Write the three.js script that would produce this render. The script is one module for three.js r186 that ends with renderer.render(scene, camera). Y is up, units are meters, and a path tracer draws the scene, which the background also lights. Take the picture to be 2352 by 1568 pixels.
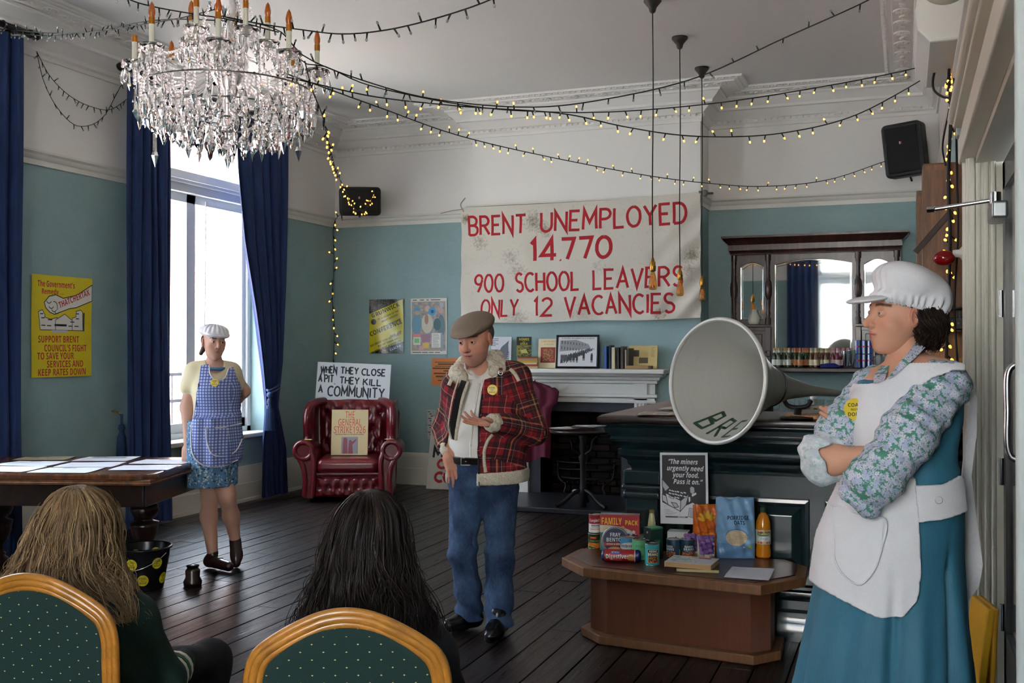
import * as THREE from 'three';
import { RoundedBoxGeometry } from 'three/addons/geometries/RoundedBoxGeometry.js';
import { mergeGeometries, mergeVertices, toCreasedNormals } from 'three/addons/utils/BufferGeometryUtils.js';
import { RectAreaLightUniformsLib } from 'three/addons/lights/RectAreaLightUniformsLib.js';
RectAreaLightUniformsLib.init();

// ---------- camera, sky, exposure ----------
const scene = new THREE.Scene();
const FOCAL = 2400, EYE = 1.55, YAW = Math.atan(904 / FOCAL), PITCH = Math.atan(16 / FOCAL);
const camera = new THREE.PerspectiveCamera(2 * Math.atan(784 / FOCAL) * 180 / Math.PI, 2352 / 1568, 0.05, 200);
camera.position.set(0, EYE, 0);
camera.rotation.order = 'YXZ';
camera.rotation.y = YAW; camera.rotation.x = PITCH;
camera.updateMatrixWorld(true);
scene.background = new THREE.Color(0.79, 0.92, 1.1);
scene.backgroundIntensity = 15;
const sun = new THREE.DirectionalLight(0xfffaf4, 112);   // stands over the street end, enters no window
sun.position.set(6, 34, -26); sun.target.position.set(0, 0, 0); scene.add(sun, sun.target);
sun.castShadow = true; sun.shadow.mapSize.set(2048, 2048); Object.assign(sun.shadow.camera, { left: -40, right: 40, top: 40, bottom: -40, near: 1, far: 120 });
const renderer = new THREE.WebGLRenderer({ antialias: true });
renderer.toneMapping = THREE.LinearToneMapping;
renderer.toneMappingExposure = 1.1;
renderer.shadowMap.enabled = true;

// ---------- helpers ----------
let seed = 7;
const rnd = () => { seed = (seed * 1664525 + 1013904223) >>> 0; return seed / 4294967296; };
const rr = (a, b) => a + (b - a) * rnd();
const V = (x, y, z) => new THREE.Vector3(x, y, z);
const PI = Math.PI;
const used = {};
function numbered(n) { if (!(n in used)) { used[n] = 0; return n; } used[n]++; return n + '_' + String(used[n]).padStart(3, '0'); }
const tagged = (o, label, category, group) => { o.userData = { ...o.userData, label, category }; if (group) o.userData.group = group; return o; };
function thing(name, label, category, p = [0, 0, 0], ry = 0, group) {
  const o = new THREE.Group(); o.name = numbered(name); o.position.set(...p); o.rotation.y = ry; scene.add(o);
  return tagged(o, label, category, group);
}
function nz(g) {
  g = g.index ? g.toNonIndexed() : g;
  for (const k of Object.keys(g.attributes)) if (!['position', 'normal', 'uv'].includes(k)) g.deleteAttribute(k);
  if (!g.attributes.normal) g.computeVertexNormals();
  if (!g.attributes.uv) g.setAttribute('uv', new THREE.BufferAttribute(new Float32Array(g.attributes.position.count * 2), 2));
  return g;
}
const merge = (...gs) => { gs = gs.flat(9); return gs.length === 1 ? nz(gs[0]) : mergeGeometries(gs.map(nz)); };
function obj(name, geo, mat, parent, label) {
  const m = new THREE.Mesh(Array.isArray(geo) ? merge(geo) : geo, mat); m.name = name; if (label) m.userData.label = label; parent.add(m); return m;
}
function single(name, label, category, geo, mat, p = [0, 0, 0], ry = 0, group) {
  const m = new THREE.Mesh(Array.isArray(geo) ? merge(geo) : geo, mat); m.name = numbered(name); m.position.set(...p); m.rotation.y = ry; scene.add(m);
  return tagged(m, label, category, group);
}
function struct(name) { const o = new THREE.Group(); o.name = name; o.userData = { kind: 'structure' }; scene.add(o); return o; }
const slabel = (o, label, category) => { o.userData.label = label; o.userData.category = category; return o; };
const tr = (g, x = 0, y = 0, z = 0, rx = 0, ry = 0, rz = 0, s) => {
  const m = new THREE.Matrix4().makeRotationFromEuler(new THREE.Euler(rx, ry, rz)); if (s) m.scale(typeof s === 'number' ? V(s, s, s) : V(...s)); m.setPosition(x, y, z); return g.applyMatrix4(m);
};
const box = (w, h, d, x = 0, y = 0, z = 0) => new THREE.BoxGeometry(w, h, d).translate(x, y, z);
const rbox = (w, h, d, x = 0, y = 0, z = 0, r = 0.006, s = 2) => new RoundedBoxGeometry(w, h, d, s, Math.min(r, w * .49, h * .49, d * .49)).translate(x, y, z);
const bx = (x0, x1, y0, y1, z0, z1) => box(Math.abs(x1 - x0), Math.abs(y1 - y0), Math.abs(z1 - z0), (x0 + x1) / 2, (y0 + y1) / 2, (z0 + z1) / 2);
const cyl = (r0, r1, h, x = 0, y = 0, z = 0, s = 20, open = false) => new THREE.CylinderGeometry(r0, r1, h, s, 1, open).translate(x, y, z);
const lathe = (pts, s = 24, x = 0, y = 0, z = 0) => new THREE.LatheGeometry(pts.map(p => new THREE.Vector2(Math.max(p[0], 1e-4), p[1])), s).translate(x, y, z);
const sph = (r, x = 0, y = 0, z = 0, a = 16, b = 12) => new THREE.SphereGeometry(r, a, b).translate(x, y, z);
const curve = (pts) => new THREE.CatmullRomCurve3(pts.map(p => p.isVector3 ? p : V(...p)));
const tube = (pts, r, n = 24, s = 6) => new THREE.TubeGeometry(curve(pts), n, r, s, false);
function seg(a, b, r, s = 8, r2 = r) {
  a = a.isVector3 ? a : V(...a); b = b.isVector3 ? b : V(...b); const d = b.clone().sub(a), L = d.length();
  const g = new THREE.CylinderGeometry(r2, r, L, s); g.applyQuaternion(new THREE.Quaternion().setFromUnitVectors(V(0, 1, 0), d.normalize()));
  return g.translate((a.x + b.x) / 2, (a.y + b.y) / 2, (a.z + b.z) / 2);
}
const shapeOf = pts => { const s = new THREE.Shape(); pts.forEach((p, i) => i ? s.lineTo(p[0], p[1]) : s.moveTo(p[0], p[1])); return s; };
const extr = (pts, depth, bevel = 0, holes = []) => {
  const s = Array.isArray(pts) ? shapeOf(pts) : pts; for (const h of holes) s.holes.push(Array.isArray(h) ? new THREE.Path(h.map(p => new THREE.Vector2(...p))) : h);
  return new THREE.ExtrudeGeometry(s, { depth, bevelEnabled: bevel > 0, bevelSize: bevel, bevelThickness: bevel, bevelSegments: 2, curveSegments: 16 });
};
// box-projected uv in metres / scale
function boxUV(g, s = 1, off = 0) {
  g = nz(g); const p = g.attributes.position.array, u = g.attributes.uv.array;
  for (let i = 0; i < p.length / 9; i++) {
    const k = i * 9, ax = p[k + 3] - p[k], ay = p[k + 4] - p[k + 1], az = p[k + 5] - p[k + 2], bx_ = p[k + 6] - p[k], by = p[k + 7] - p[k + 1], bz = p[k + 8] - p[k + 2];
    const nx = Math.abs(ay * bz - az * by), ny = Math.abs(az * bx_ - ax * bz), n2 = Math.abs(ax * by - ay * bx_);
    for (let j = 0; j < 3; j++) {
      const x = p[k + j * 3], y = p[k + j * 3 + 1], z = p[k + j * 3 + 2], o = i * 6 + j * 2;
      if (nx > ny && nx > n2) { u[o] = z / s + off; u[o + 1] = y / s; } else if (ny > n2) { u[o] = x / s + off; u[o + 1] = z / s; } else { u[o] = x / s + off; u[o + 1] = y / s; }
    }
  }
  return g;
}
// sweep a profile [[out, y], ...] along a plan path [[x, z], ...]; out is to the left of travel (seen from above, z down)
function sweep(profile, path, side = 1, crease = 0.7) {
  const n = path.length, off = [];
  for (let i = 0; i < n; i++) {
    const dir = (a, b) => { const x = b[0] - a[0], z = b[1] - a[1], l = Math.hypot(x, z); return [x / l, z / l]; };
    const d0 = i ? dir(path[i - 1], path[i]) : dir(path[0], path[1]), d1 = i < n - 1 ? dir(path[i], path[i + 1]) : d0;
    const n0 = [d0[1] * side, -d0[0] * side], n1 = [d1[1] * side, -d1[0] * side], c = 1 + n0[0] * n1[0] + n0[1] * n1[1];
    off.push([(n0[0] + n1[0]) / c, (n0[1] + n1[1]) / c]);
  }
  const pos = [], uv = []; let along = 0;
  for (let i = 0; i < n - 1; i++) {
    const L = Math.hypot(path[i + 1][0] - path[i][0], path[i + 1][1] - path[i][1]); let v = 0;
    for (let j = 0; j < profile.length - 1; j++) {
      const q = (k, m) => [path[k][0] + off[k][0] * profile[m][0], profile[m][1], path[k][1] + off[k][1] * profile[m][0]];
      const a = q(i, j), b = q(i + 1, j), c = q(i + 1, j + 1), d = q(i, j + 1), w = v + Math.hypot(profile[j + 1][0] - profile[j][0], profile[j + 1][1] - profile[j][1]);
      pos.push(...a, ...b, ...c, ...a, ...c, ...d); uv.push(along, v, along + L, v, along + L, w, along, v, along + L, w, along, w); v = w;
    }
    along += L;
  }
  let g = new THREE.BufferGeometry(); g.setAttribute('position', new THREE.Float32BufferAttribute(pos, 3)); g.setAttribute('uv', new THREE.Float32BufferAttribute(uv, 2)); g.computeVertexNormals();
  return crease ? toCreasedNormals(g, crease) : g;
}
// grid surface from a function (u,v in 0..1) -> [x,y,z]
function grid(f, nu, nv, flip = false) {
  const pos = [], uv = [], idx = [];
  for (let j = 0; j <= nv; j++) for (let i = 0; i <= nu; i++) { const p = f(i / nu, j / nv); pos.push(p[0], p[1], p[2]); uv.push(i / nu, j / nv); }
  for (let j = 0; j < nv; j++) for (let i = 0; i < nu; i++) { const a = j * (nu + 1) + i, b = a + 1, c = a + nu + 1, d = c + 1; flip ? idx.push(a, c, b, b, c, d) : idx.push(a, b, c, b, d, c); }
  const g = new THREE.BufferGeometry(); g.setAttribute('position', new THREE.Float32BufferAttribute(pos, 3)); g.setAttribute('uv', new THREE.Float32BufferAttribute(uv, 2)); g.setIndex(idx); g.computeVertexNormals();
  return g;
}
// a cloth or paper sheet with thickness
function sheet(f, nu, nv, t = 0.001, n = [0, 0, 1]) {
  return merge(grid(f, nu, nv), grid((u, v) => { const p = f(u, v); return [p[0] - n[0] * t, p[1] - n[1] * t, p[2] - n[2] * t]; }, nu, nv, true));
}
const lerp = (a, b, t) => a + (b - a) * t, clamp = (x, a = 0, b = 1) => Math.min(b, Math.max(a, x)), sstep = (a, b, x) => { x = clamp((x - a) / (b - a)); return x * x * (3 - 2 * x); };
const interp = (tab, x) => { if (x <= tab[0][0]) return tab[0][1]; for (let i = 1; i < tab.length; i++) if (x <= tab[i][0]) return lerp(tab[i - 1][1], tab[i][1], (x - tab[i - 1][0]) / (tab[i][0] - tab[i - 1][0])); return tab[tab.length - 1][1]; };
// value noise
const hash = (x, y, z) => { let h = Math.imul(x | 0, 374761393) + Math.imul(y | 0, 668265263) + Math.imul(z | 0, 2147483647 ^ 0x5bd1e995) | 0; h = Math.imul(h ^ (h >>> 13), 1274126177); return ((h ^ (h >>> 16)) >>> 0) / 4294967296; };
function noise(x, y, z = 0) {
  const X = Math.floor(x), Y = Math.floor(y), Z = Math.floor(z); let u = x - X, v = y - Y, w = z - Z; u *= u * (3 - 2 * u); v *= v * (3 - 2 * v); w *= w * (3 - 2 * w);
  const l = (k) => lerp(lerp(hash(X, Y, Z + k), hash(X + 1, Y, Z + k), u), lerp(hash(X, Y + 1, Z + k), hash(X + 1, Y + 1, Z + k), u), v);
  return w ? lerp(l(0), l(1), w) : l(0);
}
const fbm = (x, y, o = 4) => { let s = 0, a = 0.5; for (let i = 0; i < o; i++) { s += a * noise(x, y, i * 7); x *= 2.03; y *= 2.03; a *= 0.5; } return s; };
// ---------- textures ----------
function canvasTex(w, h, draw, repeat = false) {
  const c = document.createElement('canvas'); c.width = w; c.height = h; const x = c.getContext('2d'); draw(x, w, h);
  const t = new THREE.CanvasTexture(c); t.colorSpace = THREE.SRGBColorSpace; if (repeat) t.wrapS = t.wrapT = THREE.RepeatWrapping; return t;
}
function dataTex(w, h, f, srgb = true) {
  const d = new Uint8Array(w * h * 4); for (let y = 0; y < h; y++) for (let x = 0; x < w; x++) { const c = f(x, y), o = (y * w + x) * 4; for (let k = 0; k < 3; k++) d[o + k] = clamp(c.length ? c[k] : c, 0, 255); d[o + 3] = 255; }
  const t = new THREE.DataTexture(d, w, h); t.wrapS = t.wrapT = THREE.RepeatWrapping; t.magFilter = THREE.LinearFilter; if (srgb) t.colorSpace = THREE.SRGBColorSpace; t.needsUpdate = true; return t;
}
const mat = (color, roughness = 0.6, o = {}) => new THREE.MeshPhysicalMaterial({ color, roughness, side: THREE.DoubleSide, ...o });
const tmat = (map, roughness = 0.6, o = {}) => mat(0xffffff, roughness, { map, ...o });
// text scaled to a box: centre x, baseline y, width w, cap height h
function txt(c, s, x, y, w, h, color, font = 'bold', fam = 'sans-serif', rot = 0, skew = 0) {
  c.save(); c.font = `${font} 100px ${fam}`; c.textAlign = 'center'; c.textBaseline = 'alphabetic'; const m = c.measureText(s).width; c.translate(x, y); c.rotate(rot); c.transform(1, 0, skew, 1, 0, 0); c.scale(w / m, h / 73); c.fillStyle = color; c.fillText(s, 0, 0); c.restore();
}
const speckle = (c, w, h, n, col, a = 0.1, s = 2) => { for (let i = 0; i < n; i++) { c.fillStyle = col; c.globalAlpha = a * rnd(); c.fillRect(rnd() * w, rnd() * h, s * (0.5 + rnd()), s * (0.5 + rnd())); } c.globalAlpha = 1; };
// world point seen at pixel (x, y) of the photograph at a given distance along the view
const fwd = V(-Math.sin(YAW) * Math.cos(PITCH), Math.sin(PITCH), -Math.cos(YAW) * Math.cos(PITCH)), rgt = V(Math.cos(YAW), 0, -Math.sin(YAW)), upv = new THREE.Vector3().crossVectors(rgt, fwd);
const ray = (x, y) => fwd.clone().multiplyScalar(FOCAL).addScaledVector(rgt, x - 1176).addScaledVector(upv, -(y - 784));
const at = (x, y, d) => ray(x, y).multiplyScalar(d / FOCAL).add(camera.position);
const onY = (x, y, h) => { const r = ray(x, y); return r.multiplyScalar((h - EYE) / r.y).add(camera.position); };
const onX = (x, y, X) => { const r = ray(x, y); return r.multiplyScalar(X / r.x).add(camera.position); };
const onZ = (x, y, Z) => { const r = ray(x, y); return r.multiplyScalar(Z / r.z).add(camera.position); };
// ---------- materials of the room ----------
const XL = -6.3, XR = 0.3, ZB = -10.8, ZF = 2.4, CEIL = 4.12, RAIL = 3.07, TH = 0.3;
const plasterBump = dataTex(256, 256, (x, y) => 120 + 60 * fbm(x / 9, y / 9, 4) + 20 * noise(x / 2, y / 2), false);
plasterBump.repeat.set(1.3, 1.3);
const tealTex = dataTex(512, 512, (x, y) => { const n = fbm(x / 60, y / 60, 4) - 0.47, m = noise(x / 3, y / 3) - 0.5; return [141 + n * 16 + m * 5, 168 + n * 14 + m * 5, 168 + n * 14 + m * 5]; });
const teal = tmat(tealTex, 0.55, { bumpMap: plasterBump, bumpScale: 0.0012 });
const white = mat(0xe9e5df, 0.6, { bumpMap: plasterBump, bumpScale: 0.0015 });
const ceilM = mat(0xdfdcd8, 0.75, { bumpMap: plasterBump, bumpScale: 0.0015 });
const gloss = mat(0xdedad0, 0.35);
const skirtM = mat(0xd6d2c4, 0.4);
const darkGlass = mat(0x1a1f1e, 0.08, { metalness: 0.1 });
const chrome = mat(0xd5d8da, 0.15, { metalness: 1 });
const brass = mat(0xb98a3c, 0.25, { metalness: 1 });
const black = mat(0x131416, 0.5), blackGloss = mat(0x0d0e10, 0.2);
const glassPane = mat(0xffffff, 0.0, { transmission: 1, thickness: 0, ior: 1.45 });

// ---------- floor ----------
{
  const F = struct('floor'); slabel(F, 'dark stained wooden board floor', 'floor');
  obj('subfloor', bx(XL - TH, XR + TH, -0.25, -0.03, ZB - TH, ZF + TH), mat(0x0c0a09, 0.9), F);
  const tex = [0, 1, 2].map(k => dataTex(256, 1024, (x, y) => {
    const g = fbm(x / 5 + k * 40, y / 160, 4), f = noise(x / 1.5 + k * 9, y / 30), w = sstep(0.56, 0.75, fbm(x / 26 + k * 31, y / 90 + k * 5, 4)), d = sstep(.72, .8, noise(x / 6 + k * 3, y / 9));
    const b = 0.55 + g * 0.7 + (f - 0.5) * 0.22, e = Math.min(x, 255 - x) < 6 ? 0.7 : 1;
    return [(29 * b + w * 38 + d * 14) * e, (22 * b + w * 27 + d * 11) * e, (20 * b + w * 20 + d * 10) * e];
  }));
  const rough = [0, 1].map(k => dataTex(256, 512, (x, y) => 70 + 95 * fbm(x / 20 + k * 17, y / 45, 4) + 35 * noise(x / 3, y / 20) + 26 * noise(x / 2, y / 2), false));
  const bump = dataTex(256, 512, (x, y) => 110 + 80 * fbm(x / 6, y / 90, 3) + 60 * noise(x / 40, y / 70), false);
  const mats = tex.flatMap((t, k) => rough.map(r => tmat(t, 0.62, { roughnessMap: r, bumpMap: bump, bumpScale: 0.0025, specularIntensity: 0.6 })));
  const W = 0.165, G = 0.006, lens = [2.2, 2.9, 3.7], geos = {};
  const geo = (L, v) => geos[L + '_' + v] ??= (() => { const g = rbox(W - G, 0.03, L - 0.004, 0, -0.015, L / 2, 0.003, 1); const n = nz(g), p = n.attributes.position, u = n.attributes.uv; for (let i = 0; i < p.count; i++) u.setXY(i, p.getX(i) / W + 0.5, p.getZ(i) / 4 + v * 0.31); return n; })();
  let row = 0;
  for (let x = XL + W / 2; x < XR + W / 2; x += W, row++) {
    let z = ZB - rr(0, 2.2);
    while (z < ZF) {
      let L = lens[Math.floor(rnd() * 3)]; const m = new THREE.Mesh(geo(L, Math.floor(rnd() * 3)), mats[Math.floor(rnd() * 6)]);
      m.name = 'floorboard'; m.position.set(x, rr(-0.0018, 0), z); m.rotation.z = rr(-0.006, 0.006); F.add(m); z += L;
    }
  }
}
// ---------- walls ----------
function panel(u0, u1, v0, v1, holes, put) {     // rectangles of a wall around its openings
  const us = [...new Set([u0, u1, ...holes.flatMap(h => [h[0], h[1]])])].filter(u => u >= u0 && u <= u1).sort((a, b) => a - b), vs = [...new Set([v0, v1, ...holes.flatMap(h => [h[2], h[3]])])].filter(v => v >= v0 && v <= v1).sort((a, b) => a - b), out = [];
  for (let i = 0; i < us.length - 1; i++) for (let j = 0; j < vs.length - 1; j++) {
    const u = (us[i] + us[i + 1]) / 2, v = (vs[j] + vs[j + 1]) / 2; if (holes.some(h => u > h[0] && u < h[1] && v > h[2] && v < h[3])) continue;
    out.push(put(us[i], us[i + 1], vs[j], vs[j + 1]));
  }
  return boxUV(merge(out), 1.6);
}
const WIN_L = [[-9.35, -7.45], [-5.75, -3.85]], WIN_F = [[-1.85, -0.05]], WY = [0.68, 3.86];
const hL = WIN_L.map(w => [w[0], w[1], ...WY]), hF = WIN_F.map(w => [w[0], w[1], ...WY]);
const wallL = struct('wall_left'); slabel(wallL, 'window wall painted teal below a white picture rail', 'wall');
obj('lower_wall', panel(ZB - TH, ZF + TH, 0, RAIL, hL, (a, b, c, d) => bx(XL - TH, XL, c, d, a, b)), teal, wallL);
obj('upper_wall', panel(ZB - TH, ZF + TH, RAIL, CEIL + 0.3, hL, (a, b, c, d) => bx(XL - TH, XL, c, d, a, b)), white, wallL);
const wallB = struct('wall_back'); slabel(wallB, 'back wall with chimney breast painted teal below white', 'wall');
const BRE = [-4.35, -1.9], ZC = -10.35;
const FO = [-3.57, -2.7, 0, 0.93];               // fireplace opening
obj('lower_wall', bx(XL, XR, 0, RAIL, ZB - TH, ZB), boxUVmat(teal), wallB);
obj('upper_wall', bx(XL, XR, RAIL, CEIL + 0.3, ZB - TH, ZB), white, wallB);
obj('chimney_breast', panel(BRE[0], BRE[1], 0, RAIL, [FO], (a, b, c, d) => bx(a, b, c, d, ZB, ZC)), teal, wallB);
obj('chimney_breast', bx(BRE[0], BRE[1], RAIL, CEIL + 0.2, ZB, ZC), white, wallB);
function boxUVmat(m) { return m; }
const wallR = struct('wall_right'); slabel(wallR, 'narrow teal wall with the double door', 'wall');
const DO = [-5.2, -2.95, 0, 2.42];
obj('lower_wall', panel(ZB - TH, ZF + TH, 0, RAIL, [DO], (a, b, c, d) => bx(XR, XR + TH, c, d, a, b)), teal, wallR);
obj('upper_wall', bx(XR, XR + TH, RAIL, CEIL + 0.3, ZB - TH, ZF + TH), white, wallR);
const wallF = struct('wall_front'); slabel(wallF, 'wall behind the viewer with tall windows', 'wall');
obj('lower_wall', panel(XL, XR, 0, RAIL, hF, (a, b, c, d) => bx(a, b, c, d, ZF, ZF + TH)), teal, wallF);
obj('upper_wall', panel(XL, XR, RAIL, CEIL + 0.3, hF, (a, b, c, d) => bx(a, b, c, d, ZF, ZF + TH)), white, wallF);
const ceil = struct('ceiling'); slabel(ceil, 'off-white plaster ceiling', 'ceiling');
obj('ceiling_plaster', boxUV(bx(XL - TH, XR + TH, CEIL, CEIL + 0.3, ZB - TH, ZF + TH), 1.6), ceilM, ceil);

// room outline in plan, inside faces, walked so that "out" points into the room
const outline = [[XL, ZF], [XL, ZB], [BRE[0], ZB], [BRE[0], ZC], [BRE[1], ZC], [BRE[1], ZB], [XR, ZB], [XR, ZF]];
const cornice = struct('trim_1'); slabel(cornice, 'deep moulded plaster cornice around the ceiling', 'cornice');
obj('moulding', sweep([[0, 3.80], [0.02, 3.80], [0.025, 3.83], [0.045, 3.845], [0.05, 3.87], [0.035, 3.885], [0.05, 3.90], [0.09, 3.93], [0.11, 3.955], [0.14, 3.96], [0.145, 3.985], [0.19, 4.02], [0.215, 4.05], [0.23, 4.055], [0.235, 4.075], [0.25, 4.08], [0.39, 4.08], [0.395, 4.092], [0.43, 4.092], [0.435, 4.1], [0.47, 4.1], [0.475, 4.12]], outline, -1), white, cornice);
obj('egg_band', (() => { // small bead row under the ceiling moulding
  const g = new THREE.IcosahedronGeometry(0.014, 0), out = []; const along = (a, b, ox, oz, y) => { const L = Math.hypot(b[0] - a[0], b[1] - a[1]), n = Math.floor(L / 0.06); for (let i = 0; i < n; i++) { const t = (i + .5) / n; out.push(g.clone().translate(lerp(a[0], b[0], t) + ox, y, lerp(a[1], b[1], t) + oz)); } };
  for (const [d, y] of [[0.452, 4.098], [0.06, 3.862]]) { along([XL, -8], [XL, ZB + d], d, 0, y); along([XL + d, ZB], [BRE[0] - d, ZB], 0, d, y); along([BRE[0] - d, ZC], [BRE[1] + d, ZC], 0, d, y); along([BRE[1] + d, ZB], [XR - d, ZB], 0, d, y); along([XR, ZB + d], [XR, -5.5], -d, 0, y); }
  return merge(out);
})(), white, cornice).userData.kind = 'stuff';
{ // acanthus rosettes set in the flat band of the cornice
  const petal = () => { const g = new THREE.SphereGeometry(0.03, 7, 5); g.scale(0.55, 0.42, 1.1); return g; };
  const gs = []; for (let k = 0; k < 6; k++) { const g = petal(); g.translate(0, 0, 0.03); g.rotateY(k * PI / 3); gs.push(g); }
  gs.push(new THREE.TorusGeometry(0.058, 0.009, 5, 14).rotateX(PI / 2), new THREE.SphereGeometry(0.016, 8, 6));
  const ros = merge(gs), leaf = merge([-1, 1].map(s => tr(petal(), 0, 0, s * 0.02, 0, s * 0.7, 0)), new THREE.TorusGeometry(0.024, 0.007, 4, 10, 4.5).rotateX(PI / 2).translate(0.012, 0, 0));
  const row = (a, b, ox, oz) => { const L = Math.hypot(b[0] - a[0], b[1] - a[1]), n = Math.round(L / 0.15), ang = Math.atan2(b[0] - a[0], b[1] - a[1]); for (let i = 0; i < n; i++) { const m = obj('rosette', i % 2 ? leaf : ros, white, cornice); const t = (i + 0.5) / n; m.position.set(lerp(a[0], b[0], t) + ox, 4.078, lerp(a[1], b[1], t) + oz); m.rotation.y = ang + (i % 4 > 1 ? PI : 0); } };
  const d = 0.32; row([XL, -5.4], [XL, ZB + d], d, 0); row([XL + d, ZB], [BRE[0], ZB], 0, d); row([BRE[0] - d, ZC], [BRE[1] + d, ZC], 0, d); row([BRE[1], ZB], [XR - d, ZB], 0, d); row([XR, ZB + d], [XR, -6.2], -d, 0);
}
const rails = struct('trim_2'); slabel(rails, 'white moulded picture rail on the walls', 'rail');
const railP = [[0, RAIL - 0.1], [0.012, RAIL - 0.1], [0.014, RAIL - 0.06], [0.03, RAIL - 0.045], [0.035, RAIL - 0.02], [0.055, RAIL - 0.005], [0.055, RAIL + 0.012], [0, RAIL + 0.012]];
obj('rail_moulding', sweep(railP, [[XL, -5.85], [XL, -7.3]].reverse(), 1), gloss, rails);
obj('rail_moulding', sweep(railP, [[XL, -9.5], [XL, ZB], [BRE[0], ZB], [BRE[0], ZC], [BRE[1], ZC], [BRE[1], ZB], [XR, ZB], [XR, -0.3]], -1), gloss, rails);
obj('rail_moulding', sweep(railP, [[XL, ZF], [XL, -3.75]], -1), gloss, rails);
const skirt = struct('baseboard_back'); slabel(skirt, 'deep cream skirting board', 'baseboard');
const skP = [[0, 0.36], [0.012, 0.36], [0.02, 0.345], [0.022, 0.32], [0.034, 0.305], [0.036, 0.19], [0.044, 0.185], [0.046, 0.035], [0.056, 0.03], [0.058, 0], [0, 0]];
obj('skirting_moulding', sweep(skP, [[XL, ZF], [XL, ZB], [BRE[0], ZB], [BRE[0], ZC], [-3.9, ZC]], -1), skirtM, skirt);
obj('skirting_moulding', sweep(skP, [[-2.35, ZC], [BRE[1], ZC], [BRE[1], ZB], [XR, ZB], [XR, -5.4]], -1), skirtM, skirt);

// ---------- windows ----------
function makeWindow(n, label, p, ry, w) {
  const o = struct('window_' + n); slabel(o, label, 'window'); o.position.set(...p); o.rotation.y = ry;
  const [y0, y1] = WY, h = w / 2, zf = -0.2, T = 3.04, wf = mat(0xe8e9e8, 0.4);
  obj('window_frame', [bx(-h, -h + 0.06, y0, y1, zf - 0.09, zf + 0.03), bx(h - 0.06, h, y0, y1, zf - 0.09, zf + 0.03), bx(-h, h, y1 - 0.06, y1, zf - 0.09, zf + 0.03), bx(-h, h, y0, y0 + 0.06, zf - 0.09, zf + 0.03)], wf, o);
  obj('transom', [rbox(w, 0.12, 0.14, 0, T + 0.06, zf, 0.01), rbox(w, 0.04, 0.18, 0, T + 0.1, zf + 0.01, 0.01)], wf, o);
  obj('window_sill', rbox(w + 0.2, 0.045, 0.24, 0, y0 - 0.01, -0.02, 0.012), gloss, o);
  obj('architrave', [rbox(0.1, y1 - y0 + 0.15, 0.035, -h - 0.08, (y0 + y1) / 2, 0.018, 0.01), rbox(0.1, y1 - y0 + 0.15, 0.035, h + 0.08, (y0 + y1) / 2, 0.018, 0.01), rbox(0.03, y1 - y0 + 0.15, 0.05, -h - 0.12, (y0 + y1) / 2, 0.025, 0.01), rbox(0.03, y1 - y0 + 0.15, 0.05, h + 0.12, (y0 + y1) / 2, 0.025, 0.01)], gloss, o);
  const cas = (x0, x1, a, b) => { const c = obj('casement', [bx(x0, x0 + 0.065, a, b, zf - 0.05, zf), bx(x1 - 0.065, x1, a, b, zf - 0.05, zf), bx(x0, x1, b - 0.08, b, zf - 0.05, zf), bx(x0, x1, a, a + 0.1, zf - 0.05, zf)], wf, o); obj('pane', bx(x0 + 0.06, x1 - 0.06, a + 0.08, b - 0.07, zf - 0.027, zf - 0.023), glassPane, c); return c; };
  cas(-h + 0.05, 0.0, y0 + 0.05, T); cas(0.0, h - 0.05, y0 + 0.05, T); cas(-h + 0.05, h - 0.05, T + 0.12, y1 - 0.05);
  obj('blind_cord', seg([0.19, 3.0, zf + 0.03], [0.17, 1.2, zf + 0.03], 0.006), wf, o);
  return o;
}
makeWindow(1, 'tall white casement window between the navy curtains', [XL, 0, -8.4], PI / 2, 1.9);
makeWindow(2, 'tall casement window left of the photograph', [XL, 0, -4.8], PI / 2, 1.9);
makeWindow(3, 'tall window behind the viewer mirrored in the back bar', [-.95, 0, ZF], PI, 1.8);
{ // iron guard railing outside the window
  const r = thing('window_guard', 'dark iron guard railing outside the window', 'railing', [XL - 0.42, 0, -8.4]);
  const im = mat(0x4a4f55, 0.5);
  for (const y of [1.28, 1.02, 0.72]) obj('rail', bx(-0.012, 0.012, y, y + 0.03, -0.98, 0.98), im, r);
  for (let k = 0; k <= 12; k++) obj('bar', cyl(0.008, 0.008, 0.6, 0, 1.0, -0.96 + k * 0.16, 8), im, r);
  for (const z of [-0.98, 0.98]) obj('bracket', bx(0, 0.16, 1.2, 1.23, z - 0.01, z + 0.01), im, r);
}
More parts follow.
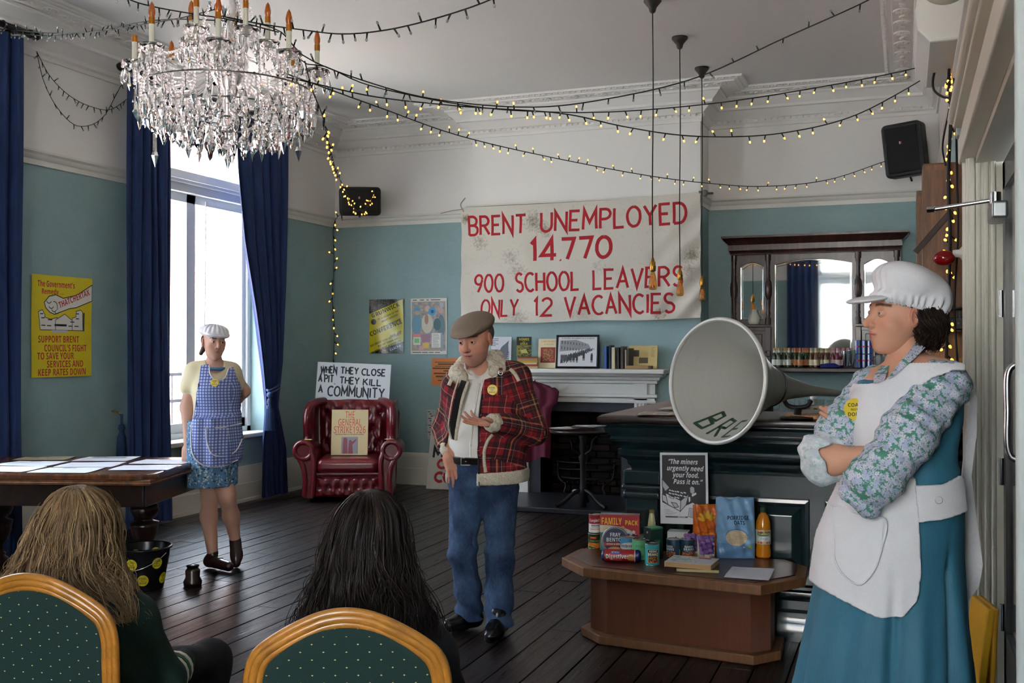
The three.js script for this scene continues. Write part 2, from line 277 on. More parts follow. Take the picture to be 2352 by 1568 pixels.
// ---------- street outside ----------
{
  const st = struct('street'); slabel(st, 'pale street far below the window', 'street');
  obj('road_surface', bx(-60, 40, -4.6, -4.5, -60, 50), mat(0xa4a4a2, 0.9), st);
  const b = thing('brick_house', 'red brick house across the street', 'building', [-19, -4.5, -20], 0);
  const br = tmat(dataTex(256, 256, (x, y) => { const r = Math.floor(y / 16), m = y % 16 < 2 || (x + (r % 2) * 16) % 32 < 2; const v = hash(Math.floor((x + (r % 2) * 16) / 32), r, 3) * 30; return m ? [190, 180, 165] : [160 + v, 100 + v * .6, 84 + v * .5]; }), 0.9);
  obj('wall', boxUV(bx(-8, 0, 0, 13, -16, 16), 2), br, b);
  obj('cornice', bx(-8, 0.3, 12.4, 13, -16, 16), mat(0xd8d2c4, .8), b);
  for (let i = 0; i < 8; i++) for (let j = 0; j < 4; j++) { const w = obj('window', bx(-0.05, 0.06, 1 + j * 3, 2.9 + j * 3, -14.5 + i * 4, -13.2 + i * 4), mat(0xe6e6e2, .6), b); obj('pane', bx(0.05, 0.08, 1.1 + j * 3, 2.8 + j * 3, -14.4 + i * 4, -13.3 + i * 4), mat(0x39434a, .1), w); obj('lintel', bx(-0.05, 0.1, 2.9 + j * 3, 3.2 + j * 3, -14.7 + i * 4, -13 + i * 4), mat(0xd8d2c4, .8), w); }
  const b2 = b.clone(); b2.name = numbered('brick_house'); b2.position.set(-4, -4.5, 22); b2.rotation.y = PI / 2; b2.children[0].material = mat(0xd0cdc8, .9); scene.add(b2); tagged(b2, 'pale rendered house behind the viewer across the other street', 'building');
}
// ---------- curtains ----------
const navyTex = dataTex(256, 256, (x, y) => { const n = (noise(x / 1.5, y / 7) - 0.5) * 12 + (noise(x / 30, y / 40) - 0.5) * 8; return [28 + n * .5, 50 + n * .8, 94 + n]; });
const navy = tmat(navyTex, 0.85, { sheen: 0.25, sheenColor: new THREE.Color(0x35527a), sheenRoughness: 0.5 });
function curtainGeo(edge, folds, y0, y1, depth, ph = 0) {   // edge(t): [zNear, zFar, squeeze] from bottom (t=0) to top (t=1)
  const f = (u, v) => { const [a, b, d] = edge(v), w = Math.sin(u * folds * 2 * PI + ph + Math.sin(v * 2.1) * .5) + 0.35 * Math.sin(u * folds * 4.6 * PI + 1.3 + ph); return [depth + w * 0.035 * d + 0.012 * Math.sin(v * 6 + u * 9), lerp(y0, y1, v), lerp(a, b, u) + 0.012 * d * Math.cos(u * folds * 2 * PI + ph)]; };
  return sheet(f, folds * 14, 50, 0.004, [1, 0, 0]);
}
function pole(z0, z1, label, group) {
  const p = thing('curtain_pole', label, 'pole', [0, 0, 0], 0, group), m = mat(0x1b1512, 0.35), x = -6.12, y = 3.9;
  obj('rod', seg([x, y, z0], [x, y, z1], 0.024, 12), m, p);
  for (const [z, s] of [[z0, 1], [z1, -1]]) obj('finial', tr(lathe([[0, -0.08], [0.018, -0.075], [0.034, -0.05], [0.038, -0.03], [0.024, -0.005], [0.034, 0.01], [0.03, 0.03], [0.02, 0.035]], 14), x, y, z + s * 0.02, s * -PI / 2, 0, 0).rotateX(0), m, p);
  for (const z of [z0 - 0.1, z1 + 0.1]) obj('bracket', [bx(XL, x, y - 0.012, y + 0.012, z - 0.012, z + 0.012), cyl(0.032, 0.032, 0.02, 0, 0, 0, 12).rotateZ(PI / 2).translate(XL + 0.01, y, z)], m, p);
  for (let k = 0; k < 7; k++) for (const s of [0, 1]) { const z = s ? z1 + 0.14 + k * 0.11 : z0 - 0.12 - k * 0.07; obj('ring', new THREE.TorusGeometry(0.034, 0.005, 6, 14).translate(x, y - 0.008, z), m, p); }
  return p;
}
pole(-7.05, -9.35, 'dark turned curtain pole above the middle window'); pole(-3.6, -6.02, 'dark curtain pole end at the left edge of the photograph'); 
function tieback(side, y, z, z2, label) {
  const t = thing('curtain_tieback', label, 'tieback', [0, 0, 0]); const m = mat(0x27406a, 0.7);
  obj('cord', [tube([[-6.26, y + 0.12, z2], [-6.12, y + 0.04, lerp(z2, z, .3)], [-6.03, y - 0.03, z + 0.02], [-6.08, y - 0.02, z - .02]], 0.013, 20, 7), tube([[-6.26, y + 0.1, z2], [-6.13, y + 0.0, lerp(z2, z, .3)], [-6.02, y - 0.06, z + 0.02]], 0.011, 18, 7)], m, t);
  obj('knot', sph(0.032, -6.02, y - 0.07, z + .02, 12, 8), m, t);
  const s = obj('tassel', lathe([[0.004, 0], [0.022, -0.01], [0.03, -0.04], [0.018, -0.07], [0.034, -0.085], [0.03, -0.1], [0.036, -0.12], [0.046, -0.32], [0.0, -0.325]], 16), mat(0x1d3358, 0.85), t); s.position.set(-6.02, y - 0.1, z + .02);
  obj('fringe', merge(Array.from({ length: 26 }, (_, i) => seg([0.038 * Math.cos(i * .25), -0.11, 0.038 * Math.sin(i * .25)], [0.05 * Math.cos(i * .25), -0.33, 0.05 * Math.sin(i * .25)], 0.004, 4))), m, s).userData.kind = 'stuff';
}
const single_c = (label, g) => single('curtain', label, 'curtain', g, navy);
single_c('navy curtain hanging straight on the left of the window', curtainGeo(t => [-7.07, lerp(-7.68, -7.62, t), 1], 5, 0.03, 3.84, -6.13));
const cb = t => { const y = lerp(0.03, 3.84, t), near = interp([[0.03, -9.3], [0.6, -9.3], [0.95, -9.36], [1.3, -9.3], [1.9, -9.17], [2.6, -8.98], [3.3, -8.86], [3.84, -8.8]], y), far = interp([[0.03, -9.78], [0.5, -9.76], [0.95, -9.62], [1.4, -9.7], [2.2, -9.74], [3.84, -9.76]], y); return [near * .971, far * .971, interp([[0, .8], [0.95, 0.45], [1.6, .8], [3.84, 1]], y)]; };
single_c('navy curtain tied back on the right of the window', curtainGeo(cb, 5, 0.03, 3.84, -6.12, 1));
single_c('navy curtain cut off by the left edge of the photograph', curtainGeo(t => [-5.3, -5.93, 1], 5, 0.03, 3.84, -6.12, 2));
tieback(1, 1.15, -9.05, -9.5, 'blue rope tieback with tassel on the right curtain');
{ const t = thing('curtain_tieback', 'blue tassel hanging beside the left curtain', 'tieback', [-6.18, 0.92, -7.08]), m = mat(0x27406a, 0.7);
  obj('hook', tube([[-.1, .1, 0], [-.03, .09, 0], [0, .06, 0]], .008, 8, 6), brass, t); obj('cord', seg([0, .08, 0], [0, 0, 0], .012), m, t);
  obj('tassel', lathe([[0.004, 0], [0.022, -0.01], [0.03, -0.04], [0.018, -0.07], [0.036, -0.12], [0.046, -0.32], [0.0, -0.325]], 16), mat(0x1d3358, 0.85), t); }
// curtain of the window behind the viewer, mirrored in the back bar
single('curtain', 'navy curtain behind the viewer mirrored in the back bar', 'curtain', sheet((u, v) => [lerp(-2.45, -1.78, u), lerp(0.03, 3.84, v), ZF - 0.16 + 0.03 * Math.sin(u * 30)], 60, 4, 0.004), navy);
// ---------- double door in the right wall ----------
{
  const d = struct('door_1'); slabel(d, 'dark glazed double door with white moulded frame', 'door');
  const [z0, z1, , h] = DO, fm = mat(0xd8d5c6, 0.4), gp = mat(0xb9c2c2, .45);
  const ap = (z, s, name, m) => obj(name, [rbox(0.03, h + 0.1, 0.14, XR - 0.015, h / 2 + 0.05, z + s * 0.07, 0.008), rbox(0.05, h + 0.1, 0.03, XR - 0.025, h / 2 + 0.05, z + s * 0.135, 0.012), rbox(0.04, h + 0.02, 0.02, XR - 0.02, h / 2, z + s * 0.02, 0.008)], m, d);
  ap(z0, -1, 'architrave', fm); ap(z1, 1, 'architrave', gp);
  obj('jamb_moulding', [0.0, 0.03, 0.058].map(k => rbox(0.022, h, 0.03 + k * 0.4, XR + 0.012 + k, h / 2, z0 + 0.02 + k * 0.2, 0.009)), fm, d);
  obj('door_head', [rbox(0.07, 0.12, z1 - z0 + 0.36, XR - 0.03, h + 0.06, (z0 + z1) / 2, 0.01), rbox(0.05, 0.1, z1 - z0 + 0.3, XR - 0.02, h + 0.15, (z0 + z1) / 2), rbox(0.12, 0.05, z1 - z0 + 0.48, XR - 0.05, h + 0.225, (z0 + z1) / 2, 0.02), rbox(0.09, 0.03, z1 - z0 + 0.42, XR - 0.04, h + 0.195, (z0 + z1) / 2)], fm, d);
  obj('door_lining', [bx(XR, XR + 0.25, 0, h, z0 - 0.001, z0 + 0.03), bx(XR, XR + 0.25, 0, h, z1 - 0.03, z1 + 0.001), bx(XR, XR + 0.25, h - 0.03, h, z0, z1)], fm, d);
  const leaf = (a, b, hinge) => {
    const l = obj('door_leaf', [bx(XR + 0.11, XR + 0.155, 0.01, h - 0.04, a, a + 0.11), bx(XR + 0.11, XR + 0.155, 0.01, h - 0.04, b - 0.11, b), bx(XR + 0.11, XR + 0.155, 0.01, 0.3, a, b), bx(XR + 0.11, XR + 0.155, h - 0.16, h - 0.04, a, b)], mat(0x23282a, 0.3), d);
    obj('glass_panel', bx(XR + 0.125, XR + 0.14, 0.3, h - 0.16, a + 0.11, b - 0.11), darkGlass, l);
    for (const y of [0.35, 1.0, 1.75]) obj('hinge', seg([XR + 0.1, y - 0.06, hinge + .02], [XR + 0.1, y + 0.06, hinge + .02], 0.011, 10), chrome, l);
    return l;
  };
  const m = (z0 + z1) / 2, l1 = leaf(z0 + 0.035, m - 0.004, z0 + 0.03); leaf(m + 0.004, z1 - 0.035, z1 - 0.03);
  obj('pull_handle', tube([[XR + 0.11, 1.49, m - 0.1], [XR + 0.07, 1.49, m - 0.1], [XR + 0.05, 1.47, m - 0.1], [XR + 0.045, 1.32, m - 0.1], [XR + 0.05, 1.17, m - 0.1], [XR + 0.07, 1.15, m - 0.1], [XR + 0.11, 1.15, m - 0.1]], 0.012, 40, 10), chrome, l1);
  const c = thing('door_closer', 'silver door closer with a long arm on the dark door', 'door closer', [XR + .07, 2.13, z0 + 0.45]);
  obj('closer_body', rbox(0.06, 0.07, 0.24, -0.02, -0.03, 0.1, 0.012), mat(0x9da3a6, .35, { metalness: .8 }), c);
  obj('arm', [seg([-0.03, 0.02, 0.12], [-0.25, 0.02, -0.1], 0.009), seg([-0.25, 0.02, -0.1], [-.28, .02, -.11], .014)], chrome, c); obj('elbow', seg([-0.03, 0.0, 0.12], [-0.03, 0.05, 0.12], 0.022, 12), chrome, c);
}
// ---------- wood textures ----------
function woodTex(r, g, b, c = 1, k = 0) { return dataTex(256, 512, (x, y) => { const n = fbm(x / 7 + k, y / 130 + k, 4) - 0.45, f = noise(x / 1.3 + k, y / 40) - 0.5; const v = 1 + c * (n * 1.1 + f * 0.3); return [r * v, g * v, b * v]; }); }
const mahog = tmat(woodTex(60, 36, 30, 1), 0.3, { clearcoat: 0.4, clearcoatRoughness: 0.2 }), darkWood = tmat(woodTex(38, 23, 18, 1, 9), 0.28, { clearcoat: 0.4, clearcoatRoughness: 0.25 });
const oak = tmat(woodTex(112, 74, 44, .55, 3), 0.5), tableWood = tmat(woodTex(104, 58, 36, .13, 5), 0.4), edgeWood = tmat(woodTex(112, 76, 46, .3, 15), 0.45), tanWood = tmat(woodTex(160, 112, 66, .8, 7), 0.5);
const barGreen = mat(0x14282c, 0.22, { clearcoat: 0.6, clearcoatRoughness: 0.12, bumpMap: plasterBump, bumpScale: 0.001 });
const iron = mat(0x17181a, 0.45, { metalness: 0.3 });
// ---------- fireplace ----------
{
  const f = struct('fireplace'); slabel(f, 'white timber fireplace surround with mantel shelf and slate inset', 'fireplace');
  const z = ZC, W = mat(0xd9d7d0, 0.4);
  const fl = (x0, x1) => { const p = obj('pilaster', [bx(x0, x1, 0, 1.2, z, z + 0.06), bx(x0 - 0.01, x1 + 0.01, 0, 0.16, z, z + 0.085), bx(x0 - 0.005, x1 + 0.005, 1.05, 1.2, z, z + 0.08)], W, f); for (let k = 0; k < 3; k++) obj('flute', rbox(0.022, 0.8, 0.02, lerp(x0, x1, (k + 0.75) / 3.5), 0.6, z + 0.065, 0.009), W, p); };
  fl(-3.84, -3.7); fl(-2.56, -2.43);
  obj('frieze', sweep([[0, 1.0], [0.07, 1.0], [0.075, 1.02], [0.06, 1.03], [0.06, 1.045], [0.09, 1.06], [0.085, 1.085], [0.065, 1.09], [0.065, 1.19], [0.09, 1.2], [0.09, 1.225], [0.12, 1.235], [0.13, 1.26], [0.16, 1.275], [0.17, 1.3], [0, 1.3]], [[-3.86, ZB + 0.4], [-3.86, z], [-2.41, z], [-2.41, ZB + 0.4]], -1), W, f);
  obj('mantel_shelf', rbox(1.86, 0.045, 0.3, -3.135, 1.322, z + 0.15, 0.012), W, f);
  const sl = mat(0x2a2d33, 0.45);
  obj('slate_inset', [bx(-3.7, -3.57, 0, 1.0, z, z + 0.03), bx(-2.7, -2.56, 0, 1.0, z, z + 0.03), bx(-3.57, -2.7, 0.9, 1.0, z, z + 0.03)], sl, f);
  obj('hearth_slab', rbox(1.9, 0.05, 1.05, -3.13, 0.025, z + 0.5, 0.01), mat(0x22242a, 0.35), f);
  obj('firebox', [bx(-3.6, -2.68, 0, 0.02, z - 0.42, z), bx(-3.62, -3.57, 0, 1, z - 0.42, z), bx(-2.72, -2.66, 0, 1, z - 0.42, z), bx(-3.62, -2.66, 0, 1, z - 0.44, z - 0.4)], mat(0x0e0c0b, 0.95), f);
  const bm = [0x1d1512, 0x261a14, 0x15110f, 0x2c2019].map(c => mat(c, 0.9)), bg = rbox(0.205, 0.062, 0.05, 0, 0, 0, 0.006, 1);
  for (let r = 0; r < 12; r++) for (let k = 0; k < 4; k++) { const b = obj('brick', bg, bm[Math.floor(rnd() * 4)], f); b.position.set(-3.47 + k * 0.218 + (r % 2 ? 0.07 : 0), 0.06 + r * 0.073, z - 0.385 + rr(0, 0.01)); }
}
{
  const g = thing('fire_grate', 'black iron basket grate in the fireplace', 'grate', [-3.12, 0.05, ZC - 0.12]);
  for (const [y, r] of [[0.32, 0.31], [0.25, 0.3], [0.16, 0.26]]) obj('hoop', tube(Array.from({ length: 13 }, (_, i) => { const a = PI * i / 12; return [Math.cos(a) * r, y, Math.sin(a) * 0.14]; }), 0.011, 30, 6), iron, g);
  for (const s of [-1, 1]) obj('leg', tube([[s * 0.31, 0.34, 0], [s * 0.29, 0.15, 0.02], [s * 0.2, 0.08, 0.05], [s * 0.22, 0, 0.06]], 0.013, 12, 6), iron, g);
  for (let k = 0; k < 9; k++) obj('bar', seg([-0.22 + k * 0.055, 0.1, -0.12], [-0.22 + k * 0.055, 0.12, 0.12], 0.008, 6), iron, g);
  single('paper_scrap', 'crumpled white paper scrap below the grate', 'paper', new THREE.IcosahedronGeometry(0.035, 1).scale(1.2, 0.6, 1).translate(0, 0.072, 0), mat(0xc9c4bb, 0.9), [-3.2, 0, ZC - .02]);
}
// ---------- bar ----------
const BX = -1.44, BZ = -5.79, CT = 1.18;
{
  const b = thing('bar_counter', 'dark green panelled bar with mahogany counter', 'bar', [0, 0, 0]);
  const path = [[XR - 0.005, BZ], [BX, BZ], [BX, -8.1]];
  obj('bar_front', sweep([[0.09, 0], [0.09, 0.085], [0.075, 0.11], [0.075, 0.15], [0.06, 0.165], [0.06, 0.21], [0.045, 0.225], [0.04, 0.25], [0.02, 0.26], [0.02, 0.275], [0, 0.285], [0, 0.86], [0.012, 0.865], [0.015, 0.885], [0.03, 0.9], [0.035, 0.925], [0.06, 0.94], [0.075, 0.96], [0.075, 0.985], [0.06, 0.99], [0.065, 1.0], [0.1, 1.02], [0.115, 1.045], [0.105, 1.06], [0.11, 1.07], [0.135, 1.085], [0.14, 1.11], [0.12, 1.125], [0.12, 1.135]], path), barGreen, b);
  obj('counter', [sweep([[0.1, 1.13], [0.155, 1.132], [0.168, 1.14], [0.172, 1.155], [0.168, 1.17], [0.15, CT], [-0.5, CT]], path), bx(-0.9, XR - 0.005, CT - 0.05, CT - 0.002, BZ - 0.5, BZ + .1)], darkWood, b);
  obj('inner_side', [bx(BX + 0.5, XR - .005, 0, CT - 0.05, BZ - 0.52, BZ - 0.5), bx(BX + 0.48, BX + 0.5, 0, CT - 0.05, -8.1, BZ - 0.5), bx(BX, BX + 0.5, 0, CT - 0.01, -8.12, -8.1)], mat(0x171412, 0.7), b);
  // fielded panels
  const pw = 0.3, y0 = 0.34, y1 = 0.74, raised = (w) => { const h = w / 2, f = (ins, z) => [[-h + ins, y0 + ins, z], [h - ins, y0 + ins, z], [h - ins, y1 - ins, z], [-h + ins, y1 - ins, z]], R = [f(0, 0.028), f(0.018, 0.03), f(0.03, 0.012), f(0.04, 0.008), f(0.085, 0.03), f(0.09, 0.031)], pos = []; const q = (a, b, c, d) => pos.push(...a, ...b, ...c, ...a, ...c, ...d); for (let r = 0; r < R.length - 1; r++) for (let k = 0; k < 4; k++) q(R[r][k], R[r][(k + 1) % 4], R[r + 1][(k + 1) % 4], R[r + 1][k]); const L = R[R.length - 1]; q(L[0], L[1], L[2], L[3]); const o = f(-0.004, 0); for (let k = 0; k < 4; k++) q(o[k], o[(k + 1) % 4], R[0][(k + 1) % 4], R[0][k]); const g = new THREE.BufferGeometry(); g.setAttribute('position', new THREE.Float32BufferAttribute(pos, 3)); g.computeVertexNormals(); return nz(g); };
  const pg = raised(pw); for (let k = 0; k < 4; k++) { const m = obj('panel', pg, barGreen, b); m.position.set(-1.02 + k * 0.385, 0, BZ - 0.001); }
  for (let k = 0; k < 5; k++) { const m = obj('panel', pg, barGreen, b); m.rotation.y = -PI / 2; m.position.set(BX + .001, 0, BZ - 0.45 - k * 0.42); }
  obj('pilaster', [rbox(0.2, 0.5, 0.1, BX + 0.06, 0.55, BZ + 0.02, 0.02), rbox(0.23, 0.03, 0.13, BX + 0.06, 0.775, BZ + 0.02, 0.014), rbox(0.22, 0.05, 0.12, BX + 0.06, 0.73, BZ + 0.02, 0.02), rbox(0.21, 0.08, 0.11, BX + 0.06, 0.83, BZ + 0.02, 0.01), rbox(0.23, 0.06, 0.13, BX + 0.06, 0.31, BZ + 0.02, 0.02)], barGreen, b);
}
// ---------- megaphone ----------
{
  const Mc = at(1645, 874, 5.12), T = at(1950, 906, 5.78), a = Mc.clone().sub(T), L = a.length(); a.normalize();
  const e1 = a.clone().cross(V(0, 1, 0)).normalize(), e2 = e1.clone().cross(a).normalize();
  const h = thing('megaphone', 'large grey metal loudhailer horn lettered in green on the bar', 'megaphone', [T.x, T.y, T.z]);
  h.quaternion.setFromRotationMatrix(new THREE.Matrix4().makeBasis(e1, a, e2));
  const rad = t => interp([[0, 0.014], [0.3, 0.028], [0.5, 0.06], [0.68, 0.118], [0.8, 0.178], [0.92, 0.255], [1, 0.302]], t), N = 30;
  const pr = d => Array.from({ length: N + 1 }, (_, i) => [Math.max(0.004, rad(i / N) - d), L * i / N]);
  const steel = tmat(dataTex(512, 256, (x, y) => { const n = (noise(x / 2, y / 90) - 0.5) * 14 + (fbm(x / 40, y / 40) - 0.5) * 30; return [168 + n, 168 + n, 163 + n]; }), 0.5, { metalness: 0.55 });
  obj('outer_cone', lathe(pr(0), 64), mat(0x8b918c, 0.42, { metalness: 0.6 }), h);
  const inner = tmat(canvasTex(2048, 1024, (c, w, hh) => {
    c.fillStyle = '#b9b8b1'; c.fillRect(0, 0, w, hh); for (let i = 0; i < 2600; i++) { c.globalAlpha = 0.05; c.fillStyle = rnd() > .5 ? '#fff' : '#555'; c.fillRect(rnd() * w, rnd() * hh, rr(20, 160), 1.5); } c.globalAlpha = .5; for (let i = 0; i < 40; i++) { c.strokeStyle = '#6b6a66'; c.beginPath(); const x = rnd() * w, y = rnd() * hh; c.moveTo(x, y); c.lineTo(x + rr(-20, 20), y + rr(-14, 14)); c.stroke(); } c.globalAlpha = 1;
    c.save(); c.translate(w * 0.5, 0); c.scale(1, -1); c.translate(-w * 0.5, 0);
    c.lineWidth = 17; c.strokeStyle = '#1d4026'; c.lineCap = 'round'; c.lineJoin = 'round';
    const G = { B: [[0, 0, 0, 1], [0, 1, .6, .95, .65, .6, 0, .52], [0, .52, .75, .45, .7, .05, 0, 0]], R: [[0, 0, 0, 1], [0, 1, .7, .95, .7, .5, 0, .48], [.2, .48, .75, 0]], E: [[.6, 0, 0, 0], [0, 0, 0, 1], [0, 1, .6, 1], [0, .5, .5, .5]], N: [[0, 0, 0, 1], [0, 1, .7, 0], [.7, 0, .7, 1]], T: [[.4, 0, .4, 1], [0, 1, .8, 1]] };
    [...'BRENT'].forEach((ch, i) => { const X = w * (0.395 + i * 0.058), Y = -46, S = 84, SH = 135; for (const s of G[ch]) { c.beginPath(); for (let k = 0; k < s.length; k += 2) { const p = [X + s[k] * S, Y - SH + (1 - s[k + 1]) * SH]; k ? c.lineTo(...p) : c.moveTo(...p); } c.stroke(); } });
    c.restore();
    c.fillStyle = '#1c2b22'; for (const [u, v] of [[0.70, 0.62], [0.725, 0.6], [0.75, 0.6]]) { c.fillRect(w * u, hh * v, 16, 120); }
  }), 0.5, { metalness: 0.15 });
  const ig = lathe(pr(0.004), 96); obj('inner_cone', ig, inner, h);
  obj('rim', new THREE.TorusGeometry(0.303, 0.011, 10, 80).rotateX(PI / 2).translate(0, L, 0), mat(0xc9c8c2, 0.4, { metalness: 0.3 }), h);
  obj('seam_band', new THREE.TorusGeometry(rad(0.62) + 0.002, 0.005, 8, 48).rotateX(PI / 2).translate(0, L * 0.62, 0), mat(0x4d4640, 0.5, { metalness: 0.5 }), h);
  obj('mouthpiece', lathe([[0.014, 0], [0.022, -0.03], [0.03, -0.05], [0.0, -0.052]], 16), black, h);
  const sp = T.clone().lerp(Mc, 0.45), s = thing('horn_stand', 'black stand under the loudhailer horn', 'stand', [sp.x + .02, CT, sp.z - .02]);
  obj('base', lathe([[0, 0], [0.09, 0], [0.09, 0.012], [0.02, 0.02], [0.018, 0.06], [0, .06]], 20), black, s); obj('cradle', tube([[-0.07, 0.1, 0], [-0.05, 0.07, 0], [0, 0.06, 0], [0.05, 0.07, 0], [0.07, 0.1, 0]], 0.012, 16, 8), black, s);
}
// ---------- back bar with mirrors ----------
{
  const b = thing('back_bar', 'carved mahogany back bar with arched mirrors', 'back bar', [0, 0, ZB]);
  const arch = (x0, x1, y0, y1, rise, n = 12) => { const p = [[x0, y0], [x1, y0]]; for (let i = 0; i <= n; i++) { const t = i / n; p.push([lerp(x1, x0, t), y1 - rise + rise * Math.sin(PI * t)]); } return p; };
  const mirror = mat(0xeef2f2, 0.02, { metalness: 1 });
  const MC = [-1.225, -0.485, 1.40, 2.44], ML = [-1.565, -1.325, 1.84, 2.42], MR = [-0.38, -0.13, 1.84, 2.42];
  const holes = [[MC, .05], [ML, .05], [MR, .05]].map(([m, r]) => arch(...m, r));
  obj('back_board', extr([[-1.65, 1.36], [-0.04, 1.36], [-0.04, 2.52], [-1.65, 2.52]], 0.05, 0.004, holes).translate(0, 0, 0.05), mahog, b);
  for (const [m, r] of [[MC, .05], [ML, .05], [MR, .05]]) {
    obj('mirror', extr(arch(m[0] - .01, m[1] + .01, m[2] - .01, m[3] + .01, r), 0.006).translate(0, 0, 0.04), mirror, b);
    const o = arch(...m, r), i = arch(m[0] + 0.018, m[1] - 0.018, m[2] + 0.018, m[3] - 0.018, r); obj('mirror_bevel', extr(o, 0.008, 0.003, [i]).translate(0, 0, 0.05), mat(0xf4f6ee, 0.04, { metalness: 1 }), b);
  }
  obj('top_cornice', [sweep([[0, 2.49], [0.03, 2.49], [0.035, 2.52], [0.045, 2.53], [0.045, 2.585], [0.06, 2.6], [0.09, 2.63], [0.1, 2.645], [0.11, 2.65], [0.11, 2.67], [0, 2.67]], [[-1.62, 0], [-1.62, 0.16], [-0.07, 0.16], [-0.07, 0]], -1), bx(-1.72, 0.03, 2.665, 2.672, 0, 0.26), bx(-1.65, -0.04, 2.49, 2.66, 0, 0.16)], mahog, b);
  const colP = [[0.03, 0], [0.03, 0.06], [0.018, 0.07], [0.02, 0.1], [0.026, 0.115], [0.018, 0.13], [0.022, 0.2], [0.026, 0.23], [0.02, 0.25], [0.036, 0.29], [0.04, 0.36], [0.034, 0.42], [0.02, 0.45], [0.024, 0.47], [0.018, 0.5], [0.02, 0.6], [0.026, 0.615], [0.018, 0.63], [0.03, 0.64], [0.03, 0.72]];
  for (const x of [-1.62, -1.285, -0.43, -0.075]) obj('turned_column', lathe(colP, 14, x, 1.79, 0.13), mahog, b);
  for (const x of [-1.62, -1.285, -0.43, -0.075]) obj('bracket', [rbox(0.06, 0.4, 0.05, x, 1.57, 0.12, 0.008), rbox(0.05, 0.06, 0.05, x, 1.5, 0.15, 0.008)], mahog, b);
  for (const [x0, x1] of [[-1.64, -1.26], [-0.45, -0.05]]) { obj('small_shelf', rbox(x1 - x0, 0.03, 0.16, (x0 + x1) / 2, 1.775, 0.13, 0.008), mahog, b); const w = x1 - x0 - 0.1; obj('carved_panel', [rbox(w, 0.3, 0.02, (x0 + x1) / 2, 1.58, 0.105, 0.006), rbox(w - 0.07, 0.23, 0.02, (x0 + x1) / 2, 1.58, 0.118, 0.008)], mahog, b); }
  obj('long_shelf', rbox(1.72, 0.045, 0.34, -0.83, 1.34, 0.17, 0.01), darkWood, b);
  const c = thing('back_counter', 'low dark counter under the back bar shelf', 'counter', [-0.7, 0, ZB + 0.3]); obj('cabinet', bx(-0.92, 0.95, 0, 0.9, -0.29, 0.24), mat(0x15120f, 0.6), c); obj('worktop', rbox(1.9, 0.04, 0.58, 0.02, 0.92, 0, 0.006), darkWood, c);
  for (let k = 0; k < 4; k++) obj('door', rbox(0.43, 0.8, 0.02, -0.69 + k * 0.46, 0.46, 0.25, 0.006), mat(0x1b1714, 0.5), c);
}
single('ceramic_vase', 'small cream ceramic vase on the mirror shelf', 'vase', lathe([[0, 0], [0.045, 0], [0.058, 0.03], [0.05, 0.08], [0.028, 0.12], [0.022, 0.15], [0.0, 0.15]], 18), mat(0xd8d4c2, 0.3), [-1.42, 1.79, ZB + 0.16]);
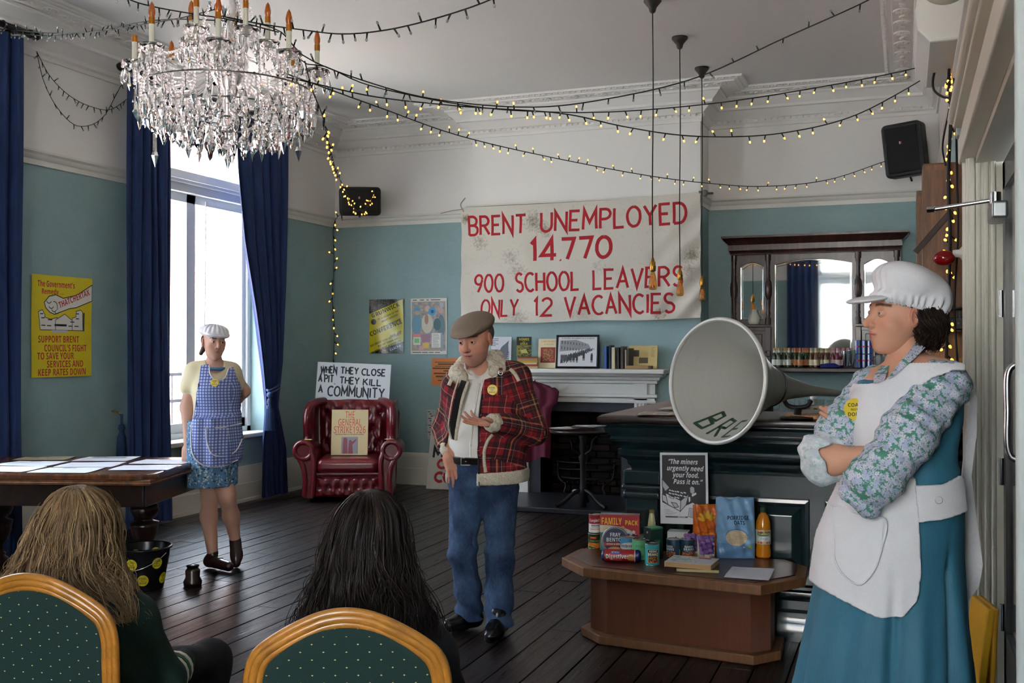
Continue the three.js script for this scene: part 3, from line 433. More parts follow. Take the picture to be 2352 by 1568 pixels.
{ // bottles, cans and jars along the shelf
  const z0 = ZB + 0.2, y0 = 1.3635, ORD = ['first', 'second', 'third', 'fourth', 'fifth', 'sixth', 'seventh', 'eighth'];
  const kinds = [['greenish glass mixer bottle with white label', 0x4d5a32, 0xd8d8cc, 0xc9a24a, 4], ['green glass mixer bottle with orange label', 0x3c5a26, 0xd08a5a, 0xd06a3a, 3], ['amber mixer bottle with cream label', 0x8a5416, 0xe0d2b0, 0xcfc090, 4], ['pink red mixer bottle with pale label', 0x9c2f3c, 0xe8d0cc, 0xd79aa4, 4]];
  const gl = lathe([[0, 0], [0.024, 0], [0.0265, 0.006], [0.0265, 0.1], [0.022, 0.125], [0.0125, 0.15], [0.0115, 0.178]], 14), lb = cyl(0.0271, 0.0271, 0.055, 0, 0.05, 0, 14, true), cp = lathe([[0.012, 0.165], [0.0135, 0.172], [0.0135, 0.19], [0, 0.193]], 12), nk = cyl(.0125, .0145, .03, 0, .152, 0, 12, true);
  let x = -1.215; const place = ['left end of the long shelf', 'next to the green bottles', 'middle of the shelf row', 'beside the steel tumblers'];
  kinds.forEach(([l, g, lab, cap, n], q) => { const gm = mat(g, 0.08, { transmission: 0.55, thickness: 0.03, ior: 1.5 }), lm = mat(lab, 0.5), cm = mat(cap, 0.35, { metalness: 0.4 }); for (let k = 0; k < n; k++) { const b = thing('mixer_bottle', ORD[k] + ' ' + l + ', ' + place[q], 'bottle', [x, y0, z0 + (k % 2) * 0.035], rr(0, 6), 'mixer bottles ' + place[q]); obj('glass', gl, gm, b); obj('label', lb, lm, b); obj('neck_foil', nk, lm, b); obj('cap', cp, cm, b); x += 0.048; } x += 0.008; });
  single('steel_tumbler', 'left of two steel cocktail tumblers on the shelf', 'tumbler', lathe([[0, 0], [0.032, 0], [0.044, 0.17], [0.042, 0.17], [0.03, 0.01]], 20), chrome, [-0.487, y0, z0 + 0.02]); 
  single('steel_tumbler', 'right of two steel cocktail tumblers on the shelf', 'tumbler', lathe([[0, 0], [0.03, 0], [0.04, 0.16], [0.038, 0.16], [0.028, 0.01]], 20), chrome, [-0.535, y0, z0 + 0.07]);
  const canT = canvasTex(256, 128, (c, w, h) => { c.fillStyle = '#b9c0c9'; c.fillRect(0, 0, w, h); c.fillStyle = '#20408c'; for (let k = 0; k < 4; k++) { c.beginPath(); c.moveTo(k * 64, 0); c.lineTo(k * 64 + 32, 0); c.lineTo(k * 64 + 32, h); c.lineTo(k * 64, h); c.fill(); } c.fillStyle = '#c02a35'; for (let k = 0; k < 4; k++) { c.fillRect(k * 64 + 8, 52, 46, 14); } });
  const cg = cyl(0.026, 0.026, 0.125, 0, 0.066, 0, 18, true), ce = merge(lathe([[0.026, 0.1285], [0.023, 0.133], [0.022, 0.13], [0, 0.13]], 18), lathe([[0, 0.001], [0.022, 0.001], [0.026, 0.006]], 18)), cm = tmat(canT, 0.3, { metalness: 0.5 });
  for (let r = 0; r < 2; r++) for (let k = 0; k < 3; k++) { const b = thing('drink_can', ['left', 'middle', 'right'][k] + (r ? ' blue and silver drink can in the upper row' : ' blue and silver drink can in the lower row'), 'can', [-0.43 + k * 0.055, y0 + r * 0.134, z0 + 0.02], 1 + k, r ? 'upper row of stacked cans' : 'lower row of stacked cans'); obj('can_wall', cg, cm, b); obj('can_ends', ce, chrome, b); }
  const jg = mat(0xdfe6e4, 0.05, { transmission: 0.7, thickness: 0.02 });
  for (let k = 0; k < 4; k++) { const b = thing('glass_jar', ORD[k] + ' clear glass jar with dark lid right of the cans', 'jar', [-0.24 + k * 0.085, y0, z0], 0, 'glass jars on the shelf'); obj('jar_body', lathe([[0, 0], [0.036, 0], [0.038, 0.1], [0.032, 0.115], [0.03, 0.125]], 16), jg, b); obj('lid', cyl(0.034, 0.034, 0.025, 0, 0.135, 0, 16), black, b); }
  for (let k = 0; k < 5; k++) { const b = thing('miniature_bottle', ORD[k] + ' small clear bottle left of the mixer bottles', 'bottle', [-1.5 + k * 0.05, y0, z0 + (k % 2) * .04], 0, 'small clear bottles on the shelf'); obj('glass', lathe([[0, 0], [0.02, 0], [0.022, 0.08], [0.01, 0.115], [0.009, 0.14]], 12), jg, b); obj('cap', cyl(0.011, 0.011, 0.022, 0, 0.15, 0, 10), black, b); obj('label', cyl(0.0225, .0222, .04, 0, .045, 0, 12, true), mat(0xaab0b4, .5), b); }
  single('bar_cloth', 'crumpled blue cloth on the shelf edge', 'cloth', (() => { const g = new THREE.IcosahedronGeometry(0.06, 3), p = g.attributes.position; for (let i = 0; i < p.count; i++) { const n = 0.75 + 0.5 * noise(p.getX(i) * 40 + 9, p.getY(i) * 40 + 9, p.getZ(i) * 40); p.setXYZ(i, p.getX(i) * n * 1.5, Math.max(0, p.getY(i) * n * 0.45 + 0.02), p.getZ(i) * n); } g.computeVertexNormals(); return g; })(), mat(0x1c2c80, 0.8), [-0.68, y0, z0 + 0.1]);
}
{ // things on the bar and the back counter behind it
  const t = thing('serving_board', 'tan wooden board on the bar beside the horn', 'board', [-0.43, CT, -5.74], 0.08); obj('plank', rbox(0.34, 0.022, 0.2, 0, 0.011, 0, 0.006), tanWood, t);
  const p = thing('bottle_carrier', 'grey card carrier with slots on the wooden board', 'box', [-0.43, CT + 0.023, -5.76], 0.08); obj('tray', extr([[-0.085, 0], [0.085, 0], [0.085, 0.045], [-0.085, 0.045]], 0.05, 0.002, [0, 1, 2, 3].map(k => [[-0.07 + k * 0.04, 0.024], [-0.045 + k * 0.04, 0.024], [-0.045 + k * 0.04, 0.032], [-0.07 + k * 0.04, 0.032]])).translate(0, 0, -.025), mat(0x77716a, 0.8), p); obj('floor_card', bx(-.08, .08, 0, .003, -.06, .05), mat(0x77716a, 0.8), p);
  const dm = mat(0xd9dcda, 0.4);
  [[-0.49, 'left'], [-0.33, 'right']].forEach(([x, w]) => { const d = thing('squeeze_bottle', w + ' of two white capped bottles behind the board', 'bottle', [x, CT, -6.16]); obj('body', lathe([[0, 0], [0.022, 0], [0.022, 0.08], [0.012, 0.1]], 14), mat(0x9aa3a2, .3), d); obj('cap', lathe([[0.02, 0.085], [0.02, 0.12], [0.016, 0.125], [0, 0.125]], 14), dm, d); });
  const k = thing('spirit_bottle', 'round clear bottle with gold cap behind the horn', 'bottle', [-0.47, 0.94, ZB + 0.4]); obj('glass', lathe([[0, 0], [0.06, 0], [0.065, 0.02], [0.065, 0.12], [0.05, 0.16], [0.02, 0.19], [0.016, 0.23]], 20), mat(0xb9c4bd, 0.05, { transmission: 0.7, thickness: 0.02 }), k); obj('liquor', lathe([[0, 0.003], [0.058, 0.003], [0.06, 0.02], [0.06, 0.09], [0, 0.09]], 18), mat(0x3a1c06, .2), k); obj('label', cyl(.0655, .0655, .05, 0, .07, 0, 20, true), mat(0xd8a020, .5), k); obj('cap', cyl(0.02, 0.02, 0.03, 0, 0.245, 0, 14), brass, k);
  const gg = lathe([[0, 0], [0.03, 0], [0.036, 0.12], [0.034, 0.12], [0.028, 0.006]], 16), gm = mat(0xe8eeec, 0.03, { transmission: 0.9, thickness: 0 });
  for (let i = 0; i < 8; i++) single('drinking_glass', ['first', 'second', 'third', 'fourth', 'fifth', 'sixth', 'seventh', 'eighth'][i] + ' clear tumbler from the left on the back counter', 'glass', gg, gm, [-1.12 + i * 0.09, 0.94, ZB + 0.36 + (i % 2) * 0.06], 0, 'tumblers on the back counter');
}
// ---------- armchair ----------
{
  const leather = tmat(dataTex(256, 256, (x, y) => { const n = (fbm(x / 12, y / 12) - 0.45) * 40 + (noise(x / 2, y / 2) - .5) * 8; return [98 + n, 16 + n * .3, 26 + n * .3]; }), 0.28, { clearcoat: 0.35, clearcoatRoughness: 0.25 });
  const c = thing('wing_armchair', 'oxblood red leather buttoned wing armchair with scroll arms', 'armchair', [-5.42, 0, -9.62], 0.42);
  const tuft = (w, h, nx, ny, dep, f) => grid((u, v) => { const x = u * nx, y = v * ny; let d = 9; for (let j = Math.floor(y) - 1; j <= y + 2; j++) for (let i = Math.floor(x) - 1; i <= x + 2; i++) { const bx_ = i + (j & 1 ? 0.5 : 0), q = Math.hypot((x - bx_) , (y - j)); d = Math.min(d, q); } const s = Math.abs(((x + y * .5) % 1 + 1) % 1 - 0.5), s2 = Math.abs(((x - y * .5) % 1 + 1) % 1 - 0.5); const e = Math.min(1, Math.min(u, 1 - u) * 12, Math.min(v, 1 - v) * 10); return f((u - 0.5) * w, v * h, dep * e * (sstep(0, 0.45, d) * 0.8 + 0.2 * Math.min(1, 6 * Math.min(.5 - s, .5 - s2)))); }, 60, 48);
  obj('seat_base', [rbox(0.66, 0.22, 0.66, 0, 0.16, 0.02, 0.02), rbox(0.66, 0.035, 0.03, 0, 0.285, 0.36, 0.014)], leather, c);
  obj('front_rail', tuft(0.66, 0.2, 7, 2, 0.035, (x, y, d) => [x, 0.055 + y, 0.35 + d]), leather, c);
  obj('seat_cushion', rbox(0.62, 0.15, 0.6, 0, 0.365, 0.1, 0.06, 5), leather, c);
  const bt = (x, y, d) => [x * (1 + y * 0.12), 0.4 + y, -0.22 - y * 0.16 + d]; obj('backrest', tuft(0.68, 0.6, 5, 4, 0.05, bt), leather, c);
  obj('back_shell', extr((() => { const s = new THREE.Shape(); s.moveTo(-0.42, 0.08); s.lineTo(0.42, 0.08); s.lineTo(0.46, 0.88); s.quadraticCurveTo(0.44, 0.96, 0.3, 0.97); s.quadraticCurveTo(0, 1.04, -0.3, 0.97); s.quadraticCurveTo(-0.44, 0.96, -0.46, 0.88); return s; })(), 0.08, 0.03).translate(0, 0, -0.33).applyMatrix4(new THREE.Matrix4().makeShear(0, 0, 0, -0.0, 0, 0)).rotateX(-0.1), leather, c);
  for (const s of [-1, 1]) {
    const w = (() => { const q = new THREE.Shape(); q.moveTo(-0.3, 0.4); q.lineTo(0.12, 0.5); q.quadraticCurveTo(0.02, 0.62, 0.06, 0.78); q.quadraticCurveTo(0.1, 0.93, -0.05, 0.97); q.lineTo(-0.34, 0.98); return q; })();
    obj('wing', tr(extr(w, 0.05, 0.025), s * 0.42 + 0.025, 0, 0, 0, -PI / 2, 0).translate(0, 0, 0), leather, c);
    obj('wing_roll', tube([[s * 0.44, 0.5, 0.13], [s * 0.435, 0.64, 0.07], [s * 0.44, 0.78, 0.1], [s * 0.43, 0.92, 0.06], [s * 0.37, 0.98, -0.06], [s * 0.3, 0.99, -0.2]], 0.045, 26, 10), leather, c);
    const a = obj('arm', [seg([s * 0.44, 0.52, 0.36], [s * 0.45, 0.5, -0.26], 0.105, 20, 0.1), rbox(0.13, 0.46, 0.66, s * 0.385, 0.28, 0.03, 0.03)], leather, c);
    obj('scroll', [new THREE.TorusGeometry(0.085, 0.028, 10, 28).translate(s * 0.44, 0.52, 0.365), cyl(0.06, 0.06, 0.03, 0, 0, 0, 20).rotateX(PI / 2).translate(s * 0.44, 0.52, 0.365), tube([[s * 0.36, 0.5, 0.365], [s * 0.335, 0.4, 0.37], [s * 0.34, 0.25, 0.37], [s * 0.35, 0.06, 0.365]], 0.03, 16, 8), tube([[s * 0.48, 0.44, 0.36], [s * 0.44, 0.36, 0.365], [s * 0.42, 0.22, 0.365], [s * 0.43, 0.06, 0.36]], 0.03, 16, 8), rbox(.1, .4, .03, s * .39, .24, .36, .01)], leather, a);
    obj('worn_patch', tr(new THREE.CircleGeometry(0.045, 14), s * 0.41, 0.623, 0.28, -PI / 2 + .02, 0, s * .3, [1.1, .8, 1]).translate(0, 0.004, 0), mat(0xc9b878, 0.9), a, 'torn pale stuffing patch');
  }
  const bm = leather; for (let j = 1; j < 4; j++) for (let i = 0; i < 5; i++) { const x = (i + (j & 1 ? 0.5 : 0)) / 5; if (x < 0.05 || x > 0.95) continue; const p = bt((x - 0.5) * 0.68, j / 4 * 0.6, 0.014); obj('button', sph(0.011, ...p, 8, 6), bm, c); }
  for (const [x, z] of [[-0.36, 0.3], [0.36, 0.3], [-0.36, -0.28], [0.36, -0.28]]) obj('foot', lathe([[0, 0], [0.025, 0], [0.03, 0.03], [0.024, 0.06], [0, .06]], 12, x, 0, z), darkWood, c);
}
// ---------- round pub table ----------
{
  const t = thing('pub_table', 'round mahogany pub table on a cast iron post', 'table', [-2.86, 0.051, -9.5]);
  obj('table_top', lathe([[0, 0.70], [0.3, 0.70], [0.315, 0.71], [0.32, 0.722], [0.315, 0.734], [0.3, 0.737], [0, 0.737]], 40), darkWood, t);
  obj('post', lathe([[0, 0], [0.035, 0.0], [0.03, 0.1], [0.05, 0.14], [0.034, 0.17], [0.028, 0.25], [0.03, 0.42], [0.045, 0.47], [0.028, 0.5], [0.04, 0.58], [0.03, 0.62], [0.05, 0.7], [0, .7]], 16), iron, t);
  for (let k = 0; k < 3; k++) { const a = k * 2.094 + 0.4, C = Math.cos(a), S = Math.sin(a); obj('leg', tube([[C * 0.03, 0.16, S * 0.03], [C * 0.1, 0.13, S * 0.1], [C * 0.2, 0.05, S * 0.2], [C * 0.27, 0.02, S * 0.27]], 0.02, 14, 7), iron, t); obj('scroll_bracket', tube([[C * 0.03, 0.5, S * 0.03], [C * 0.1, 0.55, S * 0.1], [C * 0.12, 0.63, S * 0.12], [C * 0.2, 0.69, S * 0.2]], 0.013, 14, 6), iron, t); }
}
// ---------- left table with turned legs ----------
const LT = { x: -5.28, z: -5.596, ry: 0.29 };
{
  const t = thing('library_table', 'old mahogany table with carved edge and bulbous turned legs', 'table', [LT.x, 0, LT.z], LT.ry);
  const W = 1.48, D = 1.02;
  obj('table_top', [extr((() => { const s = new THREE.Shape(), r = 0.1, a = W / 2, b = D / 2; s.moveTo(-a + r, -b); s.lineTo(a - r, -b); s.quadraticCurveTo(a, -b, a, -b + r); s.lineTo(a, b - r); s.quadraticCurveTo(a, b, a - r, b); s.lineTo(-a + r, b); s.quadraticCurveTo(-a, b, -a, b - r); s.lineTo(-a, -b + r); s.quadraticCurveTo(-a, -b, -a + r, -b); return s; })(), 0.02, 0.012).rotateX(-PI / 2).translate(0, 0.73, 0)], tmat(woodTex(96, 58, 36, .8, 13), 0.22, { clearcoat: 0.5, clearcoatRoughness: 0.15 }), t);
  obj('edge_moulding', sweep([[0.0, 0.69], [0.02, 0.695], [0.024, 0.706], [0.016, 0.712], [0.02, 0.72], [0.012, 0.728], [0, 0.728]], [[-W / 2 + 0.01, -D / 2 + 0.01], [W / 2 - 0.01, -D / 2 + 0.01], [W / 2 - 0.01, D / 2 - 0.01], [-W / 2 + 0.01, D / 2 - 0.01], [-W / 2 + 0.01, -D / 2 + 0.01]], 1), oak, t);
  obj('apron', [rbox(W - 0.12, 0.14, 0.03, 0, 0.62, D / 2 - 0.06), rbox(W - 0.12, 0.14, 0.03, 0, 0.62, -D / 2 + 0.06), rbox(0.03, 0.14, D - 0.12, W / 2 - 0.06, 0.62, 0), rbox(0.03, 0.14, D - 0.12, -W / 2 + 0.06, 0.62, 0)], darkWood, t);
  const lp = [[0, 0], [0.05, 0], [0.06, 0.03], [0.06, 0.07], [0.04, 0.09], [0.045, 0.11], [0.035, 0.12], [0.03, 0.17], [0.055, 0.22], [0.075, 0.28], [0.08, 0.33], [0.085, 0.36], [0.05, 0.375], [0.045, 0.385], [0.07, 0.41], [0.085, 0.45], [0.078, 0.49], [0.05, 0.515], [0.035, 0.53], [0.04, 0.55], [0.05, 0.56], [0.05, 0.6]];
  for (const x of [W / 2 - 0.23, -W / 2 + 0.23]) { obj('leg', lathe(lp.map(p => [p[0] * 1.12, p[1] * .88 + .07]), 24, x, 0, .05), darkWood, t); obj('cross_bearer', rbox(.09, .06, .8, x, .57, 0, .01), darkWood, t); const f = obj('sledge_foot', rbox(.1, .06, .5, x, .06, .05, .02), darkWood, t); for (const s of [-1, 1]) obj('bun_foot', sph(.035, x, .036, .05 + s * .2, 12, 8), darkWood, f); }
}
// ---------- octagonal coffee table ----------
{
  const t = thing('coffee_table', 'low octagonal wooden table carrying the food donations', 'table', [0, 0, 0]);
  const oct = [[-1.69, -5.58], [-1.71, -5.31], [-1.53, -5.1], [-0.64, -5.01], [-0.465, -5.27], [-0.475, -5.52], [-0.6, -5.665], [-1.52, -5.675]];
  const cx = oct.reduce((s, p) => s + p[0], 0) / 8, cz = oct.reduce((s, p) => s + p[1], 0) / 8, ins = k => oct.map(p => [p[0] + (cx - p[0]) * k, -(p[1] + (cz - p[1]) * k * 1.6)]);
  obj('table_top', boxUV(extr(oct.map(p => [p[0], -p[1]]).reverse(), 0.036, 0.006).rotateX(-PI / 2).translate(0, 0.396, 0), 0.5), edgeWood, t);
  obj('top_inset', boxUV(extr(ins(0.075).reverse(), 0.004, 0.002).rotateX(-PI / 2).translate(0, 0.4365, 0), 0.5), tmat(woodTex(64, 34, 24, .4, 21), 0.3), t);
  const base = [[-1.585, -5.42], [-1.475, -5.335], [-0.72, -5.25], [-0.635, -5.335], [-0.64, -5.55], [-1.56, -5.6]];
  obj('base', boxUV(extr(base.map(p => [p[0], -p[1]]).reverse(), 0.37, 0.003).rotateX(-PI / 2).translate(0, 0.03, 0), 0.6), tableWood, t);
  const b2 = [[-1.64, -5.43], [-1.5, -5.29], [-0.7, -5.205], [-0.59, -5.335], [-0.6, -5.6], [-1.6, -5.65]];
  obj('plinth', boxUV(extr(b2.map(p => [p[0], -p[1]]).reverse(), 0.035, 0.006).rotateX(-PI / 2).translate(0, 0.008, 0), 0.5), edgeWood, t);
}
// ---------- banquet chairs ----------
function banquetChair(label, p, ry) {
  const c = thing('banquet_chair', label, 'chair', p, ry, undefined);
  const gold = tmat(woodTex(176, 116, 40, .35, 31), 0.32, { clearcoat: 0.5, clearcoatRoughness: 0.2 });
  // outline of the back, top centre at (0, 0.945)
  const out = [[-0.205, 0.44], [-0.212, 0.6], [-0.216, 0.72], [-0.216, 0.79], [-0.2, 0.835], [-0.165, 0.865], [-0.1, 0.902], [-0.05, 0.922], [0, 0.929], [0.05, 0.922], [0.1, 0.902], [0.165, 0.865], [0.2, 0.835], [0.216, 0.79], [0.216, 0.72], [0.212, 0.6], [0.205, 0.44]];
  const bend = (x, y, z) => [x, y, z - 0.12 * Math.pow(Math.max(0, y - 0.44), 1.2) + 0.0 * x];
  const rail = (off, r) => tube(out.map(([x, y]) => { const l = Math.hypot(x, y - 0.7) || 1; return V(...bend(x + off * x / l, y + off * (y - 0.7) / l, 0)); }), r, 90, 8);
  obj('back_frame', [rail(0, 0.013), rail(0.014, 0.0115), rail(-0.014, 0.0115)], gold, c);
  const fab = tmat(canvasTex(512, 512, (x, w, h) => {
    x.fillStyle = '#12302c'; x.fillRect(0, 0, w, h); for (let i = 0; i < 9000; i++) { x.fillStyle = rnd() > .5 ? '#1a3d38' : '#0c2522'; x.globalAlpha = .25; x.fillRect(rnd() * w, rnd() * h, 2, 5); } x.globalAlpha = .8;
    x.strokeStyle = '#0a1c1a'; x.lineWidth = 2.2; const S = 128; for (let i = -4; i < 9; i++) { x.beginPath(); x.moveTo(i * S, 0); x.lineTo(i * S + w, h * .69 * 1.449); x.stroke(); x.beginPath(); x.moveTo(i * S, h); x.lineTo(i * S + w, 0); x.stroke(); } x.globalAlpha = 1;
    x.fillStyle = '#d9c98a'; for (let j = 0; j < 8; j++) for (let i = 0; i < 5; i++) { x.beginPath(); x.arc(i * S + (j & 1 ? S / 2 : 0), j * 64, 5.5, 0, 7); x.fill(); }
  }, true), 0.9, { sheen: .3, sheenColor: new THREE.Color(0x2a6a5a) });
  const sh = new THREE.Shape(); out.map(([x, y]) => [x * 0.93, 0.44 + (y - 0.44) * 0.97]).forEach((q, i) => i ? sh.lineTo(...q) : sh.moveTo(...q));
  const pg = nz(new THREE.ShapeGeometry(sh, 12)); 
  const side = (f, dz) => grid((u, v) => { const y = lerp(0.44, 0.922, v); const w = interp([[0.44, 0.195], [0.72, 0.206], [0.79, 0.204], [0.83, 0.185], [0.86, 0.15], [0.9, 0.085], [0.922, 0.01]], y), x = (u * 2 - 1) * w; const e = Math.min(1, (1 - Math.abs(u * 2 - 1)) * 7, (0.925 - y) * 22); return bend(x, y, dz * (0.35 + 0.65 * Math.sqrt(Math.max(0, e)))); }, 26, 40);
  const uvm = (g) => { const P = g.attributes.position, U = g.attributes.uv; for (let i = 0; i < P.count; i++) U.setXY(i, P.getX(i) / 0.212, P.getY(i) / 0.148); return g; };
  obj('back_panel', merge(uvm(side(0, -0.012)), uvm(side(0, 0.045))), fab, c);
  obj('seat_pad', boxUV(rbox(0.42, 0.075, 0.42, 0, 0.455, 0.22, 0.03, 4), 0.21), fab, c);
  obj('seat_frame', rbox(0.41, 0.03, 0.41, 0, 0.405, 0.22, 0.01), gold, c);
  for (const s of [-1, 1]) { obj('leg', tube([[s * 0.205, 0.44, 0], [s * 0.2, 0.3, -0.01], [s * 0.2, 0.1, -0.05], [s * 0.2, 0.01, -0.08]], 0.017, 14, 8), gold, c); obj('leg', tube([[s * 0.19, 0.4, 0.4], [s * 0.19, 0.2, 0.41], [s * 0.19, 0.01, 0.42]], 0.015, 10, 8), gold, c); }
  obj('stretcher', seg([-0.2, 0.25, -0.01], [0.2, 0.25, -0.01], 0.009), gold, c);
  return c;
}
const CH2 = at(803, 1388, 2.46), CH1 = at(92, 1318, 2.83);
banquetChair('gilt framed banquet chair with dotted green fabric, nearest the middle', [CH2.x, 0, CH2.z], YAW + PI + 0.02);
banquetChair('gilt framed banquet chair with dotted green fabric at the left edge', [CH1.x, 0, CH1.z], YAW + PI - 0.12);
// ---------- bucket ----------
{
  const b = thing('collection_bucket', 'black plastic bucket covered with round yellow stickers', 'bucket', [-4.62, 0, -5.5]);
  obj('bucket_wall', lathe([[0, 0.0], [0.12, 0.0], [0.125, 0.01], [0.165, 0.255], [0.178, 0.26], [0.18, 0.27], [0.172, 0.276], [0.16, 0.27], [0.12, 0.02], [0, 0.02]], 40), mat(0x0e1016, 0.25), b);
  const st = tmat(canvasTex(128, 128, (c) => { c.fillStyle = '#d8c418'; c.beginPath(); c.arc(64, 64, 63, 0, 7); c.fill(); txt(c, 'COAL', 64, 50, 76, 22, '#2a3a14'); txt(c, 'NOT', 64, 74, 40, 14, '#2a3a14'); txt(c, 'DOLE', 64, 104, 76, 22, '#2a3a14'); }), 0.5);
  const stick = (a, y, inside) => { const r0 = interp([[0, 0.1255], [0.255, 0.1665]], y), g = new THREE.CircleGeometry(0.036, 20), p = g.attributes.position; for (let i = 0; i < p.count; i++) { const yy = y + p.getY(i), R = inside ? interp([[0, 0.116], [0.255, 0.156]], yy) : interp([[0, 0.1242], [0.255, 0.1668]], yy) + 0.0015, an = a + (inside ? -1 : 1) * p.getX(i) / R; p.setXYZ(i, Math.sin(an) * R, yy, Math.cos(an) * R); } g.computeVertexNormals(); obj('sticker', g, st, b, 'round yellow sticker'); void r0; };
  for (let k = 0; k < 6; k++) { stick(YAW + -1.2 + k * 1.05, 0.18); stick(YAW - 0.75 + k * 1.05, 0.075); } stick(YAW + PI - 0.2, 0.2, true); stick(YAW + PI + 0.7, 0.19, true);
  obj('handle', tube(Array.from({ length: 11 }, (_, i) => { const a = PI * i / 10; return [Math.cos(a) * 0.178, 0.24 - Math.sin(a) * 0.1, Math.sin(a) * 0.175]; }), 0.003, 30, 6), chrome, b);
}
{ const b = thing('turned_stool_foot', 'short dark turned wooden stand beside the bucket', 'stand', [-4.36, 0, -5.66]); obj('turned_body', lathe([[0, 0], [0.055, 0], [0.06, 0.03], [0.045, 0.06], [0.048, 0.1], [0.035, 0.12], [0, 0.125]], 20), darkWood, b); obj('cap', lathe([[0, .125], [0.04, 0.125], [0.042, 0.135], [0, 0.14]], 20), blackGloss, b); }
// ---------- painted capitals ----------
const ARC = (cx, cy, rx, ry, a0, a1, n = 10) => Array.from({ length: n + 1 }, (_, i) => { const a = (a0 + (a1 - a0) * i / n) * PI / 180; return [cx + rx * Math.cos(a), cy + ry * Math.sin(a)]; });
const GL = {
  A: [.62, [[0, 0], [.31, 1], [.62, 0]], [[.12, .36], [.5, .36]]], B: [.55, [[0, 0], [0, 1], ...ARC(.25, .76, .25, .24, 90, -90), [0, .52]], [[0, .52], ...ARC(.28, .26, .27, .26, 90, -90), [0, 0]]],
  C: [.6, ARC(.36, .5, .36, .5, 50, 310, 16)], D: [.6, [[0, 0], [0, 1], [.2, 1], ...ARC(.22, .5, .38, .5, 90, -90), [0, 0]]], E: [.5, [[.5, 1], [0, 1], [0, 0], [.5, 0]], [[0, .52], [.4, .52]]],
  H: [.55, [[0, 0], [0, 1]], [[.55, 0], [.55, 1]], [[0, .5], [.55, .5]]], I: [.08, [[.04, 0], [.04, 1]]], K: [.55, [[0, 0], [0, 1]], [[.5, 1], [0, .42]], [[.15, .58], [.55, 0]]], L: [.48, [[0, 1], [0, 0], [.48, 0]]],
  M: [.7, [[0, 0], [.04, 1], [.35, .35], [.66, 1], [.7, 0]]], N: [.6, [[0, 0], [0, 1], [.6, 0], [.6, 1]]], O: [.66, ARC(.33, .5, .33, .5, 90, 450, 24)], P: [.52, [[0, 0], [0, 1], ...ARC(.24, .74, .28, .26, 90, -90), [0, .48]]],
  R: [.58, [[0, 0], [0, 1], ...ARC(.24, .75, .28, .25, 90, -90), [0, .5]], [[.22, .5], [.58, 0]]], S: [.52, [...ARC(.27, .76, .24, .24, 35, 270, 10), ...ARC(.27, .25, .25, .25, 90, -150, 10)]], T: [.62, [[0, 1], [.62, 1]], [[.31, 1], [.31, 0]]],
  U: [.58, [[0, 1], [0, .3], ...ARC(.29, .3, .29, .3, 180, 360), [.58, 1]]], V: [.62, [[0, 1], [.31, 0], [.62, 1]]], W: [.85, [[0, 1], [.2, 0], [.42, .75], [.65, 0], [.85, 1]]], Y: [.6, [[0, 1], [.3, .48], [.6, 1]], [[.3, .48], [.3, 0]]],
  0: [.55, ARC(.275, .5, .275, .5, 90, 450, 24)], 1: [.2, [[0, .82], [.14, 1], [.14, 0]]], 2: [.52, [...ARC(.26, .72, .24, .28, 160, -30, 10), [0, 0], [.52, 0]]], 4: [.6, [[.44, 0], [.44, 1], [0, .26], [.6, .26]]], 7: [.5, [[0, 1], [.5, 1], [.22, 0]]], 9: [.5, [...ARC(.25, .72, .25, .28, 0, 360, 16), [.4, .35], [.2, 0]]], ',': [.1, [[.08, .06], [.02, -.16]]],
};
function paintText(c, s, x0, x1, y0, y1, lw, col, wob = 0.02) {   // capitals brushed between x0..x1, top y0, bottom y1
  const gap = 0.2, tot = [...s].reduce((a, ch) => a + (GL[ch]?.[0] ?? 0.4) + gap, -gap), k = (x1 - x0) / tot, H = y1 - y0; let x = x0;
  c.strokeStyle = col; c.lineWidth = lw; c.lineCap = 'butt'; c.lineJoin = 'miter';
  for (const ch of s) { const g = GL[ch]; if (g) for (const st of g.slice(1)) { c.beginPath(); st.forEach(([a, b], i) => { const p = [x + a * k + rr(-wob, wob) * H * 0.6, y1 - b * H + rr(-wob, wob) * H * 0.6]; i ? c.lineTo(...p) : c.moveTo(...p); }); c.stroke(); } x += ((g?.[0] ?? 0.4) + gap) * k; }
}
function poster(name, label, cat, tex, w, h, p, ry, o = {}) {
  const f = (u, v) => [(u - 0.5) * w, (v - 0.5) * h, (o.curl ?? 0.004) * (Math.sin(u * 5 + v * 3) + Math.sin(v * 7 + 1)) * 0.5 + (o.bow ?? 0) * (u - .5) ** 2];
  const m = single(name, label, cat, sheet(f, 16, 20, o.t ?? 0.0012), tmat(tex, o.rough ?? 0.55), p, ry); m.rotation.order = 'YXZ'; if (o.rx) m.rotation.x = o.rx; if (o.rz) m.rotation.z = o.rz; return m;
}
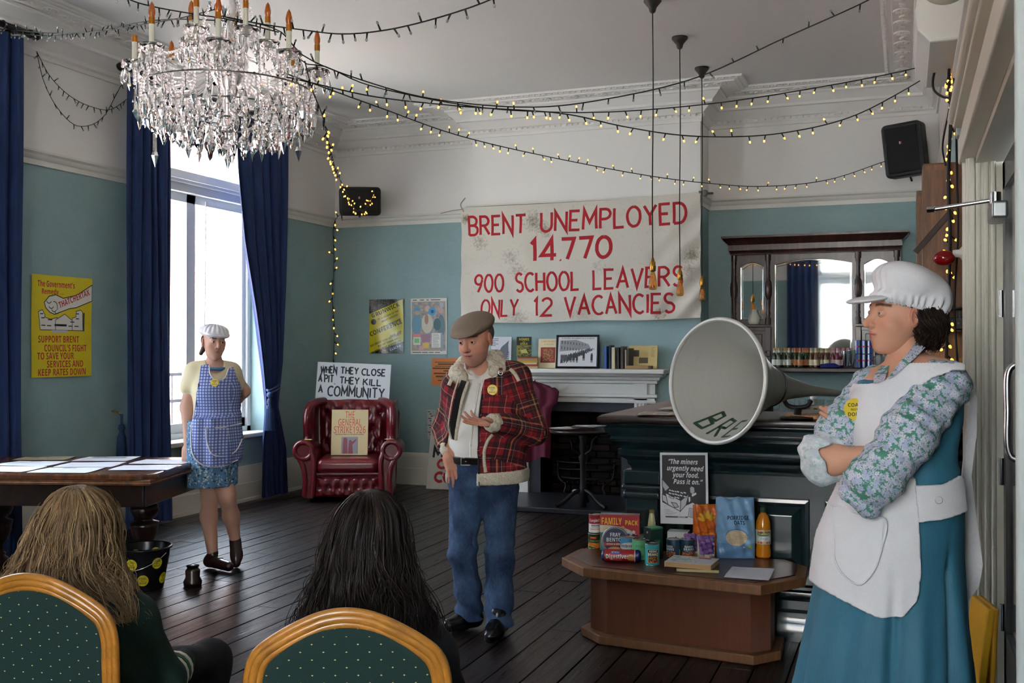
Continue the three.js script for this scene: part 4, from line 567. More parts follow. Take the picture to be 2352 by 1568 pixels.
// ---------- banner ----------
{
  const tex = canvasTex(2048, 1008, (c, w, h) => {
    c.fillStyle = '#d3ccbf'; c.fillRect(0, 0, w, h); speckle(c, w, h, 14000, '#8f8676', .25, 3); speckle(c, w, h, 6000, '#f0ece4', .3, 3);
    const stain = (x, y, r, n, a) => { for (let i = 0; i < n; i++) { const q = rr(0, 6.28), d = r * Math.sqrt(rnd()) * rr(.3, 1); c.globalAlpha = a * rnd(); c.fillStyle = rnd() > .4 ? '#5e5446' : '#8a7a66'; c.beginPath(); c.ellipse(x + Math.cos(q) * d * 1.1, y + Math.sin(q) * d, rr(2, 16), rr(1, 8), rr(0, 3), 0, 7); c.fill(); } c.globalAlpha = 1; };
    stain(w * .32, h * .14, 110, 600, .2); stain(w * .37, h * .22, 90, 350, .16); stain(w * .22, h * .44, 90, 300, .13); stain(w * .25, h * .56, 100, 350, .13); stain(w * .97, h * .5, 80, 500, .2); stain(w * .95, h * .6, 70, 300, .18); stain(w * .08, h * .3, 90, 300, .14); stain(w * .02, h * .1, 50, 250, .2); stain(w * .6, h * .55, 90, 140, .1); stain(w * .25, h * .97, 120, 300, .16); stain(w * .84, h * .96, 60, 150, .2); stain(w * .7, h * .75, 140, 140, .08); stain(w * .5, h * .95, 200, 200, .08);
    c.globalAlpha = .25; c.strokeStyle = '#857b6b'; c.lineWidth = 2; for (let i = 0; i < 120; i++) { c.beginPath(); let x = rnd() * w, y = rnd() * h; c.moveTo(x, y); for (let k = 0; k < 4; k++) { x += rr(-26, 26); y += rr(-26, 26); c.lineTo(x, y); } c.stroke(); } c.globalAlpha = 1;
    const R = '#b2232c', P = (s, a, b, y0, y1, lw, d = 0) => paintText(c, s, a * w, b * w, y0 * h, y1 * h, lw, R, 0.012);
    P('BRENT', .035, .285, .085, .24, 22); P('UNEMPLOYED', .352, .945, .075, .235, 23); P('14', .31, .415, .305, .48, 30); P(',', .43, .44, .43, .48, 12); P('770', .44, .645, .305, .475, 30);
    P('900', .062, .188, .585, .73, 20); P('SCHOOL', .243, .51, .583, .735, 21); P('LEAVERS', .572, .93, .58, .735, 21); P('ONLY', .09, .25, .8, .94, 18); P('12', .325, .4, .8, .945, 20); P('VACANCIES', .455, .895, .795, .945, 21);
  });
  const W = 2.56, H = 1.245, f = (u, v) => { const t = 1 - v; return [(u - 0.5) * W, v * H + lerp(0, 0.034, u) * 1 - 0.02 * Math.sin(PI * u) * (1 - t) + 0.006 * Math.sin(u * 14) * (t > .95 ? 1 : 0), 0.012 + 0.010 * t * Math.sin(u * 40 + v * 5) + 0.022 * sstep(.72, 1, u) * Math.sin((u * 1.1 + t * 0.55) * 46) * (0.3 + t) + 0.012 * Math.sin(u * 17 - t * 6) * t + 0.008 * Math.sin(t * 20 + u * 7)]; };
  const b = thing('protest_banner', 'stained white cloth banner with red unemployment lettering', 'banner', [-3.165, 1.812, ZC + 0.075]);
  obj('cloth', sheet(f, 120, 60, 0.002), tmat(tex, 0.9), b);
  obj('tie_cord', [tube([[-W / 2 + 0.04, H - 0.05, 0.04], [-W / 2 - 0.0, H + 0.03, 0.03], [-W / 2 + 0.05, H + 0.1, 0.02]], 0.006, 12, 6), tube([[-W / 2 + 0.03, H - 0.02, 0.03], [-W / 2 - 0.1, H - 0.03, 0.02], [-W / 2 - 0.25, H - 0.05, -0.01]], 0.005, 12, 6)], mat(0xa39a85, 0.9), b);
  obj('tie_cord', [tube([[W / 2 - 0.01, H + 0.03, 0.03], [W / 2 + 0.06, H + 0.02, -0.02], [W / 2 + 0.1, H + 0.03, -0.1]], 0.012, 12, 6), sph(0.035, W / 2 + 0.04, H + 0.02, -0.0, 10, 8)], mat(0x77786f, 0.9), b);
}
// ---------- posters and placards ----------
const INK = '#23272a';
poster('wall_poster', 'yellow poster with red lettering and a fist crushing a building', 'poster', canvasTex(640, 800, (c, w, h) => {
  c.fillStyle = '#dcc81c'; c.fillRect(0, 0, w, h); speckle(c, w, h, 2500, '#a8960c', .3, 3); const R = '#b8262c';
  txt(c, "The Government's", 255, 92, 390, 48, R); txt(c, 'Remedy', 190, 148, 180, 42, R); txt(c, '....', 310, 146, 60, 20, R);
  c.fillStyle = '#e4e0da'; c.strokeStyle = INK; c.lineWidth = 7; c.beginPath(); c.moveTo(640, 52); c.lineTo(470, 145); c.lineTo(330, 175); c.lineTo(250, 150); c.lineTo(180, 165); c.lineTo(130, 215); c.lineTo(145, 255); c.lineTo(190, 290); c.lineTo(240, 305); c.lineTo(290, 290); c.lineTo(400, 255); c.lineTo(470, 245); c.lineTo(640, 185); c.closePath(); c.fill(); c.stroke();
  c.lineWidth = 6; for (const [x, y] of [[160, 200], [185, 240], [215, 265], [245, 280]]) { c.beginPath(); c.arc(x + 20, y - 6, 26, .4, 2.8); c.stroke(); } c.beginPath(); c.moveTo(225, 205); c.quadraticCurveTo(275, 200, 270, 270); c.stroke();
  txt(c, 'THATCHERTAX', 455, 195, 345, 50, R, 'bold', 'sans-serif', -0.36);
  c.fillStyle = '#dfdbd4'; c.lineWidth = 5; const B = p => { c.beginPath(); p.forEach((q, i) => i ? c.lineTo(...q) : c.moveTo(...q)); c.closePath(); c.fill(); c.stroke(); };
  B([[70, 290], [110, 272], [140, 310], [135, 330], [200, 345], [270, 330], [270, 430], [90, 430], [80, 350]]); B([[250, 350], [350, 300], [430, 350], [430, 430], [250, 430]]); B([[430, 330], [470, 320], [470, 275], [520, 262], [540, 280], [548, 430], [430, 430]]);
  c.fillStyle = INK; for (const [x, y, ww] of [[88, 300, 34], [100, 332, 34], [100, 390, 44], [160, 392, 44], [240, 382, 130], [390, 392, 44], [455, 392, 44], [470, 290, 32], [470, 330, 32], [410, 358, 44], [170, 345, 46]]) c.fillRect(x, y, ww, y === 382 ? 16 : 8); c.fillRect(548, 285, 14, 150); c.fillStyle = '#c9c5bf'; c.fillRect(210, 430, 170, 22);
  [['SUPPORT BRENT', 285, 528, 440], ["COUNCIL'S FIGHT", 355, 598, 460], ['TO SAVE YOUR', 250, 660, 390], ['SERVICES AND', 350, 724, 400], ['KEEP RATES DOWN', 320, 788, 520]].forEach(([s, x, y, ww]) => txt(c, s, x, y, ww, 54, R));
}), 0.635, 0.8, [XL + 0.012, 1.725, -6.53], PI / 2, { curl: 0.006 });
poster('wall_poster', 'glossy yellow and black conference poster beside the corner', 'poster', canvasTex(440, 640, (c, w, h) => {
  c.fillStyle = '#24261f'; c.fillRect(0, 0, w, h); for (let i = 0; i < 2600; i++) { c.fillStyle = ['#4a4d30', '#0e0f0c', '#6c6a3a', '#8b8a70'][i % 4]; c.globalAlpha = .7; c.fillRect(rnd() * w, rnd() * h, rr(2, 12), rr(2, 10)); } c.globalAlpha = 1;
  c.fillStyle = '#c9bd1c'; c.beginPath(); c.moveTo(0, 170); c.lineTo(w, 0); c.lineTo(w, 500); c.lineTo(0, 640); c.closePath(); c.fill(); const K = '#1c1d17', a = -0.37;
  txt(c, 'GRUNWICK', 215, 150, 390, 50, K, 'bold', 'sans-serif', a); txt(c, "'77  A LESSON OF THE", 240, 200, 300, 22, K, 'bold', 'sans-serif', a); txt(c, 'WHAT LESSONS', 265, 232, 230, 22, K, 'bold', 'sans-serif', a); txt(c, '30TH ANNIVERSARY', 280, 290, 270, 20, K, 'bold', 'sans-serif', a); txt(c, 'CONFERENCE', 220, 360, 440, 54, K, 'bold', 'sans-serif', a); txt(c, '10AM - 4PM', 340, 420, 160, 24, K, 'bold', 'sans-serif', a); txt(c, 'SATURDAY 15TH SEPTEMBER', 215, 490, 420, 24, K, 'bold', 'sans-serif', a); txt(c, 'BRENT TOWN HALL', 260, 515, 300, 24, K, 'bold', 'sans-serif', a); txt(c, 'FORTY LANE WEMBLEY', 225, 575, 400, 28, K, 'bold', 'sans-serif', a);
  c.fillStyle = K; c.beginPath(); c.arc(55, 265, 34, 0, 7); c.fill(); txt(c, 'CLICPA', 340, 585, 150, 26, '#b9c4cc', 'bold', 'sans-serif', a);
}), 0.44, 0.625, [-5.615, 1.805, ZB + 0.012], 0, { rough: 0.18, curl: 0.012 });
poster('wall_poster', 'pastel collage poster with white border next to the yellow one', 'poster', canvasTex(440, 640, (c, w, h) => {
  c.fillStyle = '#dcd8cc'; c.fillRect(0, 0, w, h); c.fillStyle = '#a8a294'; c.fillRect(12, 36, w - 26, h - 74); const cols = ['#7f9aa8', '#b08a8a', '#c8b8a0', '#8a7f88', '#a7b0a0', '#6f8a94', '#c09a98', '#b7a7a7'];
  for (let i = 0; i < 900; i++) { c.globalAlpha = .5; c.fillStyle = cols[i % 8]; c.fillRect(12 + rnd() * (w - 60), 36 + rnd() * (h - 120), rr(8, 40), rr(8, 40)); } c.globalAlpha = 1;
  const e = (x, y, a, b, q) => { c.fillStyle = q; c.beginPath(); c.ellipse(x, y, a, b, 0, 0, 7); c.fill(); };
  e(70, 300, 60, 120, '#6d9cb4'); e(75, 130, 40, 26, '#5d9cc8'); e(75, 165, 26, 26, '#c8a596'); e(205, 120, 34, 34, '#d0b8a8'); e(200, 290, 70, 110, '#cfcab8'); e(190, 240, 24, 60, '#b08878'); e(260, 150, 46, 46, '#4fa4d0'); e(262, 152, 20, 20, '#2a5a90'); e(370, 140, 30, 34, '#c8a596'); e(370, 320, 46, 130, '#6a8088'); e(375, 500, 26, 110, '#9a9ca2'); e(320, 300, 46, 70, '#4a6a72'); e(375, 80, 24, 32, '#aab8c0');
  c.fillStyle = '#e08a88'; c.fillRect(30, 405, 90, 40); c.fillStyle = '#d8e0cc'; c.fillRect(30, 445, 90, 90); c.fillStyle = '#8fc98a'; c.fillRect(44, 460, 62, 50); c.fillStyle = '#a87f94'; c.fillRect(140, 410, 100, 90); c.fillStyle = '#e6c060'; c.fillRect(145, 510, 80, 62); c.fillStyle = '#d8a8a8'; c.fillRect(100, 548, 60, 46); c.fillStyle = '#e8e6dc'; c.fillRect(256, 398, 108, 165); c.fillStyle = '#6a6a66'; for (let k = 0; k < 9; k++) c.fillRect(268, 410 + k * 17, rr(50, 84), 4);
  c.fillStyle = '#5a5850'; for (const [x, ww] of [[24, 50], [110, 52], [190, 30], [244, 120]]) c.fillRect(x, 14, ww, 10); for (const [x, ww] of [[20, 110], [140, 70], [222, 60], [296, 60]]) c.fillRect(x, 616, ww, 9);
}), 0.45, 0.635, [-5.076, 1.803, ZB + 0.01], 0, { curl: 0.006 });
poster('notice_sheet', 'orange printed notice on the wall behind the speaker', 'notice', canvasTex(320, 300, (c, w, h) => { c.fillStyle = '#d8803e'; c.fillRect(0, 0, w, h); c.fillStyle = '#5a3a24'; [[30, 40, 270, 7], [60, 58, 200, 14], [30, 84, 270, 7], [10, 104, 300, 14], [110, 134, 120, 12], [20, 160, 280, 14], [40, 192, 240, 15], [44, 212, 200, 3], [60, 238, 190, 10]].forEach(r => c.fillRect(...r)); }), 0.42, 0.31, [-4.83, 1.285, ZB + 0.008], 0);
{ // cardboard placard leaning behind the armchair
  const tex = canvasTex(1060, 580, (c, w, h) => { c.fillStyle = '#c6c9c9'; c.fillRect(0, 0, w, h); c.globalAlpha = .35; c.strokeStyle = '#9a9c9c'; for (const x of [180, 390, 590, 770]) { c.beginPath(); c.moveTo(x, 0); c.lineTo(x + 8, h); c.stroke(); } c.globalAlpha = 1; const B = (s, x0, x1, a, b, lw = 19) => paintText(c, s, x0, x1, a, b, lw, '#22262a', .03);
    B('WHEN', 55, 285, 60, 152); B('THEY', 345, 595, 62, 152); B('CLOSE', 650, 980, 74, 160); B('A', 30, 78, 188, 278); B('PIT', 118, 245, 182, 282); B(',', 262, 272, 270, 300); B('THEY', 340, 615, 200, 292); B('KILL', 680, 930, 212, 300); B('A', 42, 96, 340, 430); B('COMMUNITY', 178, 985, 338, 470, 21); });
  const g = merge(boxUVfront(rbox(0.85, 0.45, 0.012, 0, 0, 0, 0.003), 0.85, 0.45));
  const p = single('cardboard_placard', 'white card placard about closing a pit, above the armchair', 'placard', g, tmat(tex, 0.75), [-5.62, 1.165, -10.02], 0.14); p.rotation.order = 'YXZ'; p.rotation.x = -0.1; p.rotation.z = -0.035;
}
function boxUVfront(g, w, h) { g = nz(g); const p = g.attributes.position, u = g.attributes.uv; for (let i = 0; i < p.count; i++) u.setXY(i, p.getX(i) / w + 0.5, p.getY(i) / h + 0.5); return g; }
{ // book cover print propped on the armchair
  const tex = canvasTex(500, 620, (c, w, h) => { c.fillStyle = '#cbb78a'; c.fillRect(0, 0, w, h); speckle(c, w, h, 2500, '#8c7644', .3, 3); const R = '#c4402a'; txt(c, 'THE', 250, 118, 130, 96, R, ''); txt(c, 'GENERAL', 248, 218, 322, 92, R, ''); txt(c, 'STRIKE1926', 250, 320, 440, 92, R, ''); txt(c, 'THE BRITISH GAZETTE & THE BRITISH WORKER', 245, 346, 390, 14, '#2a2a22'); c.fillStyle = '#8d8a92'; c.fillRect(140, 372, 226, 230); c.fillStyle = '#8a4a52'; c.beginPath(); c.moveTo(160, 602); c.lineTo(165, 420); c.lineTo(220, 400); c.lineTo(225, 602); c.fill(); c.beginPath(); c.moveTo(235, 602); c.lineTo(240, 450); c.lineTo(285, 440); c.lineTo(340, 400); c.lineTo(345, 415); c.lineTo(290, 480); c.lineTo(300, 602); c.fill(); c.beginPath(); c.arc(190, 405, 24, 0, 7); c.arc(262, 435, 20, 0, 7); c.fill(); });
  const p = single('cover_board', 'cream board about a strike of 1926 propped on the armchair', 'poster board', boxUVfront(rbox(0.38, 0.47, 0.01, 0, 0, 0, 0.002), 0.38, 0.47), tmat(tex, 0.6), [-5.40, 0.68, -9.56], 0.36); p.rotation.order = 'YXZ'; p.rotation.x = -0.14;
}
{ // placard hidden behind the speaker
  const tex = canvasTex(400, 760, (c, w, h) => { c.fillStyle = '#cfcdc6'; c.fillRect(0, 0, w, h); speckle(c, w, h, 600, '#8a8478', .4, 4); paintText(c, 'MEN', 60, 380, 330, 430, 26, '#25282b'); paintText(c, 'CAN', 120, 420, 455, 540, 28, '#b5262c'); paintText(c, 'CUT', 100, 400, 590, 680, 30, '#b5262c'); });
  const p = single('leaning_placard', 'tall white placard on the floor behind the speaker', 'placard', boxUVfront(rbox(0.4, 0.8, 0.012, 0, 0, 0, 0.003), 0.4, 0.8), tmat(tex, 0.7), [-4.74, 0.4, -10.52], 0.05); p.rotation.order = 'YXZ'; p.rotation.x = -0.22; 
}
single('leaflet_holder', 'white leaflet rack on the wall right of the armchair', 'leaflets', boxUVfront(rbox(0.09, 0.33, 0.03, 0, 0, 0, 0.004), .09, .33), tmat(canvasTex(64, 256, (c, w, h) => { c.fillStyle = '#b5b4ac'; c.fillRect(0, 0, w, h); c.fillStyle = '#4a4a4c'; for (let k = 0; k < 12; k++) c.fillRect(8 + (k % 3) * 12, 10 + k * 20, rr(16, 36), 8); }), .6), [-5.02, .69, ZB + .06], 0.1);
poster('miners_poster', 'black and white food appeal poster on the bar front', 'poster', canvasTex(560, 800, (c, w, h) => {
  c.fillStyle = '#d9d9de'; c.fillRect(0, 0, w, h); c.fillStyle = '#1c1b1d'; c.fillRect(24, 28, w - 52, 612); const W = '#e3e3e8'; const T = (s, x, y, ww) => txt(c, s, x, y, ww, 56, W, 'bold', 'sans-serif', 0.02, -0.2);
  T('“The miners', 265, 130, 350); T('urgently need', 290, 205, 430); T('your food.', 300, 280, 310); T('Pass it on.”', 320, 355, 340);
  const poly = (p, f, lw = 7) => { c.beginPath(); p.forEach((q, i) => i ? c.lineTo(...q) : c.moveTo(...q)); c.closePath(); c.fillStyle = f; c.fill(); if (lw) { c.strokeStyle = '#18181a'; c.lineWidth = lw; c.stroke(); } };
  poly([[24, 300], [110, 395], [60, 440], [24, 380]], '#b5b6bf'); poly([[24, 560], [190, 640], [380, 560], [440, 600], [480, 680], [532, 660], [532, 740], [24, 740]], '#d9d9de', 0); poly([[24, 470], [130, 520], [110, 600], [24, 540]], '#c3c4cc');
  poly([[60, 455], [240, 540], [235, 660], [90, 585]], '#d6d6dc'); poly([[240, 540], [335, 465], [300, 590], [235, 660]], '#bfc0c8'); poly([[60, 455], [110, 400], [200, 375], [320, 420], [335, 465], [240, 540]], '#1c1b1d');
  for (let i = 0; i < 16; i++) { const x = 100 + (i % 6) * 34 + rr(-8, 8), y = 410 + Math.floor(i / 6) * 36 + rr(-6, 6) + (i % 6) * 6; poly([[x, y], [x + 34, y + 12], [x + 28, y + 30], [x - 6, y + 18]], '#dcdce2', 5); }
  poly([[345, 395], [365, 375], [400, 390], [405, 440], [380, 470], [350, 450]], '#b5b6bf'); poly([[365, 470], [415, 445], [425, 465], [375, 495]], W, 0); poly([[130, 560], [190, 570], [215, 610], [170, 620]], '#b9bac2'); poly([[330, 500], [350, 495], [352, 540], [335, 560]], W, 0);
  poly([[340, 620], [520, 650], [500, 760], [325, 715]], '#bfc0c8', 4); c.fillStyle = '#85868c'; for (let k = 0; k < 9; k++) { c.save(); c.translate(348, 640 + k * 9); c.rotate(.17); c.fillRect(0, 0, 66, 3); c.fillRect(84, 0, 66, 3); c.restore(); } c.strokeStyle = '#9a9aa6'; c.lineWidth = 2; c.strokeRect(50, 600, 180, 110); for (let k = 0; k < 6; k++) c.fillRect(62, 640 + k * 11, rr(50, 150), 3); c.fillStyle = '#1c1b1d'; c.fillRect(60, 716, 260, 14); txt(c, 'BRENT SUPPORT', 250, 728, 90, 10, W);
}), 0.262, 0.385, [-1.13, 0.79, BZ + 0.135], 0, { rx: -0.1, rz: 0.03, curl: .003 });
// ---------- mantel shelf ----------
{
  const my = 1.346, mz = ZC + 0.13, M = (px) => onZ(px, 850, mz).x;
  const cover = (name, label, cat, tex, w, h, px, ry, rx, d = 0.012, y = my, z = mz) => { const g = rbox(w, h, d, 0, h / 2, 0, 0.002); const m = single(name, label, cat, boxUVfront(g.translate(0, -h / 2, 0), w, h).translate(0, h / 2, 0), tmat(tex, 0.5), [M(px), y, z], ry); m.rotation.order = 'YXZ'; m.rotation.x = rx; return m; };
  cover('greeting_print', 'white print with grey silhouette on the mantel shelf', 'print', canvasTex(220, 330, (c, w, h) => { c.fillStyle = '#c9cad2'; c.fillRect(0, 0, w, h); c.fillStyle = '#5c626e'; c.beginPath(); c.moveTo(110, 330); c.lineTo(100, 200); c.quadraticCurveTo(80, 120, 150, 80); c.lineTo(190, 40); c.lineTo(185, 90); c.quadraticCurveTo(200, 180, 170, 240); c.lineTo(180, 330); c.fill(); for (let k = 0; k < 5; k++) c.fillRect(10, 20 + k * 18, rr(30, 70), 6); txt(c, 'WORKER', 200, 230, 150, 26, '#444a56', 'bold', 'sans-serif', -1.57); }), 0.22, 0.33, 1150, 0.1, -0.13);
  const pile = [[0x8a5a3c, .018], [0xb98a74, .022], [0xc9a63c, .022], [0xd8cfa8, .016], [0xb0484c, .02], [0xc8b080, .02]]; let y = my; pile.reverse().forEach(([col, t], i) => { const b = thing('lying_book', ['bottom', 'second', 'third', 'fourth', 'fifth', 'top'][i] + ' book of the pile on the mantel', 'book', [M(1213), y, mz + 0.02], 0.3 + rr(-.1, .1), 'pile of books on the mantel'); obj('cover', [box(.21, .002, .14, 0, .001, 0), box(.21, .002, .14, 0, t - .001, 0), box(.21, t, .003, 0, t / 2, .07)], mat(col, .6), b); obj('pages', box(.204, t - .004, .134, 0, t / 2, -.001), mat(0xd8cfb4, .9), b); y += t + .0005; });
  cover('paperback_book', 'black and yellow paperback standing on the book pile', 'book', canvasTex(200, 270, (c, w, h) => { c.fillStyle = '#20211a'; c.fillRect(0, 0, w, h); c.fillStyle = '#7d7a32'; c.fillRect(0, 118, w, 152); txt(c, 'HOMES', 100, 52, 140, 34, '#c9bf3c'); txt(c, 'NOT', 100, 78, 40, 14, '#c9bf3c'); txt(c, 'DOLE', 100, 110, 100, 28, '#c9bf3c'); c.fillStyle = '#26271c'; for (let i = 0; i < 60; i++) c.fillRect(rnd() * w, 130 + rnd() * 130, rr(6, 30), rr(4, 18)); c.fillStyle = '#b5ad58'; c.beginPath(); c.moveTo(50, 180); c.lineTo(130, 170); c.lineTo(160, 230); c.lineTo(70, 225); c.fill(); }), 0.155, 0.205, 1204, 0.2, -0.1, 0.014, y, mz + .01);
  cover('hardback_book', 'cream hardback with red cover plate left of the frame', 'book', canvasTex(260, 360, (c, w, h) => { c.fillStyle = '#d6c8a0'; c.fillRect(0, 0, w, h); txt(c, 'LABOUR PARTY', 140, 40, 200, 20, '#b86a3c', '', 'serif'); txt(c, 'IN PICTURES', 140, 74, 130, 15, '#b86a3c', '', 'serif'); c.fillStyle = '#8c2a30'; c.fillRect(34, 104, 196, 190); for (let i = 0; i < 260; i++) { c.fillStyle = ['#b08a3c', '#7a4a2a', '#c86a3a', '#5a6a4a'][i % 4]; c.fillRect(62 + rnd() * 130, 120 + rnd() * 150, rr(4, 16), rr(4, 14)); } }), 0.21, 0.305, 1256, 0.04, -0.14, 0.016, my, mz - .02);
  const fr = thing('framed_photo', 'black framed photograph of a marching crowd on the mantel', 'picture', [M(1326), my, mz + 0.02], 0.02); fr.rotation.order = 'YXZ'; fr.rotation.x = -0.12;
  const w = 0.455, h = 0.345; obj('frame', [rbox(w, 0.022, 0.022, 0, 0.011, 0), rbox(w, 0.022, 0.022, 0, h - 0.011, 0), rbox(0.022, h, 0.022, -w / 2 + 0.011, h / 2, 0), rbox(0.022, h, 0.022, w / 2 - 0.011, h / 2, 0), box(w - .01, h - .01, .006, 0, h / 2, -.008)], blackGloss, fr);
  obj('photograph', boxUVfront(box(w - 0.04, h - 0.04, 0.004), w - 0.04, h - 0.04).translate(0, h / 2, 0.002), tmat(canvasTex(640, 480, (c, W, H) => {
    c.fillStyle = '#cfcfd1'; c.fillRect(0, 0, W, H); txt(c, 'A Strike-breaker is a traitor', 330, 34, 540, 22, '#3a3a3c', 'bold', 'serif'); c.fillStyle = '#8f9092'; c.beginPath(); c.moveTo(40, 60); c.lineTo(300, 50); c.lineTo(500, 120); c.lineTo(540, 190); c.lineTo(30, 240); c.fill(); c.fillStyle = '#55565a'; for (let r = 0; r < 2; r++) for (let k = 0; k < 9; k++) c.fillRect(60 + k * 48 - r * 6, 62 + r * 92 + k * 7, 20 - k, 50 - k * 3);
    for (let i = 0; i < 420; i++) { const t = rnd(), x = 90 + t * 460 + rr(-50, 50), yy = 330 - t * 150 + rr(-10, 70) * (1 - t * .6), s = 1.2 - t * .8; c.fillStyle = ['#2e2f33', '#45464a', '#606165', '#1f2024'][i % 4]; c.fillRect(x, yy, 12 * s, 34 * s); c.beginPath(); c.arc(x + 6 * s, yy - 4 * s, 6 * s, 0, 7); c.fill(); }
    for (const [x, yy] of [[200, 350], [250, 350], [300, 355], [410, 320], [540, 350]]) { c.fillStyle = '#303136'; c.fillRect(x, yy - 60, 36, 90); c.fillRect(x + 4, yy + 20, 11, 44); c.fillRect(x + 22, yy + 20, 11, 44); c.beginPath(); c.arc(x + 18, yy - 70, 14, 0, 7); c.fill(); } c.fillStyle = '#4a4b50'; c.fillRect(50, 290, 110, 70); c.fillStyle = '#aaa'; c.fillRect(50, 275, 90, 20);
  }), 0.3), fr);
  [[1395, .225, .022, 0x2a5a9c, 'blue'], [1405, .235, .014, 0x1c2a44, 'navy'], [1413, .215, .03, 0xcfc6a0, 'cream'], [1424, .215, .018, 0x25282c, 'black'], [1433, .225, .026, 0x4a4038, 'brown'], [1441, .19, .01, 0xb5b2a8, 'grey']].forEach(([px, hh, t, col, n]) => { const b = thing('standing_book', n + ' spined book standing at the right of the mantel', 'book', [M(px), my, mz], 0, 'upright books on the mantel'); obj('cover', [box(.003, hh, .15, -t / 2, hh / 2, 0), box(.003, hh, .15, t / 2, hh / 2, 0), box(t, hh, .004, 0, hh / 2, .075)], mat(col, .5), b); obj('pages', box(t - .004, hh - .008, .142, 0, hh / 2, 0), mat(0xd8cfb4, .9), b); });
  cover('yellowed_album', 'yellowed open album cover at the right end of the mantel', 'book', canvasTex(320, 250, (c, W, H) => { c.fillStyle = '#cdb576'; c.fillRect(0, 0, W, H); speckle(c, W, H, 500, '#8a7440', .4, 3); c.fillStyle = '#3f3826'; c.fillRect(0, 30, 60, 190); c.fillRect(60, 50, 60, 70); c.fillStyle = '#5c5236'; c.fillRect(120, 130, 100, 60); c.fillStyle = '#8a7848'; for (let k = 0; k < 9; k++) c.fillRect(250, 20 + k * 12, rr(20, 50), 3); }), 0.3, 0.235, 1474, -0.03, -0.12, 0.01, my, mz - .03);
  const b = thing('lying_book', 'brown paperback lying in front of the album', 'book', [M(1470), my, mz + .06], .03); obj('cover', box(.24, .03, .1, 0, .017, 0), mat(0xa88a58, .7), b); obj('spine', box(.03, .031, .1, .12, .017, 0), mat(0x5a4a34, .7), b);
}
// ---------- maroon t-shirt hanging from the mantel ----------
{
  const s = thing('tshirt', 'maroon t-shirt with yellow badge hanging from the mantel', 't-shirt', [-3.62, 0, ZC + 0.3], 0.05);
  const outl = y => interp([[0.42, 0.235], [0.85, 0.24], [0.95, 0.25], [1.0, 0.31], [1.12, 0.33], [1.2, 0.22], [1.23, 0.09]], y);
  const f = (u, v) => { const y = lerp(0.42, 1.235, v), w = outl(y), x = (u * 2 - 1) * w; return [x, y - Math.abs(u - .5) * (v > .9 ? .05 : 0) + (v < .1 ? .03 * Math.sin(u * 9) : 0), 0.018 * Math.sin(u * 16 + v * 3) * (1.1 - v) + 0.012 * Math.sin(u * 29)]; };
  const tx = canvasTex(512, 512, (c, w, h) => { c.fillStyle = '#5e1730'; c.fillRect(0, 0, w, h); speckle(c, w, h, 3000, '#3c0d1e', .3, 3); c.fillStyle = '#c99a2c'; c.strokeStyle = '#c99a2c'; c.lineWidth = 6; c.beginPath(); c.arc(330, 200, 26, PI, 2 * PI); c.stroke(); c.beginPath(); c.arc(330, 205, 14, 0, 7); c.fill(); c.beginPath(); c.moveTo(314, 205); c.lineTo(346, 205); c.lineTo(352, 240); c.lineTo(308, 240); c.fill(); c.fillRect(306, 244, 48, 6); });
  obj('fabric', merge(grid(f, 40, 40), grid((u, v) => { const p = f(u, v); return [p[0], p[1], p[2] - 0.03]; }, 40, 40, true)), tmat(tx, 0.9), s); obj('neck_rib', tube([[-.09, 1.225, .01], [-.05, 1.19, .015], [0, 1.175, .018], [.05, 1.19, .015], [.09, 1.225, .01]], .008, 16, 6), mat(0x4a1024, .9), s);
}
// ---------- papers ----------
const paperTex = [0, 1, 2].map(k => canvasTex(300, 212, (c, w, h) => { c.fillStyle = '#e9ecf4'; c.fillRect(0, 0, w, h); c.globalAlpha = .35; c.fillStyle = '#4c5260'; for (let i = 0; i < 9; i++) c.fillRect(24, 60 + i * 14, rr(90, 230), 3); if (k) { c.globalAlpha = .5; c.fillRect(rr(20, 150), 16, 70, 22); } if (k === 2) { c.globalAlpha = .6; c.fillRect(40, 30, 200, 46); c.fillStyle = '#888'; c.fillRect(60, 40, 70, 30); } c.globalAlpha = 1; }));
function flat(name, label, cat, tex, w, d, p, ry, group, t = 0.0015) { const g = sheet((u, v) => [(u - .5) * w, 0.002 + t + 0.002 * Math.sin(u * 4 + 1) * Math.sin(v * 5), (.5 - v) * d], 8, 8, t, [0, 1, 0]); return single(name, label, cat, g, tmat(tex, 0.6), p, ry, group); }
